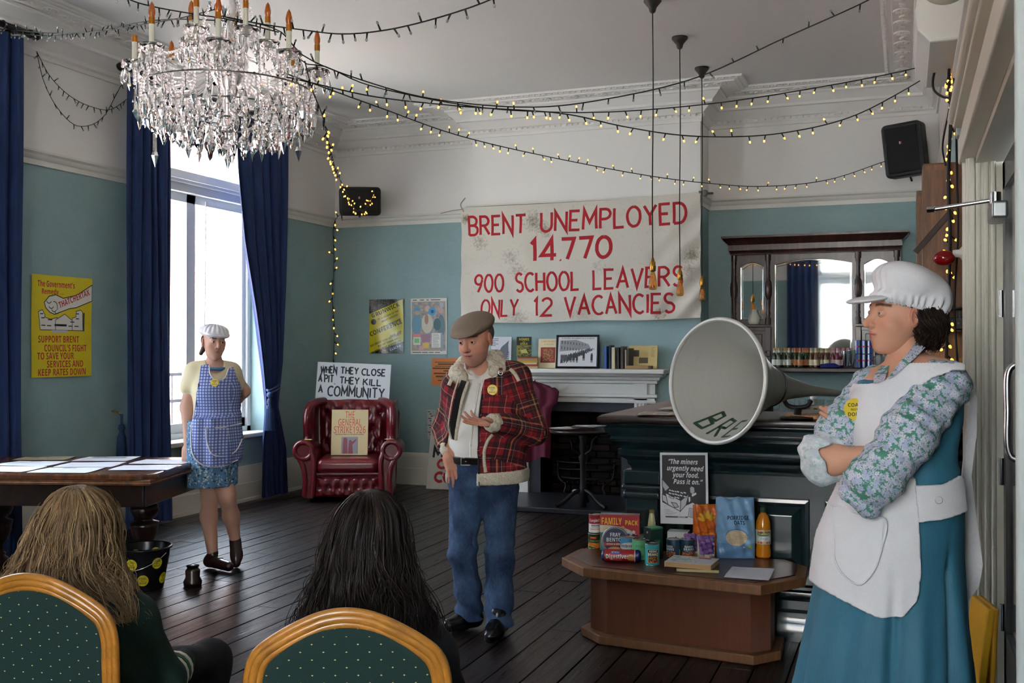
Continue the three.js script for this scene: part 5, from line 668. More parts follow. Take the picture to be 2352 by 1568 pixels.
{
  const h = 0.7625, c = Math.cos(LT.ry), s = Math.sin(LT.ry), W = (x, z) => [LT.x + x * c + z * s, h, LT.z - x * s + z * c];
  [[-.3, .3, 0, 'at the near left corner'], [.12, .34, 1, 'at the near corner by the seated woman'], [-.32, -.02, 1, 'at the left edge in the middle'], [.12, .02, 0, 'in the centre'], [.56, .16, 0, 'at the near right edge'], [.54, -.2, 1, 'by the hand of the standing woman'], [.06, -.35, 2, 'with a printed picture at the back']].forEach(([x, z, k, l], i) => flat('paper_sheet', 'white printed sheet ' + l + ' of the old table', 'paper', paperTex[k], .38, .29, W(x, z), LT.ry + rr(-.12, .12), 'printed sheets on the old table'));
  flat('paper_sheet', 'yellowed sheet lying on the old table', 'paper', canvasTex(64, 64, (c2, w, hh) => { c2.fillStyle = '#b5a98a'; c2.fillRect(0, 0, w, hh); speckle(c2, w, hh, 60, '#7a6f52', .4, 2); }), .36, .22, W(-.4, -.35), LT.ry + .1, 'printed sheets on the old table');
  flat('orange_leaflet', 'orange leaflet sticking out at the left table edge', 'leaflet', canvasTex(32, 32, (c2) => { c2.fillStyle = '#c8702a'; c2.fillRect(0, 0, 32, 32); }), .2, .14, W(-.55, .44), LT.ry + .6);
  const news = canvasTex(300, 220, (c2, w, hh) => { c2.fillStyle = '#c9c2b4'; c2.fillRect(0, 0, w, hh); c2.fillStyle = '#55504a'; for (let i = 0; i < 30; i++) c2.fillRect((i % 5) * 58 + 8, 50 + Math.floor(i / 5) * 26, 48, rr(3, 16)); c2.fillRect(10, 12, 180, 22); c2.fillRect(200, 60, 80, 60); });
  flat('newspaper', 'folded newspaper at the bar corner', 'newspaper', news, .42, .3, [-1.19, CT, -5.8], .1, undefined, .005); flat('newspaper', 'upper newspaper further back on the bar', 'newspaper', news, .4, .3, [-1.17, CT, -6.25], -.05, undefined, .009);
  [[-.17, .08, .5, '#5a86b8', 'blue magazine'], [-.12, .13, -.3, '#c9c6c0', 'white magazine'], [.0, -.03, .15, '#7a4a52', 'red brown magazine'], [.1, .06, -.4, '#8a8f98', 'grey magazine']].forEach(([x, z, r, col, l], i) => flat('magazine', l + ' on the round pub table', 'magazine', canvasTex(64, 64, (c2) => { c2.fillStyle = col; c2.fillRect(0, 0, 64, 64); c2.fillStyle = '#e4e4e0'; c2.fillRect(8, 8, 40, 8); c2.fillRect(8, 24, 24, 28); }), .21, .29, [-2.86 + x, .789 + i * .009, -9.5 + z], r, undefined, .006));
}
// ---------- pendant lamps ----------
[[-7.56, 'nearest'], [-8.55, 'middle'], [-9.55, 'farthest']].forEach(([z, w]) => {
  const p = thing('pendant_lamp', w + ' of three bare amber bulb pendants over the bar', 'pendant lamp', [-1.74, 0, z]);
  obj('ceiling_rose', lathe([[0.0, 4.119], [0.065, 4.119], [0.066, 4.105], [0.05, 4.085], [0.03, 4.06], [0.022, 4.03], [0.01, 4.02], [0, 4.02]], 20), mat(0x2a2622, 0.5), p);
  obj('cable', tube([[0, 4.03, 0], [0.004, 3.4, 0], [-0.003, 2.7, 0], [0, 2.2, 0]], 0.0045, 20, 6), mat(0x24221f, .8), p);
  obj('lamp_holder', lathe([[0, 2.215], [0.008, 2.215], [0.014, 2.19], [0.02, 2.185], [0.02, 2.16], [0.024, 2.155], [0.022, 2.12], [0.014, 2.115], [0, 2.115]], 16), brass, p);
  const b = obj('bulb', lathe([[0.013, 2.118], [0.016, 2.105], [0.022, 2.085], [0.03, 2.035], [0.0325, 2.0], [0.027, 1.985], [0.012, 1.98], [0, 1.98]], 20), mat(0xe9c98a, 0.02, { transmission: 0.92, thickness: 0 }), p);
  obj('filament', Array.from({ length: 6 }, (_, k) => { const a = k * PI / 3, a2 = a + .5; return seg([.008 * Math.cos(a), 2.09, .008 * Math.sin(a)], [.017 * Math.cos(a2), 2.01, .017 * Math.sin(a2)], .0012, 4); }), mat(0xc08a40, .4, { emissive: 0xff9a30, emissiveIntensity: .5 }), b);
});
// ---------- chandelier ----------
{
  const C = at(522, 200, 5.5), ch = thing('chandelier', 'large crystal chandelier with candle bulbs and hanging drops', 'chandelier', [C.x, 0, C.z]);
  const glass = mat(0xffffff, 0.02, { transmission: 1, thickness: 0.02, ior: 1.52 }), metal = mat(0x8d8a84, 0.3, { metalness: .8 }), wax = mat(0xe6e2d0, 0.5);
  obj('stem', lathe([[0.012, 4.11], [0.012, 3.75], [0.04, 3.72], [0.05, 3.66], [0.02, 3.6], [0.022, 3.45], [0.06, 3.4], [0.07, 3.33], [0.03, 3.26], [0.026, 3.1], [0.08, 3.06], [0.1, 3.0], [0.06, 2.94], [0.03, 2.9], [0.03, 2.72], [0, 2.7]], 20), glass, ch);
  obj('ceiling_plate', lathe([[0, 4.119], [0.09, 4.119], [0.07, 4.09], [0.014, 4.07], [0, 4.07]], 20), metal, ch);
  obj('frame_ring', [new THREE.TorusGeometry(0.44, 0.004, 8, 60).rotateX(PI / 2).translate(0, 2.9, 0), new THREE.TorusGeometry(0.33, 0.004, 8, 50).rotateX(PI / 2).translate(0, 2.8, 0), new THREE.TorusGeometry(0.2, 0.006, 8, 40).rotateX(PI / 2).translate(0, 2.73, 0)], metal, ch);
  obj('bottom_ball', sph(0.032, 0, 2.628, 0, 24, 18), glass, ch); obj('bottom_rod', seg([0, 2.7, 0], [0, 2.655, 0], .005), metal, ch);
  const armG = tube([[0.06, 3.0, 0], [0.15, 2.9, 0], [0.27, 2.87, 0], [0.36, 2.93, 0], [0.33, 3.02, 0], [0.26, 3.0, 0]], 0.011, 40, 8), arm2 = tube([[0.06, 3.02, 0], [0.2, 2.94, 0], [0.36, 2.9, 0], [0.455, 2.94, 0], [0.465, 3.0, 0]], 0.012, 36, 8);
  const bob = lathe([[0.012, 0], [0.04, 0.004], [0.06, 0.022], [0.066, 0.035], [0.06, 0.03], [0.02, 0.012]], 16), candle = cyl(0.0135, 0.0135, 0.13, 0, 0.075, 0, 12), cup = cyl(0.015, 0.015, 0.034, 0, 0.155, 0, 12), bulb = lathe([[0.012, 0.17], [0.0165, 0.19], [0.0165, 0.205], [0.01, 0.235], [0.0, 0.25]], 12);
  const amber = mat(0xd98a3a, 0.05, { transmission: 0.6, thickness: 0 }), copper = mat(0xc07a28, 0.3, { metalness: .7 });
  const drop = (() => { const p = [[0, 0], [0.010, -0.02], [0.019, -0.05], [0.012, -0.085], [0, -0.1]]; const g = nz(lathe(p, 7)); g.computeVertexNormals(); return g; })();
  const spear = (() => { const g = nz(lathe([[0, 0], [0.007, -0.008], [0.008, -0.07], [0.013, -0.085], [0, -0.125]], 6)); g.computeVertexNormals(); return g; })();
  const leafD = (() => { const g = nz(lathe([[0, 0], [0.014, -0.018], [0.026, -0.04], [0.016, -0.065], [0, -0.08]], 8)); g.scale(1, 1, .45); g.computeVertexNormals(); return g; })();
  const beads = []; const bead = (x, y, z, s = 1) => beads.push([x, y, z, s]);
  const chain = (a, b, sag, n, s = 1) => { for (let i = 0; i <= n; i++) { const t = i / n; bead(lerp(a[0], b[0], t), lerp(a[1], b[1], t) - sag * 4 * t * (1 - t), lerp(a[2], b[2], t), s); } };
  const hang = (g, x, y, z, s = 1) => { const m = obj('crystal_drop', g, glass, ch); m.position.set(x, y, z); m.rotation.set(rr(-.06, .06), rr(0, 6), rr(-.06, .06)); m.scale.setScalar(s); };
  const pol = (r, a, y) => [r * Math.cos(a), y, r * Math.sin(a)];
  for (let tier = 0; tier < 2; tier++) { const n = tier ? 5 : 8; for (let k = 0; k < n; k++) {
    const a = k * 2 * PI / n + (tier ? 0.5 : 0.25), r = tier ? 0.21 : 0.465, y = tier ? 3.15 : 3.0; const arm = obj('arm', tier ? tube([[0.03, 3.2, 0], [0.09, 3.1, 0], [0.17, 3.08, 0], [0.21, 3.15, 0]], 0.01, 24, 8) : arm2, glass, ch); arm.rotation.y = -a;
    if (!tier && k % 2) { const m = obj('arm', armG, glass, ch); m.rotation.y = -a + .35; }
    const p = pol(r, a, y), put = (nm, g, m, par) => { const q = obj(nm, g, m, par || ch); if (!par) q.position.set(...p); return q; }; put('drip_pan', bob, glass); const cd = put('candle_sleeve', candle, wax); put('bulb_base', cup, copper, cd); if (!(k === 3 && !tier)) put('bulb', bulb, amber, cd);
    for (let j = 0; j < 7; j++) { const b = a + j * 0.9, q = [p[0] + .06 * Math.cos(b), p[1] + .025, p[2] + .06 * Math.sin(b)]; bead(...q); bead(q[0], q[1] - .016, q[2]); hang(j % 2 ? spear : drop, q[0], q[1] - .03, q[2], .8); }
    const a2 = a + 2 * PI / n; if (!tier) { chain(pol(.46, a, 3.0), pol(.46, a2, 3.0), .1, 22); chain(pol(.46, a, 3.0), pol(.12, a, 3.22), .05, 22); chain(pol(.44, a, 2.96), pol(.2, a, 2.74), .03, 20); chain(pol(.44, a + .4, 2.9), pol(.2, a + .4, 2.74), .03, 18); } else chain(pol(.21, a, 3.15), pol(.1, a, 3.4), .03, 16);
  } }
  const ring = (r, y, n, gs, s, len) => { for (let k = 0; k < n; k++) { const a = k * 2 * PI / n + r * 7, p = pol(r, a, y); for (let j = 0; j < len; j++) bead(p[0], p[1] - .012 - j * .016, p[2]); hang(gs[k % gs.length], p[0], p[1] - len * .016 - .012, p[2], s * rr(.85, 1.15)); } };
  ring(.44, 2.9, 46, [leafD, spear, drop], 1.15, 4); ring(.385, 2.85, 38, [drop, leafD], 1.05, 4); ring(.33, 2.8, 34, [spear, leafD, drop], 1.1, 3); ring(.26, 2.765, 26, [leafD, drop], 1, 3); ring(.2, 2.73, 20, [spear, drop, leafD], 1.1, 2); ring(.1, 2.71, 10, [leafD], 1, 2); ring(.46, 2.98, 24, [spear], .9, 5);
  for (const [a, l] of [[.2, 6], [1.4, 5], [2.9, 7], [4.1, 5], [5.3, 4]]) { const p = pol(.4, a, 2.84); for (let j = 0; j < l; j++) bead(p[0], p[1] - j * .02, p[2]); hang(spear, p[0], p[1] - l * .02, p[2], 1.5); }
  const bm = new THREE.InstancedMesh(new THREE.IcosahedronGeometry(0.0085, 1), glass, beads.length), M4 = new THREE.Matrix4(); beads.forEach(([x, y, z, s], i) => bm.setMatrixAt(i, M4.makeScale(s, s, s).setPosition(x, y, z))); bm.name = 'bead_chains'; bm.userData.kind = 'stuff'; ch.add(bm);
}
// ---------- fairy lights ----------
{
  const wire = mat(0x1a2420, 0.6), stem = new THREE.CylinderGeometry(0.0035, 0.0045, 0.03, 6).translate(0, 0.016, 0), bulbG = new THREE.SphereGeometry(0.0058, 8, 6).scale(1, 1.5, 1).translate(0, 0.035, 0);
  const on = mat(0xffd28a, 0.3, { emissive: 0xffb04a, emissiveIntensity: 2.6 }), off = mat(0xb8bcb4, 0.2, { transmission: .3, thickness: 0 });
  function lights(label, pts, gap, lit, o = {}) {
    const s = thing('fairy_lights', label, 'fairy lights', [0, 0, 0]), P = pts.map(p => p.isVector3 ? p : at(...p)), cv = new THREE.CatmullRomCurve3(P), L = cv.getLength(), n = Math.round(L / gap);
    obj('cable', new THREE.TubeGeometry(cv, Math.max(20, n * 2), o.r ?? 0.0035, 6), wire, s);
    for (let i = 0; i < n; i++) { const t = (i + .5) / n, p = cv.getPointAt(t), tg = cv.getTangentAt(t), d = V(rr(-.6, .6), rnd() > .32 ? -1 : 1, rr(-.6, .6)).addScaledVector(tg, rr(-.7, .7)); d.addScaledVector(tg, -d.dot(tg) * .5).normalize(); const b = obj('bulb_holder', stem, wire, s); b.position.copy(p); b.quaternion.setFromUnitVectors(V(0, 1, 0), d); b.scale.setScalar(o.s ?? 1); obj('bulb', bulbG, (typeof lit === 'function' ? lit(t) : lit) ? on : off, b); }
  }
  const D = 5.5;
  lights('lit string from chandelier to right wall, upper', [[655, 90, 5.4], [700, 145, 5.35], [745, 152, 5.4], [830, 190, 5.5], [960, 222, 5.6], [1100, 246, 5.7], [1230, 256, 5.8], [1400, 257, 5.95], [1650, 236, 6.1], [1900, 197, 6.2], [2100, 157, 6.3], [2195, 130, 6.35]], .1, t => t > .2);
  lights('lit string from chandelier to right wall, lower', [[650, 175, 5.3], [740, 196, 5.35], [860, 222, 5.5], [1060, 244, 5.65], [1300, 262, 5.8], [1430, 290, 5.9], [1560, 310, 6], [1680, 314, 6.05], [1800, 305, 6.1], [1950, 270, 6.2], [2080, 205, 6.3], [2192, 135, 6.35]], .1, true);
  lights('lit string sagging from chandelier to right loudspeaker', [[660, 170, 5.3], [742, 200, 5.4], [880, 250, 6], [1050, 310, 6.8], [1270, 362, 7.8], [1500, 405, 8.6], [1620, 420, 9], [1750, 428, 9.3], [1900, 413, 9.55], [2034, 370, 9.75]], .105, true);
  lights('unlit string from chandelier across to upper right', [[520, 40, 5.4], [640, 70, 5.3], [700, 130, 5.2], [850, 190, 5.4], [1000, 228, 5.6], [1230, 246, 5.7], [1400, 226, 5.7], [1600, 178, 5.6], [1800, 88, 5.5], [1995, 0, 5.4], [2120, -70, 5.35]], .14, false);
  lights('unlit string from chandelier to the top of the photograph', [[500, 35, 5.4], [600, 55, 5.35], [690, 68, 5.2], [790, 78, 5], [880, 70, 4.9], [980, 48, 4.8], [1100, 10, 4.7], [1180, -25, 4.6]], .075, false, { s: 1.1 });
  lights('unlit double string from left pole to chandelier', [[-60, 60, 8], [0, 66, 7.6], [120, 76, 7], [230, 72, 6.4], [330, 56, 5.9], [430, 38, 5.5], [500, 20, 5.4]], .085, false);
  lights('unlit string from left pole beneath the double one', [[-60, 66, 8.1], [0, 72, 7.7], [110, 82, 7.1], [230, 70, 6.5], [330, 50, 6], [420, 44, 5.6], [520, 48, 5.4]], .12, false);
  lights('unlit string reaching down from the top left', [[255, -20, 5], [310, 4, 5.1], [360, 17, 5.2], [420, 28, 5.3], [520, 44, 5.4], [640, 74, 5.3]], .06, false);
  lights('unlit string between the two curtain poles', [[-40, 120, 8.2], [30, 134, 8.3], [120, 150, 8.5], [210, 163, 8.75], [292, 172, 8.95]], .13, false);
  lights('pale unlit loop hanging low on the left wall', [[84, 118, 8.02], [100, 185, 8.1], [130, 245, 8.25], [170, 286, 8.4], [205, 288, 8.55], [240, 265, 8.75], [268, 215, 8.88], [284, 185, 8.93]], .075, false, { r: .0028 });
  lights('pale unlit loop hanging high on the left wall', [[84, 118, 8.0], [115, 175, 8.15], [160, 220, 8.35], [210, 245, 8.6], [250, 252, 8.75], [300, 222, 8.98]], .06, false, { r: .0028 });
  lights('lit strand from chandelier down to left loudspeaker', [[700, 140, 5.3], [715, 200, 5.4], [735, 250, 5.6], [748, 300, 6.6], [762, 355, 8], [775, 400, 9.6], [798, 448, 11.4]], .2, t => t > .12, { s: 1.3 });
  lights('lit loop draped over the left loudspeaker', [[796, 442, 11.55], [804, 462, 11.52], [815, 478, 11.5], [828, 484, 11.48], [842, 478, 11.46], [852, 460, 11.45], [860, 434, 11.45]], .022, true, { s: 1.3 });
  lights('lit strand running down the corner of the room', [[800, 490, 11.7], [776, 497, 11.9], [766, 520, 12.05], [767, 600, 12.1], [764, 690, 12.1], [768, 760, 12.1], [765, 835, 12.1]], .1, t => t > .1, { s: 1.6 });
  lights('lit strand running down the cables by the wooden boxing', [[2196, 128, 6.2], [2178, 170, 5.9], [2186, 250, 5.6], [2182, 330, 5.5], [2178, 420, 5.45], [2184, 500, 5.42], [2180, 590, 5.4], [2178, 700, 5.4], [2172, 800, 5.4], [2176, 940, 5.38]], .038, true, { s: 1.25 });
}
// ---------- loudspeakers, cables, boxing at the right ----------
function speaker(label, p, ry, rx, rz, w, h, d) {
  const s = thing('loudspeaker', label, 'loudspeaker', p, ry); s.rotation.order = 'YXZ'; s.rotation.x = rx; s.rotation.z = rz;
  obj('cabinet', extr((() => { const q = new THREE.Shape(), a = w / 2, b = h / 2, r = .03; q.moveTo(-a + r, -b); q.lineTo(a - r, -b); q.quadraticCurveTo(a, -b, a, -b + r); q.lineTo(a, b - r); q.quadraticCurveTo(a, b, a - r, b); q.lineTo(-a + r, b); q.quadraticCurveTo(-a, b, -a, b - r); q.lineTo(-a, -b + r); q.quadraticCurveTo(-a, -b, -a + r, -b); return q; })(), d - .04, .02).translate(0, 0, -d + .02), mat(0x15171a, .55), s);
  obj('grille', rbox(w * .9, h * .92, .012, 0, 0, .022, .006), mat(0x0d0e10, .8, { bumpMap: plasterBump, bumpScale: .002 }), s);
  obj('badge', [box(.022, .024, .002, -.01, h * .14, .0295)], mat(0xd8c8c0, .4), s); obj('badge_stripe', box(.01, .024, .0022, -.004, h * .14, .0296), mat(0xa02a24, .4), s);
  obj('bracket', [seg([0, 0, -d + .03], [0, -.04, -d - .08], .014), seg([0, -h * .4, -d * .6], [0, -h * .62, -d - .02], .01)], black, s); return s;
}
speaker('black loudspeaker draped with lights in the left corner', [-5.72, 3.2, -10.36], .55, .12, .02, .42, .28, .24);
speaker('black loudspeaker high on the wall right of the banner', [-.02, 3.41, -10.42], -.2, .1, .08, .32, .46, .24);
{
  const bx1 = thing('wooden_boxing', 'tall brown wooden boxing on the right wall', 'boxing', [0, 0, 0]); obj('front_board', boxUV(rbox(.2, .84, .02, .187, 2.11, -6.0, .004), .5), oak, bx1); obj('side_board', boxUV(rbox(.02, .84, .3, .097, 2.11, -6.16, .004), .5), oak, bx1); obj('top_board', rbox(.2, .02, .3, .19, 2.53, -6.16), oak, bx1); obj('hinge_strap', tr(rbox(.03, .28, .006, 0, 0, 0), .14, 2.17, -5.985, 0, 0, -.7), mat(0x3a2a22, .6), bx1);
  const bx3 = thing('wooden_boxing', 'lower pale wooden box on the right wall behind the woman', 'boxing', [0, 0, 0]); obj('front_board', boxUV(rbox(.17, .34, .02, .2, 1.74 - .25, -5.99, .004), .5), tanWood, bx3); obj('side_board', boxUV(rbox(.02, .34, .28, .115, 1.49, -6.14, .004), .5), tanWood, bx3);
  const bx2 = thing('wooden_boxing', 'narrow brown wooden boxing behind the larger one', 'boxing', [0, 0, 0]); obj('front_board', boxUV(rbox(.22, .95, .02, .178, 2.06, -7.0, .004), .5), oak, bx2); obj('side_board', boxUV(rbox(.02, .95, .3, .076, 2.06, -7.16, .004), .5), oak, bx2);
  const am = thing('amplifier', 'small black amplifier on a shelf under the wooden boxing', 'amplifier', [.195, 1.68, -5.93]); obj('case', rbox(.17, .06, .14, 0, 0, 0, .004), black, am); for (let k = 0; k < 5; k++) obj('knob', cyl(.006, .006, .01, 0, 0, 0, 10).rotateX(PI / 2).translate(-.06 + k * .03, 0, .075), mat(0x6a6a6a, .4), am); obj('shelf', rbox(.2, .014, .18, 0, -.04, 0), blackGloss, am);
  const sh = thing('black_shelf', 'thin black shelf beneath the red lamp', 'shelf', [.18, 1.755, -5.9]); obj('board', rbox(.21, .014, .16), blackGloss, sh); obj('bracket', box(.01, .05, .1, .08, -.03, 0), black, sh);
  const rl = thing('red_lamp', 'red glass bulb on a white wall bracket by the door', 'lamp', [.3, 2.02, -5.62]); obj('bracket', lathe([[.05, 0], [.045, -.03], [.02, -.05], [.018, -.08], [0, -.08]], 16).rotateZ(-PI / 2), gloss, rl); obj('glass_bulb', tr(sph(.042, 0, 0, 0, 20, 14).scale(1.25, .9, .9), -.12, -.02, 0), mat(0x9c0f14, .06, { transmission: .35, thickness: .02 }), rl);
  single('dark_panel', 'narrow dark panel hanging on the right wall by the door', 'panel', rbox(.02, 1.0, .5, 0, 0, 0, .004), mat(0x3c4044, .3), [XR - .011, 2.1, -5.75]);
  const ac = thing('air_conditioner', 'white wall air conditioner at the upper right', 'air conditioner', [XR, 3.28, -6.6]); obj('housing', extr([[0, -.14], [-.16, -.14], [-.215, -.08], [-.225, .02], [-.2, .14], [0, .15]].map(p => [p[0], p[1]]), 1.0, .012).translate(-.013, 0, -.2), mat(0xe4e0d8, .4), ac); obj('outlet_slot', box(.02, .012, .9, -.17, -.128, .3).translate(-.01, 0, 0), black, ac);
  const gl = thing('globe_lamp', 'white globe wall lamp at the top right', 'lamp', [.16, 3.1, -4.7]); obj('globe', sph(.115, 0, 0, 0, 28, 20), mat(0xe9e2cf, .35), gl); obj('wall_plate', [seg([.1, 0, 0], [.14, 0, 0], .03, 14)], chrome, gl);
  const sw = thing('junction_box', 'grey junction box with wires right of the cables', 'junction box', [XR - .03, 2.66, -5.7]); obj('case', rbox(.06, .1, .1, 0, 0, 0, .006), mat(0xb4bab6, .5), sw); obj('cover_screw', sph(.006, -.03, .03, .03, 8, 6), chrome, sw);
  const cab = thing('cable_bundle', 'black cables running down by the wooden boxing', 'cables', [0, 0, 0]); const T = (p, r) => obj('cable', tube(p.map(q => at(...q)), r, 60, 7), mat(0x16181a, .6), cab);
  T([[2200, 115, 6.3], [2180, 160, 5.9], [2184, 260, 5.55], [2178, 420, 5.4], [2182, 560, 5.38], [2174, 800, 5.38], [2172, 960, 5.4]], .009); T([[2195, 140, 6.1], [2150, 160, 6], [2143, 200, 5.95], [2165, 222, 5.8], [2200, 225, 5.6]], .007); T([[2190, 160, 5.9], [2196, 300, 5.5], [2198, 420, 5.38], [2200, 540, 5.37], [2192, 700, 5.37], [2198, 820, 5.35], [2204, 900, 5.3]], .006); T([[2180, 250, 5.6], [2165, 340, 5.5], [2172, 380, 5.45]], .005);
}
{ const y = thing('floor_sign', 'yellow plastic floor sign leaning behind the apron woman', 'sign', [.2, 0, -4.3], .2); obj('sign_board', tr(rbox(.03, .6, .22, 0, .3, 0, .008), 0, 0, 0, 0, 0, -.12), mat(0xd8a81c, .45), y); obj('sign_board', tr(rbox(.02, .6, .22, 0, .3, 0, .008), .06, 0, 0, 0, 0, -.05), mat(0xb98a14, .45), y); }
// ---------- food donations on the coffee table ----------
{
  const TY = 0.4425, on = (px, py) => { const p = onY(px, py, TY); return [p.x, TY, p.z]; }, FACE = YAW;
  const tinEnds = (r, h) => merge(lathe([[r, h - .002], [r + .0012, h], [r - .002, h + .001], [r - .004, h - .003], [0, h - .003]], 24), lathe([[0, .002], [r - .004, .002], [r - .001, 0], [r + .0012, .001], [r, .003]], 24));
  const steel = mat(0xc9c9c6, .25, { metalness: 1 });
  function tin(label, px, py, r, h, draw, lift = 0, turn = 0) {
    const p = on(px, py); const t = thing('food_tin', label, 'tin', [p[0], TY + lift, p[2]], FACE + PI + turn);
    obj('tin_ends', tinEnds(r, h), steel, t); obj('paper_label', cyl(r + .0004, r + .0004, h - .006, 0, h / 2, 0, 32, true), tmat(canvasTex(512, 256, draw), .35), t); return t;
  }
  const bg = (c, col, w = 512, h = 256) => { c.fillStyle = col; c.fillRect(0, 0, w, h); };
  const beans = (c, x, y, w, h, n = 50) => { c.save(); c.beginPath(); c.rect(x, y, w, h); c.clip(); for (let i = 0; i < n; i++) { c.fillStyle = ['#c8642a', '#a84a1c', '#d88a4a', '#8c3a18'][i % 4]; c.beginPath(); c.ellipse(x + rnd() * w, y + rnd() * h, 9, 6, rnd() * 3, 0, 7); c.fill(); } c.restore(); };
  tin('short green fruit tin with orange slices under the soup tin', 1365, 1258, .034, .082, c => { bg(c, '#2c5a24'); c.fillStyle = '#1c3c18'; c.fillRect(0, 0, 512, 90); c.fillStyle = '#b02a24'; c.fillRect(190, 34, 90, 46); txt(c, 'Del Monte', 235, 64, 76, 16, '#f0d860'); c.fillStyle = '#16301a'; c.fillRect(170, 100, 180, 34); txt(c, 'PEACH SLICES', 260, 124, 150, 14, '#e8e0c0'); for (let i = 0; i < 16; i++) { c.fillStyle = i % 2 ? '#e08a20' : '#d8701a'; c.beginPath(); c.ellipse(150 + rnd() * 220, 160 + rnd() * 80, 34, 18, rnd() * 3, 0, 7); c.fill(); } });
  tin('red and white soup tin stacked on the fruit tin', 1366, 1256, .033, .1, c => { bg(c, '#e4e2de'); c.fillStyle = '#a02030'; c.fillRect(0, 0, 512, 128); txt(c, 'Campbell’s', 256, 96, 170, 42, '#f2efe8', 'bold', 'serif'); c.fillStyle = '#8a90a8'; c.fillRect(200, 140, 120, 26); txt(c, 'CONDENSED', 256, 190, 110, 12, '#a04040'); txt(c, 'TOMATO SOUP', 256, 216, 150, 16, '#a02030'); }, .084);
  tin('turquoise baked bean tin at the front edge', 1498, 1296, .0365, .108, c => { bg(c, '#2f9a9e'); c.fillStyle = '#201d1a'; c.beginPath(); c.moveTo(186, 60); c.lineTo(326, 60); c.lineTo(306, 130); c.lineTo(320, 225); c.lineTo(192, 225); c.lineTo(206, 130); c.closePath(); c.fill(); c.lineWidth = 5; c.strokeStyle = '#c8b070'; c.stroke(); txt(c, 'HEINZ', 256, 92, 92, 22, '#f0ece0'); txt(c, 'BEANZ', 256, 134, 124, 32, '#f4f0e4'); txt(c, 'FIVE BEAN', 256, 158, 80, 12, '#d8a030'); beans(c, 200, 166, 112, 56, 40); });
  tin('pale green tin behind the turquoise one', 1468, 1284, .0365, .108, c => { bg(c, '#6fbf86'); txt(c, 'PEAS', 256, 100, 110, 40, '#4a9a68'); c.fillStyle = '#58a874'; c.fillRect(0, 190, 512, 40); });
  tin('blue and yellow custard tin behind the biscuits', 1440, 1277, .036, .105, c => { bg(c, '#4a9cc8'); c.fillStyle = '#e8e8dc'; c.beginPath(); c.ellipse(256, 110, 110, 50, -.1, 0, 7); c.fill(); txt(c, 'Ambrosia', 256, 126, 180, 40, '#1c2a6a'); c.fillStyle = '#e8d040'; c.fillRect(0, 180, 512, 76); c.fillStyle = '#2a3a8a'; c.fillRect(160, 170, 80, 20); });
  tin('yellow banded tin in the second row', 1459, 1274, .036, .1, c => { bg(c, '#d8b828'); c.fillStyle = '#3a6a3a'; c.fillRect(0, 60, 512, 120); txt(c, 'SWEETCORN', 256, 140, 190, 36, '#f0e8a0'); });
  tin('dark green tin in the second row', 1484, 1272, .036, .105, c => { bg(c, '#2c6a52'); c.fillStyle = '#d8d8c8'; c.fillRect(160, 70, 190, 90); txt(c, 'TOMATOES', 256, 130, 150, 30, '#a02a24'); });
  const navyBeans = c => { bg(c, '#1d3f56'); c.fillStyle = '#16303f'; c.beginPath(); c.arc(256, 128, 100, 0, 7); c.fill(); beans(c, 168, 150, 176, 76, 90); txt(c, 'BAKED', 262, 96, 110, 26, '#e4e8e8'); txt(c, 'BEANS', 262, 132, 136, 30, '#e4e8e8'); txt(c, 'IN TOMATO SAUCE', 262, 150, 100, 9, '#7ac0c8'); c.fillStyle = '#8ab84a'; c.fillRect(398, 120, 36, 90); };
  tin('navy baked bean tin turned to its green table', 1547, 1284, .0365, .108, navyBeans, 0, -1.0); tin('navy baked bean tin facing the viewer', 1579, 1284, .0365, .108, navyBeans);
  function carton(label, px, py, w, h, d, turn, faces, name = 'food_box') { // faces: front, side, top
    const p = on(px, py), t = thing(name, label, 'box', p, FACE + turn); const f = faces.map(x => tmat(x, .45)); const g = box(w, h, d, 0, h / 2 + .0005, -d / 2); const m = new THREE.Mesh(g, [f[1], f[1], f[2], f[2], f[0], f[0]]); m.name = 'carton'; t.add(m);
    obj('flap_seam', box(w * .98, .0008, .002, 0, h + .001, -d / 2), mat(0x888888, .6), t); return t;
  }
  const plain = col => canvasTex(16, 16, c => { c.fillStyle = col; c.fillRect(0, 0, 16, 16); });
  carton('red and yellow family pack box at the back left', 1423, 1264, .215, .195, .07, -.18, [canvasTex(512, 400, c => { bg(c, '#d8d2c8', 512, 400); c.fillStyle = '#b8202a'; c.beginPath(); c.moveTo(0, 0); c.lineTo(512, 0); c.lineTo(512, 260); c.quadraticCurveTo(420, 110, 0, 120); c.fill(); txt(c, 'FAMILY', 150, 112, 270, 78, '#f0c020'); txt(c, 'PACK', 410, 112, 170, 54, '#f0c020'); c.fillStyle = '#f0c020'; c.fillRect(40, 150, 200, 10); for (const x of [300, 370, 440]) { c.fillStyle = '#e8e4dc'; c.beginPath(); c.arc(x, 190, 20, 0, 7); c.fill(); c.fillStyle = '#3a5a9a'; c.fillRect(x - 20, 208, 40, 40); } c.fillStyle = '#c8a060'; c.beginPath(); c.arc(300, 150, 26, 0, 7); c.fill(); c.fillStyle = '#b8202a'; c.fillRect(330, 300, 182, 100); c.fillStyle = '#4a8a8a'; c.fillRect(0, 200, 60, 200); }), canvasTex(128, 256, c => { bg(c, '#d8a020', 128, 256); c.fillStyle = '#e8e4d8'; c.fillRect(40, 60, 50, 90); c.fillStyle = '#333'; for (let k = 0; k < 12; k++) c.fillRect(46, 64 + k * 7, 38, 3); }), canvasTex(128, 64, c => { bg(c, '#7a90a8', 128, 64); c.fillStyle = '#b8a0b0'; c.fillRect(10, 10, 60, 30); c.fillStyle = '#c8b040'; c.fillRect(80, 16, 30, 20); })]);
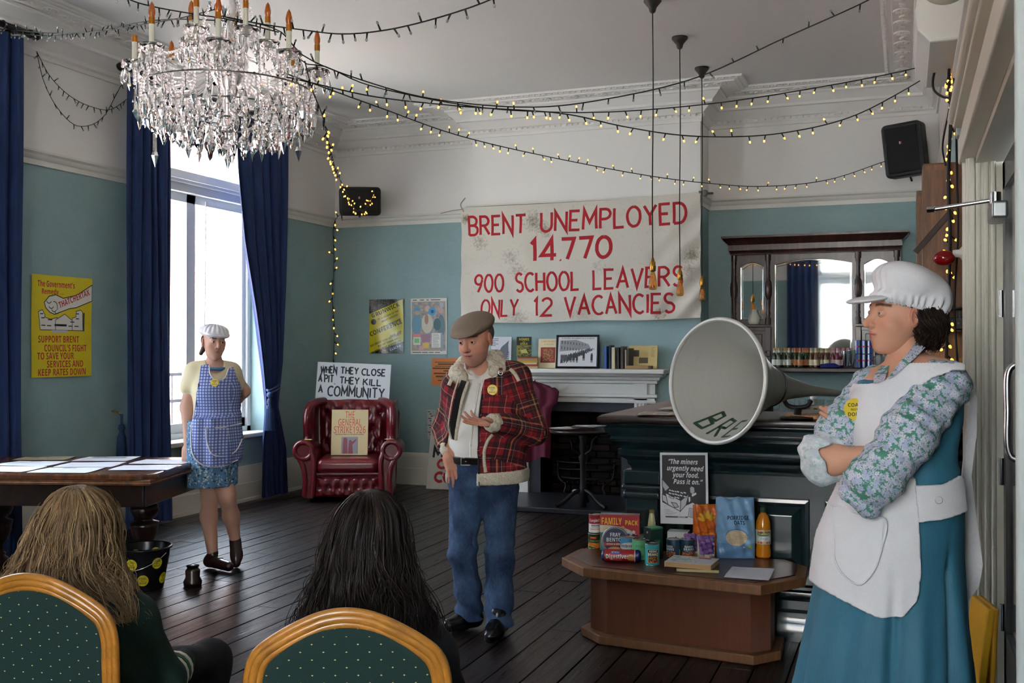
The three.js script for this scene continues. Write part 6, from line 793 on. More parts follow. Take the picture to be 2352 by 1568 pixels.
  { const p = on(1413, 1272), t = thing('pie_tin', 'round navy pie tin standing against the family pack', 'tin', [p[0], TY + .074, p[2]], FACE - .05); t.rotation.order = 'YXZ'; t.rotation.x = -.12;
    obj('tin_body', cyl(.072, .066, .032, 0, 0, 0, 40).rotateX(PI / 2).translate(0, 0, -.018), steel, t); obj('rim', new THREE.TorusGeometry(.0715, .0022, 8, 48), steel, t);
    obj('lid_print', new THREE.CircleGeometry(.0705, 40).translate(0, 0, .001), tmat(canvasTex(320, 320, c => { bg(c, '#1c2348', 320, 320); c.strokeStyle = '#b8bac8'; c.lineWidth = 5; c.beginPath(); c.arc(160, 160, 150, 0, 7); c.stroke(); txt(c, 'FRAY', 160, 116, 130, 48, '#dfe2ea'); txt(c, 'BENTOS', 160, 176, 220, 48, '#dfe2ea'); c.fillStyle = '#b02a2a'; c.fillRect(20, 188, 280, 36); txt(c, 'STEAK & KIDNEY', 160, 214, 210, 18, '#f0e0d0'); c.fillStyle = '#c8884a'; c.beginPath(); c.ellipse(150, 280, 90, 46, 0, 0, 7); c.fill(); c.fillStyle = '#e0b070'; c.beginPath(); c.ellipse(150, 268, 60, 20, 0, 0, 7); c.fill(); }), .35), t); }
  { const p = on(1427, 1290), t = thing('biscuit_packet', 'red and blue biscuit packet lying at the front', 'packet', [p[0], TY + .033, p[2]], FACE - .14);
    const g = grid((u, v) => { const a = u * 2 * PI, x = (v - .5) * .2, r = .032 * (1 - .08 * (1 + Math.cos(a * 6)) * .5 * Math.abs(Math.sin(v * 40)) * .2) * Math.min(1, .75 + 6 * Math.min(v, 1 - v)); return [x, r * Math.sin(a), r * Math.cos(a)]; }, 40, 40); const U = g.attributes.uv; for (let i = 0; i < U.count; i++) { const u = U.getX(i), v = U.getY(i); U.setXY(i, v, ((u + .5) % 1)); }
    obj('wrapper', nz(g), tmat(canvasTex(512, 512, c => { bg(c, '#a81c24', 512, 512); c.fillStyle = '#1c2460'; c.fillRect(0, 0, 34, 512); c.fillRect(440, 0, 72, 512); c.fillStyle = '#d8c8a8'; c.fillRect(430, 0, 12, 512); c.save(); c.fillStyle = '#3a5ab0'; c.fillRect(120, 180, 120, 36); txt(c, 'M°Vities', 180, 206, 100, 18, '#e8e8f0'); txt(c, 'Digestives', 205, 282, 310, 56, '#f2ece4', 'bold'); txt(c, 'THE ORIGINAL', 200, 310, 130, 12, '#e0b8a8'); c.fillStyle = '#c8884a'; c.beginPath(); c.arc(385, 270, 48, 0, 7); c.fill(); c.fillStyle = '#b0703a'; for (let i = 0; i < 14; i++) c.fillRect(355 + rnd() * 60, 240 + rnd() * 60, 5, 5); c.restore(); }), .22), t);
    for (const s of [-1, 1]) obj('folded_end', tr(lathe([[0, 0], [.014, .002], [.024, -.004], [.026, -.012]], 12), s * .1, 0, 0, 0, 0, -s * PI / 2), mat(0x1c2460, .25), t); }
  { const p = on(1497, 1268), t = thing('cordial_bottle', 'pale yellow ribbed bottle in front of the poster', 'bottle', p, 0); obj('bottle_body', lathe([[0, 0], [.034, 0], [.037, .006], ...Array.from({ length: 20 }, (_, i) => [lerp(.037, .015, (i / 19) ** 1.15) + (i % 2 ? .0006 : -.0006), .02 + i * .0095]), [.0125, .21], [.0125, .216]], 28), mat(0xd9d2a0, .12, { transmission: .25, thickness: .03 }), t); obj('cap', cyl(.0135, .0135, .016, 0, .222, 0, 16), mat(0x9a7a34, .35, { metalness: .6 }), t); }
  carton('dark green box with white mark in the middle', 1509, 1284, .082, .165, .06, .55, [canvasTex(200, 400, c => { bg(c, '#163c30', 200, 400); c.fillStyle = '#3a8a5c'; c.fillRect(0, 0, 200, 20); c.strokeStyle = '#9ad0b0'; c.lineWidth = 5; for (let k = 0; k < 6; k++) { c.beginPath(); c.moveTo(110, 220); c.lineTo(70 + k * 18, 150 + (k % 2) * 20); c.stroke(); } }), canvasTex(128, 400, c => { bg(c, '#15181c', 128, 400); c.fillStyle = '#b0b4b0'; c.beginPath(); c.arc(64, 60, 14, 0, 7); c.fill(); c.fillRect(30, 150, 70, 12); c.fillStyle = '#777'; c.fillRect(40, 340, 40, 30); }), plain('#4a9a72')]);
  carton('white and red box behind the bean tins', 1556, 1272, .11, .118, .09, -.32, [canvasTex(256, 256, c => { bg(c, '#dcdcda', 256, 256); c.fillStyle = '#b02030'; c.fillRect(60, 190, 196, 40); c.beginPath(); c.arc(110, 60, 8, 0, 7); c.fill(); }), plain('#a81e28'), plain('#d8d8d6')]);
  function bag(name, label, px, py, w, h, d, turn, draw, o = {}) {
    const p = on(px, py), t = thing(name, label, 'bag', [p[0], TY, p[2]], FACE + turn); t.rotation.order = 'YXZ'; t.rotation.x = o.rx ?? -.05;
    const f = s => (u, v) => { const e = Math.pow(Math.max(0, 1 - Math.pow(Math.abs(2 * u - 1), 3)), .5), q = Math.pow(Math.sin(PI * clamp(v * .93 + .05)), o.flat ?? .45), wr = .004 * Math.sin(u * 21 + v * 9) + .003 * Math.sin(v * 31 - u * 6); const ww = w * (1 - (o.pinch ?? .1) * Math.sin(PI * v) * .4 - .0 * v) * (1 + (o.taper ?? 0) * v); return [(u - .5) * ww, v * h + .006 * Math.sin(u * 13) * (v > .95 ? 1 : 0), s * (d / 2 * e * q + wr * e * q * 2)]; };
    const m = tmat(canvasTex(400, Math.round(400 * h / w), draw), o.rough ?? .25); obj('bag_front', grid(f(1), 30, 36), m, t); obj('bag_back', grid(f(-1), 30, 36, true), mat(o.back ?? 0xaa6a2a, .3), t); obj('top_seal', tr(box(w * (1 + (o.taper ?? 0)) * .98, .012, .002), 0, h - .003, 0), m, t); return t;
  }
  bag('oat_bag', 'blue bag of porridge oats beside the squash bottle', 1690, 1281, .2, .315, .085, -.05, (c, w, h) => { bg(c, '#7ca6cc', w, h); c.fillStyle = '#6a94c0'; c.fillRect(0, h * .75, w, h * .25); txt(c, 'PORRIDGE', w * .55, h * .36, w * .56, 42, '#1c2c4c'); txt(c, 'OATS', w * .57, h * .44, w * .28, 42, '#1c2c4c'); c.fillStyle = '#d8c4a4'; c.beginPath(); c.ellipse(w * .5, h * .66, w * .27, h * .13, 0, 0, 7); c.fill(); for (let i = 0; i < 240; i++) { const a = rnd() * 7, q = Math.sqrt(rnd()); c.fillStyle = i % 2 ? '#c0a880' : '#e8d8bc'; c.fillRect(w * .5 + Math.cos(a) * q * w * .26, h * .66 + Math.sin(a) * q * h * .12, 7, 4); } c.strokeStyle = '#4a70a0'; c.lineWidth = 5; c.beginPath(); c.ellipse(w * .5, h * .655, w * .28, h * .138, 0, 3.4, 6); c.stroke(); c.fillStyle = '#8ab84a'; c.fillRect(w * .78, h * .78, 40, 18); c.fillStyle = '#d8a040'; c.fillRect(w * .78, h * .82, 50, 12); c.fillStyle = '#c8d0d8'; c.fillRect(w * .66, h * .8, 20, 16); }, { back: 0x6a94c0, taper: .0, pinch: -.1, rx: -.1 });
  bag('granola_bag', 'orange bag of granola leaning behind the purple bags', 1622, 1279, .155, .275, .06, .1, (c, w, h) => { bg(c, '#c8621a', w, h); c.fillStyle = '#d8a428'; for (let i = 0; i < 6; i++) { c.save(); c.translate(w * .5, h * .3); c.rotate(-1.3 + i * .5); c.beginPath(); c.ellipse(0, -h * .13, 22, 60, 0, 0, 7); c.fill(); c.restore(); } txt(c, 'Simply', w * .5, h * .5, w * .28, 22, '#e89a40', ''); txt(c, 'nuts & honey', w * .5, h * .56, w * .55, 26, '#e89a40', ''); txt(c, 'Granola', w * .5, h * .68, w * .6, 50, '#f0d0a0', '', 'serif'); }, { back: 0xb8581a, taper: -.12 });
  const purple = (c, w, h) => { bg(c, '#c9bfa6', w, h); c.fillStyle = '#7e5a9a'; c.beginPath(); c.moveTo(0, 0); c.lineTo(w, 0); c.lineTo(w * .9, h * .72); c.lineTo(w * .1, h * .72); c.fill(); txt(c, 'Basmati', w * .35, h * .16, w * .4, 24, '#b89ac8', ''); txt(c, 'RICE', w * .3, h * .26, w * .25, 22, '#b89ac8', ''); c.fillStyle = '#9ac060'; c.fillRect(w * .2, h * .84, w * .5, h * .05); };
  bag('rice_bag', 'purple and clear rice bag behind the other', 1590, 1281, .09, .125, .05, .15, purple, { back: 0xc9bfa6 }); bag('rice_bag', 'purple and clear rice bag in front', 1622, 1288, .095, .13, .05, .05, purple, { back: 0xc9bfa6 });
  { const p = on(1753, 1280), t = thing('squash_bottle', 'orange fruit squash bottle at the right end', 'bottle', p, FACE + PI); const pr = [[0, .002], [.034, 0], [.0395, .01], [.04, .04], [.036, .062], [.0385, .075], [.0385, .15], [.039, .16], [.036, .19], [.026, .222], [.014, .238], [.0135, .245]]; obj('bottle_body', lathe(pr, 32), mat(0xe08a10, .1, { transmission: .15, thickness: .03, clearcoat: .5 }), t); obj('label', lathe([[.039, .076], [.0391, .15]], 32), tmat(canvasTex(512, 180, c => { bg(c, '#b8c4b0', 512, 180); c.fillStyle = '#4a7a3a'; c.beginPath(); c.ellipse(256, 46, 90, 30, -.1, 0, 7); c.fill(); txt(c, 'ROBINSONS', 256, 58, 150, 20, '#e8e4c8'); c.fillStyle = '#d8dce0'; c.beginPath(); c.ellipse(256, 110, 80, 34, 0, 0, 7); c.fill(); txt(c, 'Fruit', 250, 124, 80, 30, '#6a7a9a', ''); for (let i = 0; i < 12; i++) { c.fillStyle = ['#d8622a', '#c83a3a', '#e8a030'][i % 3]; c.beginPath(); c.arc(180 + (i % 6) * 34, i < 6 ? 30 : 160, 14, 0, 7); c.fill(); } }), .35), t); obj('cap', lathe([[.0155, .24], [.016, .262], [.012, .27], [0, .272]], 20), mat(0x1d3a22, .4), t); }
  { const p = on(1590, 1306), b = thing('picture_book', 'thick illustrated book lying on top of another', 'book', [p[0], TY + .019, p[2]], FACE - .42); obj('cover', merge(box(.235, .002, .175, 0, .025, 0)), tmat(canvasTex(400, 300, c => { bg(c, '#c3c7c4', 400, 300); for (let i = 0; i < 160; i++) { c.fillStyle = ['#6f8a94', '#9fb0b4', '#4a5a64', '#d8d4c8'][i % 4]; c.globalAlpha = .6; c.fillRect(20 + rnd() * 240, 40 + rnd() * 240, rr(6, 40), rr(4, 18)); } c.globalAlpha = 1; c.fillStyle = '#a83048'; c.fillRect(230, 16, 110, 54); c.fillStyle = '#b0b040'; c.fillRect(160, 16, 60, 40); }), .4), b); obj('pages', box(.23, .024, .172, 0, .012, 0), mat(0xb89468, .9), b); obj('spine', box(.004, .026, .175, -.117, .012, 0), mat(0xc9a888, .8), b);
    const b2 = thing('picture_book', 'thinner book under the illustrated one', 'book', [p[0] + .03, TY, p[2] + .005], FACE - .2); obj('cover', box(.21, .018, .15, 0, .009, 0), mat(0x5a4c34, .6), b2); obj('pages', box(.206, .012, .152, 0, .009, .001), mat(0xc8b888, .9), b2); }
  const q = on(1722, 1317); flat('letter_sheet', 'white printed letter lying on the coffee table', 'paper', canvasTex(212, 300, (c, w, h) => { bg(c, '#d3d5de', w, h); c.fillStyle = '#8a90a0'; c.globalAlpha = .5; for (let i = 0; i < 16; i++) c.fillRect(24, 40 + i * 14, rr(120, 165), 3); c.fillRect(150, 14, 40, 12); c.globalAlpha = 1; }), .21, .27, q, FACE - .35);
}
// ---------- signed distance modelling ----------
const capF = (a, b, ra, rb = ra) => { const [ax, ay, az] = a, dx = b[0] - ax, dy = b[1] - ay, dz = b[2] - az, L = dx * dx + dy * dy + dz * dz || 1e-9; return (x, y, z) => { const px = x - ax, py = y - ay, pz = z - az; let t = (px * dx + py * dy + pz * dz) / L; t = t < 0 ? 0 : t > 1 ? 1 : t; const ex = px - dx * t, ey = py - dy * t, ez = pz - dz * t; return Math.sqrt(ex * ex + ey * ey + ez * ez) - (ra + (rb - ra) * t); }; };
const ellF = (c, r, ry = 0, rx = 0, rz = 0) => { const m = new THREE.Matrix4().makeRotationFromEuler(new THREE.Euler(rx, ry, rz, 'YXZ')).transpose().elements, mn = Math.min(...r); return (x, y, z) => { x -= c[0]; y -= c[1]; z -= c[2]; const X = (m[0] * x + m[4] * y + m[8] * z) / r[0], Y = (m[1] * x + m[5] * y + m[9] * z) / r[1], Z = (m[2] * x + m[6] * y + m[10] * z) / r[2], k = Math.sqrt(X * X + Y * Y + Z * Z), g = Math.sqrt(X * X / r[0] / r[0] + Y * Y / r[1] / r[1] + Z * Z / r[2] / r[2]); return g < 1e-6 ? -mn : k * (k - 1) / g; }; };
const rbF = (c, h, r, ry = 0, rx = 0, rz = 0) => { const m = new THREE.Matrix4().makeRotationFromEuler(new THREE.Euler(rx, ry, rz, 'YXZ')).transpose().elements; return (x, y, z) => { x -= c[0]; y -= c[1]; z -= c[2]; const X = Math.abs(m[0] * x + m[4] * y + m[8] * z) - h[0] + r, Y = Math.abs(m[1] * x + m[5] * y + m[9] * z) - h[1] + r, Z = Math.abs(m[2] * x + m[6] * y + m[10] * z) - h[2] + r; return Math.hypot(Math.max(X, 0), Math.max(Y, 0), Math.max(Z, 0)) + Math.min(Math.max(X, Y, Z), 0) - r; }; };
const smin = (a, b, k) => { const h = Math.max(k - Math.abs(a - b), 0) / k; return Math.min(a, b) - h * h * k * .25; };
const U = (k, ...fs) => { fs = fs.flat(); return (x, y, z) => { let d = fs[0](x, y, z); for (let i = 1; i < fs.length; i++) d = smin(d, fs[i](x, y, z), k); return d; }; };
const cutF = (k, a, ...bs) => (x, y, z) => { let d = a(x, y, z); for (const b of bs) d = -smin(-d, b(x, y, z), k); return d; };
const andF = (a, b) => (x, y, z) => { const p = a(x, y, z); if (p > .05) return p; return Math.max(p, b(x, y, z)); };
const grow = (f, t) => (x, y, z) => f(x, y, z) - t;
const chainF = (pts, rs, k = .02) => U(k, pts.slice(1).map((p, i) => capF(pts[i], p, rs[i] ?? rs, rs[i + 1] ?? rs)));
function polyF(P) { // signed distance to a polygon in x, y
  return (x, y) => { let d = 1e9, s = 1; for (let i = 0, j = P.length - 1; i < P.length; j = i++) { const [ax, ay] = P[i], [bx_, by] = P[j], ex = bx_ - ax, ey = by - ay, wx = x - ax, wy = y - ay, t = clamp((wx * ex + wy * ey) / (ex * ex + ey * ey || 1e-9)), qx = wx - ex * t, qy = wy - ey * t; d = Math.min(d, qx * qx + qy * qy); const c1 = y >= ay, c2 = y < by, c3 = ex * wy > ey * wx; if ((c1 && c2 && c3) || (!c1 && !c2 && !c3)) s = -s; } return s * Math.sqrt(d); };
}
function surf(f, lo, hi, h, color) {
  const nx = Math.ceil((hi[0] - lo[0]) / h) + 1, ny = Math.ceil((hi[1] - lo[1]) / h) + 1, nzz = Math.ceil((hi[2] - lo[2]) / h) + 1, val = new Float32Array(nx * ny * nzz), B = 5, R = h * B * .9;
  for (let bz = 0; bz < nzz; bz += B) for (let by = 0; by < ny; by += B) for (let b = 0; b < nx; b += B) {
    const c = f(lo[0] + (b + B / 2) * h, lo[1] + (by + B / 2) * h, lo[2] + (bz + B / 2) * h), far = Math.abs(c) > R * 1.7;
    for (let k = bz; k < Math.min(bz + B, nzz); k++) for (let j = by; j < Math.min(by + B, ny); j++) for (let i = b; i < Math.min(b + B, nx); i++) val[(k * ny + j) * nx + i] = far ? c : f(lo[0] + i * h, lo[1] + j * h, lo[2] + k * h);
  }
  const id = new Int32Array(nx * ny * nzz).fill(-1), pos = [], idx = [], sy = nx, sz = nx * ny;
  for (let k = 0; k < nzz - 1; k++) for (let j = 0; j < ny - 1; j++) for (let i = 0; i < nx - 1; i++) {
    const o = k * sz + j * sy + i; let m = 0, cx = 0, cy = 0, cz = 0, n = 0; const v = [val[o], val[o + 1], val[o + sy], val[o + sy + 1], val[o + sz], val[o + sz + 1], val[o + sz + sy], val[o + sz + sy + 1]];
    for (let q = 0; q < 8; q++) if (v[q] < 0) m++; if (!m || m === 8) continue;
    const E = (a, b, x, y, z, dx, dy, dz) => { if ((v[a] < 0) !== (v[b] < 0)) { const t = v[a] / (v[a] - v[b]); cx += x + dx * t; cy += y + dy * t; cz += z + dz * t; n++; } };
    E(0, 1, 0, 0, 0, 1, 0, 0); E(2, 3, 0, 1, 0, 1, 0, 0); E(4, 5, 0, 0, 1, 1, 0, 0); E(6, 7, 0, 1, 1, 1, 0, 0); E(0, 2, 0, 0, 0, 0, 1, 0); E(1, 3, 1, 0, 0, 0, 1, 0); E(4, 6, 0, 0, 1, 0, 1, 0); E(5, 7, 1, 0, 1, 0, 1, 0); E(0, 4, 0, 0, 0, 0, 0, 1); E(1, 5, 1, 0, 0, 0, 0, 1); E(2, 6, 0, 1, 0, 0, 0, 1); E(3, 7, 1, 1, 0, 0, 0, 1);
    id[o] = pos.length / 3; pos.push(lo[0] + (i + cx / n) * h, lo[1] + (j + cy / n) * h, lo[2] + (k + cz / n) * h);
  }
  const quad = (a, b, c, d, flip) => { if (a < 0 || b < 0 || c < 0 || d < 0) return; flip ? idx.push(a, c, b, a, d, c) : idx.push(a, b, c, a, c, d); };
  for (let k = 1; k < nzz - 1; k++) for (let j = 1; j < ny - 1; j++) for (let i = 1; i < nx - 1; i++) {
    const o = k * sz + j * sy + i, s = val[o] < 0;
    if (s !== val[o + 1] < 0) quad(id[o - sy - sz], id[o - sz], id[o], id[o - sy], !s); if (s !== val[o + sy] < 0) quad(id[o - 1 - sz], id[o - 1], id[o], id[o - sz], !s); if (s !== val[o + sz] < 0) quad(id[o - 1 - sy], id[o - sy], id[o], id[o - 1], !s);
  }
  const n = pos.length / 3, nor = new Float32Array(n * 3), e = h * .6; for (let i = 0; i < n; i++) { const x = pos[i * 3], y = pos[i * 3 + 1], z = pos[i * 3 + 2]; let a = f(x + e, y, z) - f(x - e, y, z), b = f(x, y + e, z) - f(x, y - e, z), c = f(x, y, z + e) - f(x, y, z - e); const l = Math.hypot(a, b, c) || 1; nor[i * 3] = a / l; nor[i * 3 + 1] = b / l; nor[i * 3 + 2] = c / l; }
  const g = new THREE.BufferGeometry(); g.setAttribute('position', new THREE.Float32BufferAttribute(pos, 3)); g.setAttribute('normal', new THREE.BufferAttribute(nor, 3)); g.setIndex(idx); g.setAttribute('uv', new THREE.BufferAttribute(new Float32Array(n * 2), 2));
  if (color) { const col = new Float32Array(n * 3); for (let i = 0; i < n; i++) { const c = color(pos[i * 3], pos[i * 3 + 1], pos[i * 3 + 2]); col[i * 3] = c[0]; col[i * 3 + 1] = c[1]; col[i * 3 + 2] = c[2]; } g.setAttribute('color', new THREE.BufferAttribute(col, 3)); }
  return g;
}
const frontZ = (f, x, y, z = .6) => { for (let i = 0; i < 160; i++) { const d = f(x, y, z); if (d < .0005) break; z -= Math.max(d * .7, .0005); if (z < -.6) break; } return z; };
// uv for cloth: each triangle laid flat in the frame of its nearest bone
function clothUV(g, bones, s) {
  g = g.index ? g.toNonIndexed() : g; const p = g.attributes.position.array, u = g.attributes.uv.array, F = bones.map(([a, b]) => { const d = V(b[0] - a[0], b[1] - a[1], b[2] - a[2]), L = d.length(); d.normalize(); let x = V(1, 0, 0); if (Math.abs(d.x) > .8) x = V(0, 0, 1); x.addScaledVector(d, -x.dot(d)).normalize(); return { a, d, L, x, z: new THREE.Vector3().crossVectors(x, d) }; });
  for (let i = 0; i < p.length; i += 9) {
    const c = [(p[i] + p[i + 3] + p[i + 6]) / 3, (p[i + 1] + p[i + 4] + p[i + 7]) / 3, (p[i + 2] + p[i + 5] + p[i + 8]) / 3]; let best = F[0], bd = 1e9;
    for (const f of F) { const q = [c[0] - f.a[0], c[1] - f.a[1], c[2] - f.a[2]], t = clamp((q[0] * f.d.x + q[1] * f.d.y + q[2] * f.d.z), 0, f.L), dd = Math.hypot(q[0] - f.d.x * t, q[1] - f.d.y * t, q[2] - f.d.z * t) - (f.r ?? 0); if (dd < bd) { bd = dd; best = f; } }
    const e1 = V(p[i + 3] - p[i], p[i + 4] - p[i + 1], p[i + 5] - p[i + 2]), e2 = V(p[i + 6] - p[i], p[i + 7] - p[i + 1], p[i + 8] - p[i + 2]), n = e1.cross(e2), ax = Math.abs(n.dot(best.x)), az = Math.abs(n.dot(best.z)), ad = Math.abs(n.dot(best.d)) * .7;
    for (let j = 0; j < 3; j++) { const q = V(p[i + j * 3] - best.a[0], p[i + j * 3 + 1] - best.a[1], p[i + j * 3 + 2] - best.a[2]), X = q.dot(best.x), Y = q.dot(best.d), Z = q.dot(best.z), o = (i / 3 + j) * 2; if (ad > ax && ad > az) { u[o] = X / s; u[o + 1] = Z / s; } else if (ax > az) { u[o] = Z / s + .37; u[o + 1] = Y / s; } else { u[o] = X / s; u[o + 1] = Y / s; } }
  }
  return g;
}
const mergeC = gs => mergeGeometries(gs.map(g => { g = g.index ? g.toNonIndexed() : g; if (!g.attributes.uv) g.setAttribute('uv', new THREE.BufferAttribute(new Float32Array(g.attributes.position.count * 2), 2)); return g; }));
const lin = hex => { const c = new THREE.Color(hex); return [c.r, c.g, c.b]; };
const mixc = (a, b, t) => [lerp(a[0], b[0], t), lerp(a[1], b[1], t), lerp(a[2], b[2], t)];
const skinMat = new THREE.MeshPhysicalMaterial({ color: 0xffffff, vertexColors: true, roughness: .5, side: THREE.DoubleSide, specularIntensity: .5 });
// ---------- head: canonical, facing +z, about 0.235 tall ----------
function headF(o = {}) {
  const w = o.w ?? 1, jaw = o.jaw ?? 1, nose = o.nose ?? 1;
  let f = U(.035, ellF([0, .035, -.015], [.074 * w, .086, .094]), ellF([0, -.028, .02], [.06 * w, .082, .07]), ellF([0, -.072, .03], [.046 * jaw, .04, .05]));
  f = U(.02, f, capF([0, -.1, .058], [0, -.1, .056], .021 * jaw), ellF([.036, -.03, .05], [.027, .026, .026]), ellF([-.036, -.03, .05], [.027, .026, .026]), capF([-.034, .026, .072], [.034, .026, .072], .013));
  f = cutF(.016, f, capF([.033, .006, .099], [.03, .006, .101], .018), capF([-.033, .006, .099], [-.03, .006, .101], .018));
  f = U(.012, f, capF([0, .014, .086], [0, -.026, .104 + .004 * nose], .0075, .0105 * nose), capF([0, -.028, .104 + .004 * nose], [0, -.034, .096], .0105 * nose, .008));
  f = U(.006, f, ellF([.0125, -.034, .094], [.0075, .0065, .009]), ellF([-.0125, -.034, .094], [.0075, .0065, .009]), ellF([0, -.0575, .0855], [.021, .0058, .0095]), ellF([0, -.0685, .083], [.018, .0068, .0095]));
  f = cutF(.003, f, capF([-.022, -.0625, .088], [.022, -.0625, .088], .0016), capF([-.022, -.0625, .088], [0, -.0625, .0965], .0012), capF([.022, -.0625, .088], [0, -.0625, .0965], .0012), ellF([.006, -.038, .1], [.003, .002, .004]), ellF([-.006, -.038, .1], [.003, .002, .004]));
  for (const s of [-1, 1]) { // lids and ears
    f = U(.004, f, cutF(.0015, ellF([s * .032, .006, .0765], [.0145, .0125, .0135]), rbF([s * .032, .0045, .092], [.0118, o.eye ?? .0042, .02], .002, s * .12)));
    f = U(.008, f, cutF(.004, ellF([s * .077 * w, -.002, -.01], [.009, .032, .019], s * .35), ellF([s * .086 * w, .0, -.006], [.0055, .021, .011], s * .35)));
  }
  return f;
}
function headColor(o) {
  const sk = lin(o.skin), red = lin(o.flush ?? 0xc07060), lip = lin(o.lip ?? 0xa85a50), hair = lin(o.brow ?? 0x3a2a20), dark = lin(o.stubble ?? o.skin);
  return (x, y, z) => {
    let c = sk; c = mixc(c, red, .35 * Math.max(0, 1 - Math.hypot((Math.abs(x) - .04) / .03, (y + .03) / .03)) + .4 * Math.max(0, 1 - Math.hypot(x / .02, (y + .03) / .016, (z - .1) / .03)));
    if (o.stubble) c = mixc(c, dark, .55 * sstep(-.035, -.06, y) * sstep(.0, .04, z));
    if (z > .07 && Math.abs(x) < .026 && y < -.051 && y > -.0765) c = mixc(c, lip, clamp(1.25 - Math.hypot(x / .024, (y + .063) / .0125) * 1.05));
    const bx_ = Math.abs(x) - .033, by = y - .0285 - (.004 - bx_ * bx_ * 6); if (z > .055 && Math.abs(bx_) < .02 && Math.abs(by) < .0056) c = mixc(c, hair, .92 * (1 - (by / .006) ** 2));
    if (Math.abs(x) > .07) c = mixc(c, red, .35); return c;
  };
}
function eyes(par, M, iris = 0x4a5a60) {
  for (const s of [-1, 1]) { const e = obj('eye', sph(.0122, 0, 0, 0, 18, 14), mat(0xcfc6be, .2), par); const m = new THREE.Matrix4().makeTranslation(s * .032, .006, .0755); e.applyMatrix4(M.clone().multiply(m)); obj('iris', [new THREE.SphereGeometry(.0124, 16, 8, 0, 7, 0, .6).rotateX(PI / 2)], mat(iris, .1), e); obj('pupil', [new THREE.SphereGeometry(.01255, 12, 6, 0, 7, 0, .27).rotateX(PI / 2)], mat(0x080808, .05), e); }
}
// ---------- hand: right hand, wrist at origin, fingers +y, palm facing +z, thumb +x ----------
function handF(o = {}) {
  const sp = o.spread ?? .05, curl = o.curl ?? [.3, .35, .4, .45], curl2 = o.curl2 ?? curl, B = [[.029, .088], [.0095, .094], [-.0105, .09], [-.0285, .08]], L = [[.042, .026, .021], [.047, .029, .022], [.043, .027, .021], [.034, .02, .019]], fs = [U(.02, rbF([0, .045, 0], [.038, .046, .0135], .0125), ellF([.022, .03, .008], [.02, .03, .014]), ellF([-.024, .035, .006], [.014, .034, .012]), capF([0, -.03, 0], [0, .01, 0], .026, .028))];
  B.forEach(([x, y], i) => { let p = [x, y, 0], a = curl[i], s = sp * (1.5 - i); const seg_ = []; L[i].forEach((l, k) => { const d = [Math.sin(s) * Math.cos(a), Math.cos(s) * Math.cos(a), Math.sin(a)], q = [p[0] + d[0] * l, p[1] + d[1] * l, p[2] + d[2] * l]; seg_.push(capF(p, q, [.0092, .0084, .0076][k] * (i === 3 ? .88 : 1), [.0084, .0076, .0066][k] * (i === 3 ? .88 : 1))); p = q; a += curl2[i] * (k ? .7 : 1); }); fs.push(U(.004, seg_)); });
  const t = o.thumb ?? [.6, .5, .35], td = V(t[0], t[1], t[2]).normalize(), t0 = [.03, .022, .008], t1 = [t0[0] + td.x * .038, t0[1] + td.y * .038, t0[2] + td.z * .038], t2 = [t1[0] + td.x * .018, t1[1] + (td.y + .5) * .026, t1[2] + td.z * .02], t3 = [t2[0] + td.x * .008, t2[1] + .024, t2[2] + td.z * .012];
  const palm = fs.shift(), thumb = U(.006, capF(t0, t1, .0135, .011), capF(t1, t2, .011, .0098), capF(t2, t3, .0098, .008)); const body = U(.012, palm, thumb); return (x, y, z) => { let d = body(x, y, z); for (const f of fs) d = smin(d, f(x, y, z), .008); return d; };
}
const handCache = {};
function hand(wrist, dir, palm, left, o, skin) { // returns coloured geometry placed in the figure's frame
  const sk = lin(skin), red = lin(0xb86a58), g = surf(handF(o), [-.075, -.045, -.05], [.11, .215, .12], .0032, (x, y, z) => mixc(sk, red, y > .09 ? .18 : .05)); if (left) { g.scale(-1, 1, 1); const i = g.index.array; for (let k = 0; k < i.length; k += 3) { const q = i[k]; i[k] = i[k + 1]; i[k + 1] = q; } }
  const y = V(...dir).normalize(), z = V(...palm); z.addScaledVector(y, -z.dot(y)).normalize(); const x = new THREE.Vector3().crossVectors(y, z); const s = o?.size ?? 1; return g.applyMatrix4(new THREE.Matrix4().makeBasis(x, y, z).scale(V(s, s, s)).setPosition(...wrist));
}
// ---------- hair from strands ----------
function cubic(tab, x, k) { const n = tab.length; let i = 0; while (i < n - 2 && x > tab[i + 1][0]) i++; const p = j => tab[clamp(j, 0, n - 1)][k], t = clamp((x - tab[i][0]) / (tab[i + 1][0] - tab[i][0])), a = p(i - 1), b = p(i), c = p(i + 1), d = p(i + 2); return b + .5 * t * (c - a + t * (2 * a - 5 * b + 4 * c - d + t * (3 * (b - c) + d - a))); }
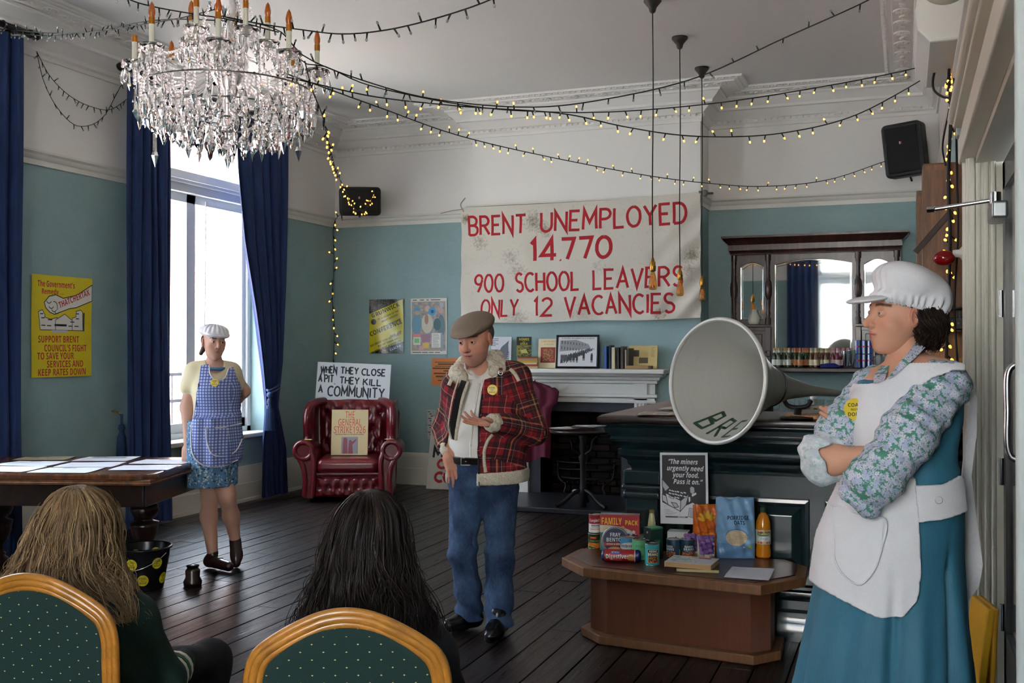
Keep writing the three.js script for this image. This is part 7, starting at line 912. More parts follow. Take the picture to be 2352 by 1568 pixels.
// tab rows: [v, y, xl, xr, zBack(toward viewer), zFront] in the figure's frame, v from 0 crown to 1 ends
function hairSet(par, tab, o) {
  const at_ = (v, phi, s) => { const y = cubic(tab, v, 1), xl = cubic(tab, v, 2), xr = cubic(tab, v, 3), zb = cubic(tab, v, 4), zf = cubic(tab, v, 5), cx = (xl + xr) / 2, cz = (zb + zf) / 2; return [cx + (xr - xl) / 2 * s * Math.sin(phi), y, cz + (zb - zf) / 2 * s * Math.cos(phi)]; };
  const c0 = lin(o.color), c1 = lin(o.light), c2 = lin(o.dark);
  const base = grid((u, v) => { const a = (u * 2 - 1) * PI, q = at_(v * .97, a, (o.base ?? .93) + .03 * Math.sin(a * 23 + v * 5) + .02 * Math.sin(a * 47 + 1)); return q; }, 160, 40); const n = base.attributes.position.count, col = new Float32Array(n * 3); for (let i = 0; i < n; i++) { const u = base.attributes.uv.getX(i), c = mixc(c2, c0, noise(u * 60, 3) * .8); col.set(c, i * 3); } base.setAttribute('color', new THREE.BufferAttribute(col, 3));
  const pos = [], cols = [], idx = [], N = o.n, S = 16;
  for (let i = 0; i < N; i++) {
    const fr = rnd() < (o.frizz ?? .05), cl = o.clump ? Math.floor(rnd() * o.clump) : i, h1 = hash(cl, 3, 1), h2 = hash(cl, 5, 2), phi = o.clump ? (cl + .5 + rr(-.5, .5) * (.4 + .7 * rnd())) / o.clump * 2 * PI - PI + .03 * h1 : rr(-PI, PI), s = o.clump && !fr ? .89 + .1 * Math.sqrt(rnd()) * (.5 + .5 * h2) : fr ? rr(1, 1.09) : .9 + .1 * Math.sqrt(rnd()), v0 = fr ? rr(.1, .6) : rnd() < .5 ? rr(0, .05) : rr(.02, .5), v1 = Math.min(1.0, v0 + rr(.4, 1)), ph = o.clump && !fr ? h1 * 6.3 + rr(-.3, .3) : rr(0, 6.3), amp = (fr ? .012 : (o.wave ?? .006)) * (o.clump ? .5 + h2 : rr(.4, 1.3)), fq = o.clump ? 4 + 6 * h1 : rr(5, 12), r = o.r ?? .0011, drift = rr(-.12, .12), t = rnd(), lock = o.clump ? h2 : noise(phi * 9 + 50, 1) , c = t < .25 ? mixc(c0, c1, rnd() * (lock > .5 ? 1 : .4)) : mixc(c0, c2, rnd() * .9 * (1.2 - lock)), b0 = pos.length / 3;
    for (let k = 0; k <= S; k++) { const v = lerp(v0, v1, k / S), q = at_(v, phi + drift * v + amp * 6 * Math.sin(v * fq * .7 + ph), s + (fr ? .05 * k / S : 0)), w = amp * v; q[0] += w * Math.sin(v * fq * 2 + ph); q[2] += w * Math.cos(v * fq * 2.3 + ph); q[1] += fr ? .01 * Math.sin(v * 9 + ph) : 0; const rad = r * (k === S ? .3 : 1); for (let m = 0; m < 3; m++) { pos.push(q[0] + rad * Math.cos(m * 2.094), q[1], q[2] + rad * Math.sin(m * 2.094)); cols.push(...c); } if (k) for (let m = 0; m < 3; m++) { const a = b0 + (k - 1) * 3 + m, b = b0 + (k - 1) * 3 + (m + 1) % 3; idx.push(a, b, a + 3, b, b + 3, a + 3); } }
  }
  const g = new THREE.BufferGeometry(); g.setAttribute('position', new THREE.Float32BufferAttribute(pos, 3)); g.setAttribute('color', new THREE.Float32BufferAttribute(cols, 3)); g.setIndex(idx); g.computeVertexNormals();
  const hm = new THREE.MeshPhysicalMaterial({ color: 0xffffff, vertexColors: true, roughness: o.rough ?? .45, side: THREE.DoubleSide, specularIntensity: .5 });
  obj('hair', mergeC([base, g]), hm, par);
}
function ribbon(A, B, t = .006) { // thick strip between two polylines
  const ca = curve(A), cb = curve(B); return merge([0, 1].map(s => grid((u, v) => { const p = ca.getPoint(v).lerp(cb.getPoint(v), u); return [p.x, p.y, p.z + (s ? t : 0)]; }, 4, 30)), [0, 1].map(s => grid((u, v) => { const p = (s ? cb : ca).getPoint(v); return [p.x, p.y, p.z + u * t]; }, 1, 30)));
}
function figure(label, px0, d0, tail) {
  const c = at(px0, 800, d0), g = thing('person', label, 'person', [c.x, 0, c.z], YAW); const x0 = (px0 - 1176) / FOCAL * d0;
  const P = (px, py, dz = 0) => { const D = d0 - dz; return [(px - 1176) / FOCAL * D - x0, EYE + (800 - py) / FOCAL * D, dz]; }; const XY = pts => pts.map(([a, b, dz]) => P(a, b, dz ?? .12).slice(0, 2)); return { g, P, XY };
}
const rot = (yaw, pitch, roll = 0) => new THREE.Matrix4().makeRotationFromEuler(new THREE.Euler(pitch, yaw, roll, 'YXZ'));
const place = (m, p, s = 1) => m.clone().scale(V(s, s, s)).setPosition(...p);
const xf = (M, p) => { const v = V(...p).applyMatrix4(M); return [v.x, v.y, v.z]; };
const badgeTex = canvasTex(128, 128, (c) => { c.fillStyle = '#dcc22a'; c.fillRect(0, 0, 128, 128); txt(c, 'COAL', 64, 48, 84, 24, '#23301c'); txt(c, 'NOT', 64, 72, 44, 14, '#23301c'); txt(c, 'DOLE', 64, 106, 84, 24, '#23301c'); });
function badge(par, p, n, r) { const g = lathe([[0, .004], [r * .9, .004], [r, .001], [r, 0]], 24), b = obj('badge', nz(g), mat(0xdcc22a, .35), par, 'round yellow badge'); b.position.set(...p); b.quaternion.setFromUnitVectors(V(0, 1, 0), V(...n).normalize()); const d = obj('badge_print', new THREE.CircleGeometry(r * .92, 24), tmat(badgeTex, .4), par); d.quaternion.setFromUnitVectors(V(0, 0, 1), V(...n).normalize()); d.position.set(p[0] + n[0] * .0052, p[1] + n[1] * .0052, p[2] + n[2] * .0052); }
const wr = (f, a, s, sy = s) => (x, y, z) => { const d = f(x, y, z); return d > .06 ? d : d + a * (noise(x * s + 31, y * sy + 17, z * s + 9) - .5) * 2; };
const slab = (y0, y1) => (x, y) => Math.max(y0 - y, y - y1);
// ---------- man in the tartan jacket ----------
{
  const { g, P, XY } = figure('man in flat cap and red tartan jacket gesturing with one hand', 1100, 5.77);
  const SK = 0xc99079, nk = P(1106, 868, .02);
  const torso = U(.09, ellF(P(1120, 928, 0), [.195, .2, .125]), ellF(P(1104, 1010, .035), [.165, .17, .14]), ellF(P(1110, 1098, 0), [.168, .13, .125]), capF(P(1062, 880, 0), P(1176, 872, -.01), .062));
  const sL = P(1050, 885, .01), eL = P(1020, 985, -.1), wL = P(1032, 1044, .07), sR = P(1186, 872, -.01), eR = P(1222, 985, 0), wR = P(1138, 971, .23);
  const hipL = P(1072, 1118, 0), kL = P(1062, 1268, .04), aL = P(1078, 1398, -.03), hipR = P(1150, 1118, 0), kR = P(1148, 1285, .05), aR = P(1146, 1410, .1);
  const bodyF = U(.05, torso, capF(nk, P(1104, 838, .05), .058, .054), capF(sL, eL, .05, .04), capF(eL, wL, .04, .028), capF(sR, eR, .05, .04), capF(eR, wR, .04, .028), capF(hipL, kL, .085, .055), capF(kL, aL, .055, .04), capF(hipR, kR, .085, .055), capF(kR, aR, .055, .04));
  const HM = place(rot(-.5, .2, .04), P(1092, 781, .1), 1.12), skl = lin(SK);
  const headG = surf(headF({ w: 1.03, jaw: 1.12, nose: 1.15, eye: .0031 }), [-.1, -.14, -.125], [.1, .14, .13], .0034, headColor({ skin: SK, flush: 0xb8604e, lip: 0xa8605a, brow: 0x2a211c, stubble: 0x946e60 })).applyMatrix4(HM);
  const body = mergeC([surf(bodyF, [-.4, .02, -.3], [.45, 1.5, .4], .016, () => skl), headG, hand(wR, [-1, .06, .12], [-.1, 1, .25], true, { curl: [.05, .15, .3, .45], curl2: [.15, .3, .35, .4], spread: .14, thumb: [.75, .25, .55] }, SK), hand(wL, [.3, -1, .3], [-.35, -.2, -1], false, { curl: [.2, .25, .3, .3] }, SK)]);
  obj('body', body, skinMat, g); eyes(g, HM, 0x3a4a50);
  // flat cap
  const tweed = tmat(dataTex(256, 256, (x, y) => { const h = ((x + (y >> 3) % 2 * 4) % 8 < 4) !== (y % 6 < 3) ? 10 : -8, n = (noise(x / 1.4, y / 1.4) - .5) * 46; return [128 + h + n, 112 + h + n * .95, 98 + h + n * .85]; }), .95);
  const capS = U(.03, ellF([0, .082, -.012], [.094, .052, .118], 0, .1), ellF([0, .07, .05], [.088, .036, .075], 0, .25));
  const brim = ellF([0, .052, .1], [.07, .009, .052], 0, .32);
  obj('flat_cap', boxUV(surf(cutF(.004, U(.012, capS, brim), ellF([0, .02, -.01], [.074, .07, .088])), [-.12, .0, -.16], [.12, .16, .18], .004), .12).applyMatrix4(HM), tweed, g);
  obj('hair', surf(andF(cutF(.002, ellF([0, .03, -.03], [.0795, .075, .086]), ellF([0, 0, .065], [.1, .1, .06])), slab(-.03, .06)), [-.1, -.04, -.13], [.1, .07, .08], .004).applyMatrix4(HM), mat(0x4a4440, .9), g, 'short cropped grey hair');
  // shirt
  const shirtF = wr(U(.05, grow(torso, .012), capF(nk, P(1105, 860, .05), .07, .064)), .004, 16, 7);
  obj('shirt', surf(andF(cutF(.01, shirtF, capF(P(1098, 858, .13), P(1104, 830, .09), .03, .06)), slab(P(0, 1052, .12)[1], P(0, 848, .06)[1])), [-.3, .95, -.2], [.3, 1.5, .28], .008), mat(0xe2dfd8, .8), g);
  const sz = (px, py, dz = .13) => { const q = P(px, py, dz); return [q[0], q[1], frontZ(shirtF, q[0], q[1])]; };
  obj('shirt_placket', tube([sz(1101, 880), sz(1094, 920), sz(1087, 970), sz(1083, 1010), sz(1082, 1046)].map(p => [p[0], p[1], p[2] - .004]), .009, 24, 6), mat(0xdcd9d2, .8), g);
  for (const [a, b] of [[1093, 925], [1087, 972], [1083, 1020]]) { const q = sz(a, b); obj('shirt_button', cyl(.0055, .0055, .003, 0, 0, 0, 12).rotateX(PI / 2).translate(q[0], q[1], q[2] + .006), mat(0xc9c6be, .4), g); }
  for (const s of [[[1066, 832], [1076, 856], [1094, 868], [1062, 864]], [[1126, 828], [1118, 850], [1104, 872], [1132, 858]]]) { const q = s.map(([a, b]) => P(a, b, .1)); obj('shirt_collar', ribbon([[q[0][0], q[0][1], .05], [q[1][0], q[1][1], .13], [q[2][0], q[2][1], .15]], [[q[0][0], q[0][1] - .02, .08], [q[3][0], q[3][1] - .01, .13], [q[2][0], q[2][1] - .004, .155]], .005), mat(0xe2dfd8, .8), g); }
  // jeans
  const denim = tmat(dataTex(256, 256, (x, y) => { const n = (noise(x / 1.2, y / 5) - .5) * 26 + (fbm(x / 40, y / 60) - .45) * 80 + ((x + y) % 4 < 2 ? 4 : -4); return [44 + n * .8, 66 + n, 98 + n]; }), .85);
  const legs = U(.045, ellF(P(1110, 1095, 0), [.178, .13, .132]), capF(hipL, kL, .1, .072), capF(kL, P(1075, 1350, 0), .072, .068), capF(P(1075, 1350, 0), P(1078, 1412, -.02), .068, .075), capF(hipR, kR, .1, .074), capF(kR, P(1146, 1360, .08), .074, .07), capF(P(1146, 1360, .08), P(1146, 1424, .11), .07, .076));
  const fold = (x, y, z) => .009 * Math.sin(y * 62 + x * 26 + 4 * noise(x * 9, y * 9, z * 9)) * (sstep(.26, .12, y) + .6 * Math.exp(-(((y - .44) / .09) ** 2)) + .5 * Math.exp(-(((y - .82) / .07) ** 2)));
  const legs2 = U(.04, legs, grow(torso, .012)), jeansF = (x, y, z) => { const d = legs2(x, y, z); return d > .06 ? d : d + fold(x, y, z); };
  const jf = andF(jeansF, slab(P(0, 1428, .05)[1], P(0, 1057, .15)[1]));
  obj('jeans', boxUV(surf(jf, [-.32, .02, -.22], [.32, 1.05, .28], .009), .4), denim, g);
  obj('belt', surf(andF(grow(torso, .019), slab(P(0, 1068, .15)[1], P(0, 1050, .15)[1])), [-.25, .85, -.2], [.25, 1.05, .25], .007), mat(0x17130f, .35), g);
  { const q = P(1070, 1059, .15), z = frontZ(torso, q[0], q[1]) + .024; obj('belt_buckle', [box(.05, .005, .006, q[0], q[1] + .019, z), box(.05, .005, .006, q[0], q[1] - .019, z), box(.005, .042, .006, q[0] - .025, q[1], z), box(.005, .042, .006, q[0] + .025, q[1], z), box(.03, .004, .006, q[0] + .01, q[1], z)], chrome, g); }
  // shoes
  const shoe = (heel, toe) => { const d = V(toe[0] - heel[0], 0, toe[2] - heel[2]), mid = [lerp(heel[0], toe[0], .55), .05, lerp(heel[2], toe[2], .55)]; return cutF(.01, U(.03, capF([heel[0], .058, heel[2]], [mid[0], .05, mid[2]], .045, .046), capF([mid[0], .048, mid[2]], [toe[0], .042, toe[2]], .046, .038), capF([heel[0], .06, heel[2]], [lerp(heel[0], toe[0], .25), .12, lerp(heel[2], toe[2], .25)], .045, .05)), (x, y) => y - .001); };
  const h1 = P(1090, 1400, -.03), t1 = P(1032, 1400, .06), h2 = P(1150, 1420, .08), t2 = P(1126, 1420, .28);
  for (const [a, b] of [[h1, t1], [h2, t2]]) { obj('shoe', surf(shoe(a, b), [Math.min(a[0], b[0]) - .08, -.01, Math.min(a[2], b[2]) - .08], [Math.max(a[0], b[0]) + .08, .2, Math.max(a[2], b[2]) + .08], .006), mat(0x121316, .25), g); const ln = (t, y) => [lerp(a[0], b[0], t), y, lerp(a[2], b[2], t)]; obj('laces', [.42, .5, .58].map((t, i) => { const c = ln(t, .1 - i * .006 + .006), n = V(b[2] - a[2], 0, a[0] - b[0]).normalize().multiplyScalar(.022); return tube([[c[0] - n.x, c[1] - .012, c[2] - n.z], [c[0], c[1] + .003, c[2]], [c[0] + n.x, c[1] - .012, c[2] + n.z]], .003, 8, 5); }), mat(0x1d1e22, .7), g); }
  // jacket
  const tartan = tmat(canvasTex(512, 512, (c, w) => { c.fillStyle = '#9c1622'; c.fillRect(0, 0, w, w); const band = (p, t, col, a) => { c.fillStyle = col; c.globalAlpha = a; c.fillRect(p, 0, t, w); c.fillRect(0, p, w, t); }; band(40, 70, '#101822', .62); band(150, 60, '#10241c', .6); band(225, 22, '#101822', .55); band(340, 10, '#101822', .5); band(400, 60, '#14181e', .45); band(120, 7, '#d8c63c', .7); band(130, 5, '#d8d6cc', .7); band(186, 5, '#d8d6cc', .75); band(74, 4, '#b83038', .8); band(300, 5, '#d0a8a0', .6); band(470, 6, '#d8d0b0', .6); c.globalAlpha = .12; for (let i = 0; i < w; i += 3) { c.fillStyle = '#000'; c.fillRect(i, 0, 1, w); c.fillRect(0, i, w, 1); } c.globalAlpha = 1; }, true), .9);
  const elb = P(1226, 992, .02), cuffR = P(1142, 972, .215), cuffL = P(1024, 1020, .02);
  const sleeves = U(.03, capF(P(1176, 872, -.01), sR, .072, .082), capF(sR, elb, .082, .07), capF(elb, cuffR, .07, .055), capF(P(1066, 880, 0), sL, .07, .07), capF(sL, eL, .07, .062), capF(eL, cuffL, .062, .052));
  const jT = U(.06, grow(torso, .034), ellF(P(1142, 1040, .0), [.16, .26, .152]), ellF(P(1140, 1090, 0), [.165, .1, .15]));
  const open = polyF(XY([[1066, 852], [1116, 862], [1106, 900], [1099, 960], [1098, 1140], [1000, 1140], [1012, 1060], [1030, 1004], [1032, 975], [1040, 930], [1054, 885]].map(p => [...p, .16])));
  const openF = (x, y, z) => Math.max(open(x, y), .0 - z);
  const hemTop = (x) => P(0, 1085, .1)[1] + .05 * x, hemBot = P(0, 1112, .1)[1];
  const jacketF = wr(cutF(.012, U(.035, jT, sleeves), openF, capF(nk, P(1104, 838, .05), .085, .1)), .007, 11);
  const jm = andF(jacketF, (x, y) => hemTop(x) - y), bones = [[P(1120, 1100, 0), P(1120, 850, 0)], [sR, elb], [elb, cuffR], [sL, eL], [eL, cuffL]];
  obj('jacket', clothUV(surf(jm, [-.4, .8, -.3], [.45, 1.52, .4], .009), bones, .215), tartan, g);
  const wool = tmat(dataTex(128, 128, (x, y) => { const n = (noise(x / 2.5, y / 2.5) - .5) * 60; return [205 + n, 196 + n, 176 + n]; }), 1), fuzz = (f, a = .005) => (x, y, z) => { const d = f(x, y, z); return d > .03 ? d : d + a * (noise(x * 90, y * 90, z * 90) - .5) * 2; };
  obj('hem_band', boxUV(surf(fuzz(andF(grow(cutF(.01, jT, openF), .008), (x, y) => Math.max(y - hemTop(x) - .004, hemBot + .035 * x - y)), .003), [-.3, .75, -.25], [.35, .95, .3], .007), .1), wool, g);
  for (const [a, b, r] of [[P(1142, 972, .205), P(1132, 971, .24), .052], [P(1026, 1012, 0), P(1030, 1028, .04), .052]]) obj('cuff', boxUV(surf(fuzz(cutF(.006, capF(a, b, r, r * .98), capF(P(1100, 968, .3), b, .02, .034)), .004), a.map((v, i) => Math.min(v, b[i]) - .09), a.map((v, i) => Math.max(v, b[i]) + .09), .0055), .1), wool, g);
  obj('fleece_collar', boxUV(surf(fuzz(U(.03, chainF([P(1062, 866, .14), P(1050, 856, .07), P(1066, 838, -.05), P(1112, 826, -.1), P(1138, 822, -.05), P(1142, 834, .02), P(1130, 858, .12)], [.034, .042, .045, .045, .045, .04, .028], .02), ellF(P(1142, 836, .03), [.085, .028, .1], 0, .25, -.55), ellF(P(1050, 860, .11), [.036, .03, .045])), .006), [-.25, 1.28, -.2], [.25, 1.55, .26], .0065), .1), wool, g);
  const jz = (px, py, dz = .15) => { const q = P(px, py, dz); return [q[0], q[1], frontZ(jacketF, q[0], q[1])]; };
  const line = (pts, r) => tube(pts.map(p => { const q = jz(...p); q[2] += .002; return q; }), r, 26, 7);
  obj('fleece_trim', [line([[1172, 848], [1182, 858], [1192, 876]], .011), line([[1132, 996], [1122, 1008], [1114, 1030], [1113, 1060], [1116, 1082]], .0095), line([[1042, 862], [1036, 872], [1030, 886]], .011)], wool, g);
  obj('zip', line([[1107, 905], [1101, 955], [1100, 1010], [1100, 1060], [1100, 1104]], .005), mat(0x1a1c20, .4), g); { const q = jz(1101, 1100); obj('zip_pull', box(.008, .03, .005, q[0], q[1] - .025, q[2] + .004), chrome, g); }
  const L1 = [[1060, 872, .17], [1047, 905, .185], [1038, 945, .185], [1034, 985, .17], [1039, 1008, .15]], L2 = [[1072, 876, .165], [1060, 910, .17], [1052, 950, .17], [1045, 990, .16], [1043, 1010, .15]], L0 = [[1055, 868, .165], [1043, 902, .18], [1034, 945, .18], [1030, 985, .165], [1037, 1008, .148]];
  obj('jacket_lining', ribbon(L1.map(p => P(...p)), L2.map(p => P(...p)), .008), mat(0x15161b, .8), g); obj('fleece_trim', tube(L2.map(p => P(p[0] + 3, p[1], p[2])), .011, 30, 7), wool, g); obj('fleece_trim', tube(L0.map(p => P(...p)), .004, 30, 6), wool, g);
  { const q = jz(1131, 895); badge(g, [q[0], q[1], q[2] + .001], [-.12, .05, .99], .029); }
  for (const [a, b] of [[1136, 846], [1150, 842]]) { const q = jz(a, b + 14); obj('d_ring', new THREE.TorusGeometry(.012, .0022, 6, 18).translate(q[0], q[1], q[2] + .012), chrome, g); obj('strap_loop', rbox(.02, .02, .006, q[0], q[1] + .016, q[2] + .01), mat(0x7a1820, .9), g); }
  obj('waist_strap', tube([P(1186, 1074, .05), P(1200, 1080, .04), P(1208, 1094, .03)], .011, 10, 6), mat(0x9c1622, .9), g);
}
// ---------- woman in the white apron ----------
{
  const { g, P, XY } = figure('woman in teal dress, white apron and white cap with folded arms', 2060, 3.4);
  const SK = 0xd6a187, FY = -.82; // torso turned to the left of the picture
  const chest = U(.08, ellF(P(2085, 950, 0), [.175, .18, .118], FY), ellF(P(2050, 985, .06), [.115, .08, .085], FY), capF(P(2020, 885, -.1), P(2150, 878, .1), .062), capF(P(2088, 858, .02), P(2150, 862, .1), .055, .058), capF(P(2020, 900, .02), P(2070, 880, .07), .05, .05), ellF(P(2072, 1090, .01), [.17, .15, .15], FY), ellF(P(2056, 1215, 0), [.2, .18, .18], FY));
  const sN = P(2162, 888, .12), eN = P(2020, 1092, .23), wN = P(1968, 1026, -.01), sF = P(2008, 892, -.11), eF = P(1886, 1058, .03), wF = P(2020, 1048, .17);
  const skl = lin(SK), nkA = P(2092, 850, 0), nkB = P(2074, 790, .0);
  const HM = place(rot(-1.42, -.06, -.02), P(2066, 727, 0), 1.03);
  const bodyF = U(.04, grow(chest, -.012), capF(nkA, nkB, .052, .05), capF(sN, eN, .048, .042), capF(eN, wN, .042, .028), capF(sF, eF, .048, .042), capF(eF, P(1905, 1058, .05), .042, .043), capF(P(1905, 1058, .05), wF, .044, .03), capF(P(2050, 1230, .05), P(2030, 1600, .06), .08, .05), capF(P(2030, 1600, .06), P(2030, 1850, .02), .05, .04), capF(P(2110, 1230, -.04), P(2110, 1600, -.04), .08, .05), capF(P(2110, 1600, -.04), P(2110, 1850, -.06), .05, .04));
  const headG = surf(headF({ w: .97, jaw: .92, nose: 1.0, eye: .0027 }), [-.1, -.14, -.125], [.1, .14, .13], .0028, headColor({ skin: SK, flush: 0xd07868, lip: 0xb86a68, brow: 0x3a261c })).applyMatrix4(HM);
  obj('body', mergeC([surf(bodyF, [-.45, .02, -.32], [.35, 1.6, .36], .014, () => skl), headG,
    hand(wF, [.86, -.42, -.12], [-.2, -.2, -1], false, { curl: [.12, .15, .2, .25], curl2: [.35, .35, .4, .4], spread: .03, thumb: [.5, .8, .2], size: .94 }, SK), hand(wN, [-.62, .75, .0], [-.5, -.4, -.7], true, { curl: [.1, .1, .12, .15], curl2: [.15, .15, .15, .15], spread: .0, thumb: [.2, .9, .2], size: .9 }, SK)]), skinMat, g);
  eyes(g, HM, 0x4a4038);
  // dress
  const tealM = tmat(dataTex(256, 256, (x, y) => { const n = (noise(x / 1.3, y / 9) - .5) * 7 + (fbm(x / 30, y / 60) - .45) * 12; return [50 + n, 112 + n, 136 + n]; }), .65, { sheen: .2, sheenColor: new THREE.Color(0x70a8b8) });
  const waist = P(2072, 1105, 0), hem = P(2018, 1870, .02);
  const skirtR = y => interp([[hem[1], .36], [.45, .275], [.78, .236], [.92, .222], [1.05, .2], [1.14, .17]], y), skirtF = (x, y, z) => { const t = clamp((waist[1] - y) / (waist[1] - hem[1])), cx = interp([[0, hem[0]], [.45, P(2026, 0)[0]], [.78, P(2040, 0)[0]], [.95, P(2045, 0)[0]], [1.1, waist[0]]], y), cz = lerp(0, .02, t), dx = x - cx, dz = z - cz, r = Math.hypot(dx, dz * 1.12), a = Math.atan2(dz, dx), pl = (.018 * Math.sin(a * 9 + 1.5) + .012 * Math.sin(a * 17 + y * 2)) * sstep(.95, .2, y), crease = .03 * Math.exp(-(((a - 1.86) / .07) ** 2)) * sstep(.95, .6, y) + .03 * Math.exp(-(((a - .95) / .06) ** 2)) * sstep(1.05, .8, y); return Math.max((r - skirtR(y) - pl + crease) * .8, hem[1] - y, y - 1.16); };
  const dressF = U(.03, chest, skirtF), overF = U(.02, dressF, capF(P(2098, 882, .04), P(2164, 880, .12), .075, .094));
  obj('dress', boxUV(surf(andF(dressF, (x, y) => y - P(0, 872, 0)[1]), [-.5, .0, -.5], [.5, 1.5, .5], .011), .5), tealM, g);
  // floral blouse
  const floral = tmat(canvasTex(512, 512, (c, w) => { c.fillStyle = '#4f8f7c'; c.fillRect(0, 0, w, w); const fl = (x, y, r, col) => { for (const [ox, oy] of [[0, 0], [w, 0], [-w, 0], [0, w], [0, -w]]) { c.fillStyle = col; for (let k = 0; k < 6; k++) { const a = k * 1.05 + x; c.beginPath(); c.ellipse(x + ox + Math.cos(a) * r * .62, y + oy + Math.sin(a) * r * .62, r * .5, r * .36, a, 0, 7); c.fill(); } c.fillStyle = '#a9b4d4'; c.beginPath(); c.arc(x + ox, y + oy, r * .32, 0, 7); c.fill(); c.strokeStyle = 'rgba(60,100,110,.55)'; c.lineWidth = 1.6; c.beginPath(); c.arc(x + ox, y + oy, r * .85, 0, 7); c.stroke(); } }; for (let i = 0; i < 190; i++) fl(rnd() * w, rnd() * w, rr(13, 34), ['#d3d2e0', '#c3c6dc', '#dcdae4', '#b4bddb'][i % 4]); for (let i = 0; i < 130; i++) { c.fillStyle = i % 2 ? '#3f7d68' : '#5a9a80'; c.beginPath(); c.ellipse(rnd() * w, rnd() * w, 11, 4, rnd() * 3, 0, 7); c.fill(); } }, true), .8);
  const sleeveN = U(.03, capF(P(2156, 890, .11), sN, .07, .078), capF(sN, P(2085, 1000, .2), .082, .083), capF(P(2085, 1000, .2), eN, .083, .076), capF(eN, P(1996, 1106, .22), .076, .076)), sleeveF = U(.03, capF(P(2028, 888, -.09), sF, .07, .072), capF(sF, P(1930, 985, -.03), .074, .07), capF(P(1930, 985, -.03), P(1888, 1052, .02), .07, .062));
  const pl = (f) => { const w1 = wr(f, .006, 22), w2 = (x, y, z) => w1(x, y, z) + .0035 * Math.sin((x * .6 + y) * 95 + 4 * noise(x * 12, y * 12, z * 12)); return w2; };
  const bb = [[sN, eN], [eN, P(1980, 1130, .2)], [sF, eF]], lo = [-.45, 1.0, -.35], hi = [.35, 1.55, .42];
  obj('blouse_sleeve', clothUV(surf(pl(sleeveN), lo, hi, .0075), bb, .14), floral, g); obj('blouse_sleeve', clothUV(surf(pl(sleeveF), lo, hi, .0075), bb, .14), floral, g);
  const ring = (a, b, r0, r1, inner) => cutF(.004, chainF([a, b], [r0, r1]), capF([a[0] * 2 - b[0], a[1] * 2 - b[1], a[2] * 2 - b[2]], [b[0] * 3 - a[0] * 2, b[1] * 3 - a[1] * 2, b[2] * 3 - a[2] * 2], inner, inner));
  obj('rolled_cuff', clothUV(surf(pl(cutF(.006, U(.02, capF(P(2004, 1100, .21), P(1976, 1128, .19), .078, .07), capF(P(1972, 1118, .2), P(1990, 1150, .2), .05, .05)), capF(P(1972, 1130, .19), P(1945, 1160, .16), .045, .07))), lo, hi, .0075), bb, .17), floral, g);
  const pale = tmat(canvasTex(256, 256, (c, w) => { c.fillStyle = '#c3cfd6'; c.fillRect(0, 0, w, w); for (let i = 0; i < 200; i++) { c.fillStyle = i % 3 ? '#d6dce4' : '#a8c0bc'; c.beginPath(); c.arc(rnd() * w, rnd() * w, rr(4, 12), 0, 7); c.fill(); } }, true), .8);
  obj('rolled_cuff', clothUV(surf(pl(cutF(.006, U(.015, capF(P(1888, 1042, .02), P(1894, 1062, .05), .076, .074), capF(P(1880, 1090, .03), P(1888, 1100, .04), .03, .02)), capF(P(1905, 1060, .07), P(1960, 1052, .14), .05, .062))), lo, hi, .007), bb, .17), pale, g);
  const cl = (A, B) => ribbon(A.map(p => P(...p)), B.map(p => P(...p)), .006); obj('blouse_collar', clothUV(cl([[2104, 784, .03], [2088, 806, .085], [2064, 834, .125], [2040, 866, .145]], [[2124, 798, .07], [2104, 818, .115], [2076, 842, .145], [2040, 870, .155]]), bb, .17), floral, g); obj('blouse_collar', clothUV(cl([[2058, 808, -.03], [2046, 830, .02], [2038, 848, .07], [2030, 872, .14]], [[2042, 822, -.05], [2024, 840, .0], [2008, 862, .07], [2006, 880, .13]]), bb, .17), floral, g);
  // apron
  const linen = tmat(dataTex(256, 256, (x, y) => { const n = (noise(x / 1.4, y / 1.4) - .5) * 8 + (fbm(x / 50, y / 50) - .45) * 8; return [226 + n, 227 + n, 232 + n]; }), .8);
  const apron = polyF(XY([[1985, 884], [2022, 880], [2045, 866], [2072, 842], [2110, 816], [2140, 800], [2196, 836], [2190, 850], [2160, 850], [2119, 868], [2087, 900], [2066, 940], [2064, 1000], [2088, 1100], [2090, 1300], [2078, 1362], [2046, 1398], [1995, 1403], [1940, 1380], [1900, 1362], [1840, 1340], [1860, 1200], [1905, 1100], [1930, 1000], [1948, 935]].map(p => [...p, .13])));
  const apF = wr((x, y, z) => Math.max(Math.max(dressF(x, y, z), U2(x, y, z)) - .016, apron(x, y), -.16 - z), .003, 9); function U2() { return -1; }
  const apG = surf(cutF(.002, (x, y, z) => Math.max(Math.abs(overF(x, y, z) - .011) - .006, apron(x, y), -.2 - z), (x, y, z) => Math.max(z + .04 - clamp((x + .02) * 1, -.2, .0) * 0, x - .2)), [-.5, .6, -.25], [.35, 1.5, .45], .0075); obj('apron', boxUV(apG, .3), linen, g); void apF;
  const az = (px, py, dz = .16) => { const q = P(px, py, dz); const z = frontZ(ap2, q[0], q[1]); return [q[0], q[1], z < -.1 ? .02 : z]; }, ap2 = grow(overF, .0185);
  obj('apron_pocket', sheet((u, v) => { const y = lerp(1332, 1176, v), l = interp([[1176, 1938], [1250, 1926], [1300, 1926], [1332, 1950]], y), r = interp([[1176, 2022], [1250, 2010], [1300, 1990], [1332, 1965]], y); const q = az(lerp(l, r, u), y + lerp(-8, 8, u)); q[2] += .007; return q; }, 16, 20, .004), linen, g);
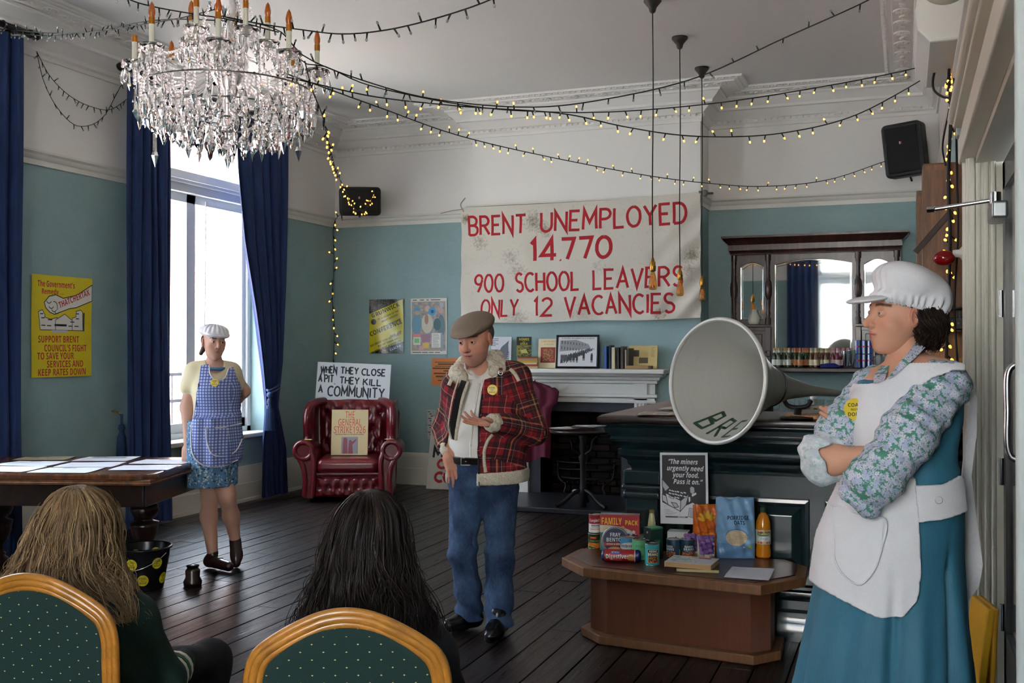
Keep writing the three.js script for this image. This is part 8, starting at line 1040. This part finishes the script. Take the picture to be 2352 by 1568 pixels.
  obj('pocket_seam', tube([[1937, 1173], [1928, 1240], [1926, 1295], [1942, 1325], [1966, 1336], [1990, 1308], [2010, 1255], [2024, 1188], [1980, 1182], [1937, 1173]].map(p => { const q = az(...p); q[2] += .01; return q; }), .003, 60, 5), linen, g);
  const tab = polyF(XY([[2086, 1108], [2150, 1106], [2200, 1090], [2214, 1096], [2216, 1172], [2150, 1184], [2086, 1190]].map(p => [...p, .13]))); obj('apron_side_tab', boxUV(surf((x, y, z) => Math.max(Math.abs(dressF(x, y, z) - .012) - .007, tab(x, y), -.02 - z), [-.1, .9, -.1], [.3, 1.2, .4], .006), .3), linen, g);
  { const q = az(2142, 1143); obj('apron_button', lathe([[0, 0], [.011, 0], [.012, .002], [.009, .004], [0, .003]], 18).rotateX(PI / 2).translate(q[0], q[1], q[2] + .003), mat(0xdedee2, .25), g); }
  const bp = XY([[2180, 838], [2214, 872], [2228, 910], [2226, 1000], [2214, 1090], [2228, 1200], [2240, 1290], [2230, 1338], [2200, 1380], [2190, 1250], [2196, 1100], [2206, 1000], [2214, 930], [2200, 880]].map(p => [...p, -.1])); obj('apron_back', extr(bp, .008, .003).translate(0, 0, -.06), linen, g);
  { const q = az(1992, 945, .16); badge(g, [q[0] + .0, q[1], q[2] - .004], [-.6, .1, .79], .036); }
  // cap
  const gather = (f) => (x, y, z) => { const d = f(x, y, z); if (d > .05) return d; const a = Math.atan2(z + .02, x), k = sstep(.075, .03, y) ; return d + .0045 * Math.sin(a * 26 + noise(a * 3, y * 9) * 3) * (k + .35 * sstep(.02, .1, z)) + .002 * Math.sin(x * 40 + z * 30); };
  const capS = U(.03, ellF([0, .105, -.02], [.108, .066, .112], 0, -.3), ellF([0, .06, -.085], [.098, .072, .068], 0, -.3), ellF([0, .045, .0], [.086, .03, .1], 0, -.2)), peak = cutF(.002, ellF([0, .046, .112], [.075, .012, .062], 0, .2), ellF([0, -.0, .1], [.09, .045, .09], 0, .2));
  obj('white_cap', boxUV(surf(cutF(.004, gather(capS), ellF([0, -.01, .0], [.079, .062, .105], 0, -.25), ellF([0, -.07, .03], [.1, .095, .14], 0, -.32)), [-.13, -.06, -.2], [.13, .2, .15], .0042), .3).applyMatrix4(HM), linen, g);
  obj('cap_peak', boxUV(surf(peak, [-.1, .0, .02], [.1, .1, .2], .0036), .3).applyMatrix4(HM), linen, g);
  obj('cap_band', boxUV(surf(andF(cutF(.002, ellF([0, .036, -.012], [.083, .045, .104], 0, -.26), ellF([0, .03, -.012], [.078, .05, .099], 0, -.26)), (x, y, z) => Math.abs(y - .036 - z * .26) - .014), [-.1, -.03, -.13], [.1, .09, .12], .0036), .3).applyMatrix4(HM), linen, g);
  // hair under the cap
  const T = (v, y, xl, xr, zb, zf) => [v, y, xl, xr, zb, zf], h0 = P(2110, 735, .0);
  hairSet(g, [T(0, h0[1] + .05, h0[0] - .03, h0[0] + .06, .06, -.06), T(.25, h0[1] + .02, h0[0] - .06, h0[0] + .078, .092, -.092), T(.5, h0[1] - .03, h0[0] - .035, h0[0] + .082, .095, -.095), T(.75, h0[1] - .065, h0[0] - .02, h0[0] + .062, .088, -.085), T(1, h0[1] - .098, h0[0] - .012, h0[0] + .03, .08, -.07)], { n: 1500, color: 0x2c1d17, light: 0x6e4e3a, dark: 0x150e0c, wave: .02, frizz: .15, r: .0011, base: .85 });
  const scalp = andF(cutF(.003, ellF([0, .035, -.018], [.0785, .09, .1]), ellF([0, 0, .08], [.12, .12, .055])), (x, y, z) => Math.max(interp([[-.1, -.06], [-.03, -.05], [-.022, .02], [.0, .026], [.04, .036]], z) + .004 * Math.sin(z * 160) - y, y - .075)); obj('hair', surf(scalp, [-.1, -.08, -.13], [.1, .09, .06], .0035).applyMatrix4(HM), mat(0x2c1d17, .6), g);
  for (const [px, dz] of [[2030, .08], [2110, -.02]]) { const q = P(px, 1870, dz); obj('shoe', surf(cutF(.01, U(.03, capF([q[0] + .06, .045, q[2]], [q[0] - .08, .04, q[2] + .04], .04, .036), capF([q[0] + .06, .05, q[2]], [q[0] + .03, .1, q[2]], .038, .04)), (x, y) => y - .001), [q[0] - .2, -.01, q[2] - .1], [q[0] + .15, .17, q[2] + .15], .008), mat(0x1a1512, .4), g); }
}
// ---------- woman by the window ----------
{
  const { g, P, XY } = figure('woman in blue gingham tabard and white cap leaning on the table', 505, 7.37);
  const SK = 0xc79a86, FY = .25, skl = lin(SK);
  const torso = U(.08, ellF(P(492, 885, 0), [.165, .17, .115], FY), ellF(P(498, 900, .07), [.12, .07, .07], FY), ellF(P(496, 950, .01), [.15, .16, .12], FY), ellF(P(492, 1020, .0), [.178, .17, .135], FY), capF(P(452, 850, .02), P(530, 852, -.02), .056));
  const sL = P(444, 852, .03), eL = P(429, 935, .02), wL = P(432, 1026, .08), sR = P(534, 854, -.03), eR = P(561, 898, -.12), wR = P(540, 930, -.2);
  const hL = P(476, 1070, .02), kL = P(484, 1140, .0), aL = P(490, 1276, -.02), hR = P(508, 1070, .02), kR = P(522, 1138, .08), aR = P(541, 1240, -.1);
  const bodyF = U(.035, grow(torso, -.01), capF(P(492, 848, .0), P(492, 815, .01), .052, .05), capF(sL, eL, .05, .04), capF(eL, wL, .042, .028), capF(sR, eR, .05, .04), capF(eR, wR, .04, .028), capF(hL, kL, .085, .06), capF(kL, P(480, 1185, -.02), .058, .056), capF(P(480, 1185, -.02), aL, .056, .036), capF(hR, kR, .085, .06), capF(kR, P(532, 1185, -.02), .058, .056), capF(P(532, 1185, -.02), aR, .056, .036));
  const HM = place(rot(.62, -.02, -.1), P(491, 788, .02), 1.0);
  obj('body', mergeC([surf(bodyF, [-.4, .02, -.4], [.4, 1.56, .35], .013, () => skl), surf(headF({ w: 1.0, jaw: 1.0, eye: .003 }), [-.1, -.14, -.125], [.1, .14, .13], .0036, headColor({ skin: SK, flush: 0xc07a6a, lip: 0xb27c70, brow: 0x4a3426 })).applyMatrix4(HM), hand(wL, [.05, -.9, .35], [.1, -.4, -.9], false, { curl: [.3, .35, .4, .45], curl2: [.3, .3, .3, .3], spread: .1 }, SK), hand(wR, [-.8, .1, -.5], [.2, .3, 1], true, { curl: [.4, .4, .4, .4] }, SK)]), skinMat, g);
  eyes(g, HM, 0x3a3a3a);
  const cream = mat(0xd9cba6, .85); const topF = U(.03, torso, capF(sL, P(433, 890, .025), .062, .058), capF(sR, P(545, 882, -.07), .062, .056));
  obj('top', surf(andF(cutF(.01, topF, capF(P(496, 838, .1), P(494, 815, .03), .06, .07)), slab(P(0, 960, .1)[1], 1.5)), [-.35, .95, -.3], [.35, 1.5, .3], .009), cream, g);
  const gingham = tmat(canvasTex(256, 256, (c, w) => { c.fillStyle = '#c3cae4'; c.fillRect(0, 0, w, w); c.fillStyle = 'rgba(52,70,140,.62)'; for (let i = 0; i < 8; i++) { c.fillRect(i * 32, 0, 16, w); c.fillRect(0, i * 32, w, 16); } }, true), .8);
  const skF = (x, y, z) => { const c = P(490, 1060, 0), dx = x - c[0], dz = z - .03, a = Math.atan2(dz, dx); return Math.max(Math.hypot(dx, dz * 1.0) - interp([[.5, .172], [.9, .178], [1.1, .16]], y) - .006 * Math.sin(a * 11), P(0, 1117, .1)[1] + .03 * x - y + 0 * dz, y - 1.05) * .9; };
  const tbF = U(.06, torso, skF);
  const tabP = polyF(XY([[460, 838], [478, 836], [482, 860], [498, 872], [514, 868], [520, 846], [530, 842], [538, 870], [546, 905], [550, 940], [552, 1000], [556, 1030], [545, 1058], [515, 1068], [480, 1066], [455, 1045], [446, 1000], [450, 930], [458, 880]]));
  obj('gingham_tabard', boxUV(surf((x, y, z) => Math.max(tbF(x, y, z) - .02 - .01 * sstep(1.0, .8, y) * (1 + Math.sin(x * 26)) * .5, -(tbF(x, y, z) - .006), tabP(x, y), -.02 - z), [-.35, .6, -.1], [.35, 1.5, .32], .008), .165), gingham, g);
  const tz = (px, py) => { const q = P(px, py, .14), z = frontZ(tb2, q[0], q[1]); return [q[0], q[1], z < -.05 ? .05 : z]; }, tb2 = grow(tbF, .026);
  const bind = mat(0xcfcbd0, .8); obj('tabard_binding', [[[458, 880], [450, 930], [446, 1000], [455, 1045], [480, 1066], [515, 1068], [542, 1058]], [[478, 838], [483, 860], [498, 873], [514, 869], [520, 848]], [[480, 980], [515, 980], [548, 974]], [[482, 982], [486, 1015], [498, 1040], [520, 1046], [540, 1036], [549, 1010]]].map(l => tube(l.map(p => tz(...p)), .005, 30, 5)), bind, g);
  obj('tabard_back', sheet((u, v) => { const q = P(lerp(532, 556, u), lerp(1060, 930, v), -.06); q[0] += .01 * Math.sin(v * 5); return q; }, 4, 10, .004), gingham, g);
  const blueF = tmat(canvasTex(256, 256, (c, w) => { c.fillStyle = '#4d7699'; c.fillRect(0, 0, w, w); for (let i = 0; i < 150; i++) { c.fillStyle = ['#24384e', '#a9b8b8', '#6a94b8', '#c8c0a8'][i % 4]; c.beginPath(); c.arc(rnd() * w, rnd() * w, rr(4, 10), 0, 7); c.fill(); } }, true), .8);
  obj('skirt', boxUV(surf(skF, [-.3, .45, -.3], [.3, 1.08, .3], .009), .2), blueF, g); obj('blouse_collar', surf(andF(cutF(.004, ellF(P(496, 846, .04), [.075, .03, .07]), capF(P(494, 860, .04), P(494, 815, .03), .056, .056)), (x, y) => y - 1.42), [-.2, 1.2, -.1], [.2, 1.5, .2], .006), blueF, g);
  const white_ = mat(0xe2dfe6, .8), capS = U(.02, ellF([0, .085, -.02], [.1, .05, .112], 0, .0), ellF([0, .06, .05], [.09, .03, .06], 0, .15)), peak = ellF([0, .052, .085], [.075, .011, .05], 0, .15);
  obj('white_cap', surf(cutF(.003, (x, y, z) => U(.01, capS, peak)(x, y, z) + .003 * Math.sin(Math.atan2(z, x) * 18) * sstep(.05, .08, y), ellF([0, .01, -.01], [.076, .07, .09])), [-.13, .0, -.16], [.13, .16, .16], .0045).applyMatrix4(HM), white_, g);
  obj('hair', mergeC([surf(U(.02, cutF(.002, ellF([0, .02, -.03], [.08, .07, .088]), ellF([0, -.01, .07], [.1, .1, .075])), capF([-.02, .0, -.095], [-.045, -.075, -.115], .024, .014)), [-.13, -.15, -.17], [.1, .1, .08], .0045)]).applyMatrix4(HM), mat(0x3a2a22, .6), g);
  { const q = tz(495, 878); badge(g, q, [.15, .1, .98], .028); }
  const sh = mat(0x2a1512, .3); const S1 = [P(481, 1295, -.02), P(520, 1300, .12)]; obj('shoe', surf(cutF(.008, U(.025, capF([S1[0][0], .05, S1[0][2]], [S1[1][0] + .02, .04, S1[1][2]], .04, .034), capF([S1[0][0] + .01, .05, S1[0][2]], [aL[0], .105, aL[2]], .038, .038)), (x, y) => y - .001), [-.25, -.01, -.15], [.25, .16, .25], .007), sh, g);
  obj('shoe', surf(U(.02, capF([aR[0], aR[1] - .0, aR[2]], [aR[0] + .02, .075, aR[2] + .04], .042, .042), capF([aR[0] + .02, .09, aR[2] + .04], [aR[0] + .025, .032, aR[2] + .07], .042, .032)), [aR[0] - .1, -.01, aR[2] - .1], [aR[0] + .15, .3, aR[2] + .2], .007), sh, g);
  obj('shoe_laces', [0, 1, 2].map(k => seg([S1[1][0] - .06 + k * .02 - .02, .085 - k * .008, S1[1][2] - .06 + k * .02], [S1[1][0] - .06 + k * .02 + .02, .082 - k * .008, S1[1][2] - .08 + k * .02], .003, 5)), mat(0x140a08, .6), g);
}
// ---------- seated women seen from behind ----------
function seated(label, px0, d0, o) {
  const { g, P } = figure(label, px0, d0), SK = 0xb98a76, skl = lin(SK), Y = o.y; // local z is toward the viewer, so the figure faces -z
  const cx = o.cx, hipY = .57, sh = o.sh, kneeZ = -.5;
  const torso = U(.09, ellF([cx, sh - .14, -.02], [.17, .2, .12]), ellF([cx * .7, .66, .0], [.165, .17, .13]), capF([cx - .11, sh - .015, -.01], [cx + .11, sh - .015, -.01], .052)), aR = [[cx + .15, sh - .035, -.01], [cx + .215, sh - .24, -.08], [cx + .2, sh - .25, -.3]], aL = [[cx - .15, sh - .035, -.01], [cx - .2, sh - .24, -.06], [cx - .12, sh - .25, -.3]];
  const thighs = [[.09, 1], [-.09, -1]].map(([x, s]) => U(.04, capF([x, hipY, -.02], [x + s * .05 + o.knee, .49, kneeZ], .08, .062), capF([x + s * .05 + o.knee, .49, kneeZ], [x + s * .04 + o.knee, .1, kneeZ + .03], .066, .045)));
  const bodyF = U(.04, grow(torso, -.012), capF([cx, sh, -.02], [cx, sh + .12, -.04], .05, .05), capF(aR[0], aR[1], .045, .038), capF(aR[1], aR[2], .038, .028), capF(aL[0], aL[1], .045, .038), capF(aL[1], aL[2], .038, .028), thighs.map(f => grow(f, -.014)));
  const HM = place(rot(PI + o.turn, .05), [cx + o.hx, o.head, -.05], 1.0);
  obj('body', mergeC([surf(bodyF, [-.45, .05, -.7], [.45, 1.2, .25], .016, () => skl), surf(headF({}), [-.1, -.14, -.125], [.1, .14, .13], .005, headColor({ skin: SK })).applyMatrix4(HM), hand(aR[2], [-.4, -.1, -.9], [0, -1, 0], false, {}, SK), hand(aL[2], [.4, -.1, -.9], [0, -1, 0], true, {}, SK)]), skinMat, g);
  eyes(g, HM);
  obj('jumper', boxUV(surf(wr(U(.03, grow(torso, .012), capF([cx, sh, -.02], [cx, sh + .05, -.03], .075, .066), capF([cx + .14, sh - .03, -.01], aR[0], .062, .07), capF(aR[0], aR[1], .07, .062), capF(aR[1], aR[2], .062, .045), capF([cx - .14, sh - .03, -.01], aL[0], .062, .07), capF(aL[0], aL[1], .07, .062), capF(aL[1], aL[2], .062, .045)), .006, 12), [-.45, .45, -.5], [.45, 1.15, .25], .011), .3), o.top, g);
  obj('trousers', surf(wr(U(.03, ellF([0, .56, -.01], [.17, .09, .13]), thighs), .004, 14), [-.35, .08, -.65], [.35, .72, .2], .011), mat(0x14151c, .85), g);
  for (const s of [1, -1]) { const x = s * .13 + o.knee; obj('shoe', surf(cutF(.008, U(.03, capF([x, .05, kneeZ + .05], [x, .04, kneeZ - .13], .042, .036), capF([x, .05, kneeZ + .04], [x, .1, kneeZ + .03], .04, .04)), (q, y) => y - .001), [x - .1, -.01, kneeZ - .25], [x + .1, .18, kneeZ + .15], .008), mat(0x16161a, .5), g); }
  return { g, P, aR, HM };
}
{
  const green = tmat(dataTex(128, 128, (x, y) => { const n = (noise(x / 1.5, y / 1.5) - .5) * 14; return [20 + n * .5, 46 + n, 38 + n]; }), .95);
  const { g, P, aR } = seated('seated woman with long fair hair and dark green jumper, seen from behind', 185, 3.06, { cx: 0, sh: .79, knee: .1, head: 1.02, hx: -.03, turn: -.55, top: green });
  const W = (py, xl, xr) => [P(0, py, 0)[1], P(xl, py, 0)[0], P(xr, py, 0)[0]], R = (v, py, xl, xr, zb, zf) => [v, ...W(py, xl, xr), zb, zf];
  hairSet(g, [R(0, 1116, 162, 166, -.03, -.04), R(.05, 1126, 124, 208, .03, -.11), R(.16, 1158, 92, 242, .075, -.155), R(.3, 1200, 74, 256, .1, -.17), R(.45, 1248, 56, 262, .11, -.165), R(.62, 1300, 32, 266, .115, -.15), R(.78, 1345, 34, 296, .115, -.12), R(.9, 1385, 110, 322, .11, -.08), R(1, 1412, 200, 342, .1, -.04)], { n: 2600, color: 0x8e7354, light: 0xc4a880, dark: 0x503c2a, wave: .02, frizz: .1, r: .0011, clump: 90 });
  const q = [aR[1][0] - .005, aR[1][1], aR[1][2] - .05], st = [0xd8d4c8, 0x1e5a40, 0xd8d4c8]; st.forEach((c, i) => { const t = .25 + i * .16, a = aR[1], b = aR[2], p0 = a.map((v, k) => lerp(v, b[k], t)), p1 = a.map((v, k) => lerp(v, b[k], t + .12)); obj('cuff_stripe', seg(p0, p1, .066 - t * .012, 18, .064 - t * .012), mat(c, .9), g); }); void q;
  obj('spectacles', [new THREE.TorusGeometry(.02, .002, 6, 20).rotateY(.4).translate(P(262, 1195, -.14)[0], P(262, 1195, -.14)[1], -.14), tube([P(262, 1190, -.13), P(248, 1188, -.08), P(240, 1192, -.02)], .002, 8, 5)], mat(0x2a2220, .3), g);
}
{
  const dark = mat(0x14161e, .95);
  const { g, P } = seated('seated woman with long straight dark hair, seen from behind', 850, 2.72, { cx: 0, sh: .79, knee: 0, head: 1.04, hx: 0, turn: .1, top: dark });
  const W = (py, xl, xr) => [P(0, py, 0)[1], P(xl, py, 0)[0], P(xr, py, 0)[0]], R = (v, py, xl, xr, zb, zf) => [v, ...W(py, xl, xr), zb, zf];
  hairSet(g, [R(0, 1129, 845, 849, -.03, -.04), R(.05, 1138, 803, 892, .03, -.11), R(.18, 1180, 764, 928, .08, -.15), R(.36, 1245, 744, 938, .105, -.155), R(.55, 1310, 728, 952, .11, -.14), R(.72, 1360, 712, 972, .11, -.12), R(.86, 1405, 696, 996, .11, -.1), R(1, 1455, 684, 1014, .1, -.07)], { n: 2600, color: 0x231a17, light: 0x4c3a32, dark: 0x0d0a0a, wave: .012, frizz: .05, r: .0011, rough: .38, clump: 110 });
}
// ---------- done ----------
scene.traverse(o => { if (o.isMesh) { o.castShadow = true; o.receiveShadow = true; } });
renderer.render(scene, camera);
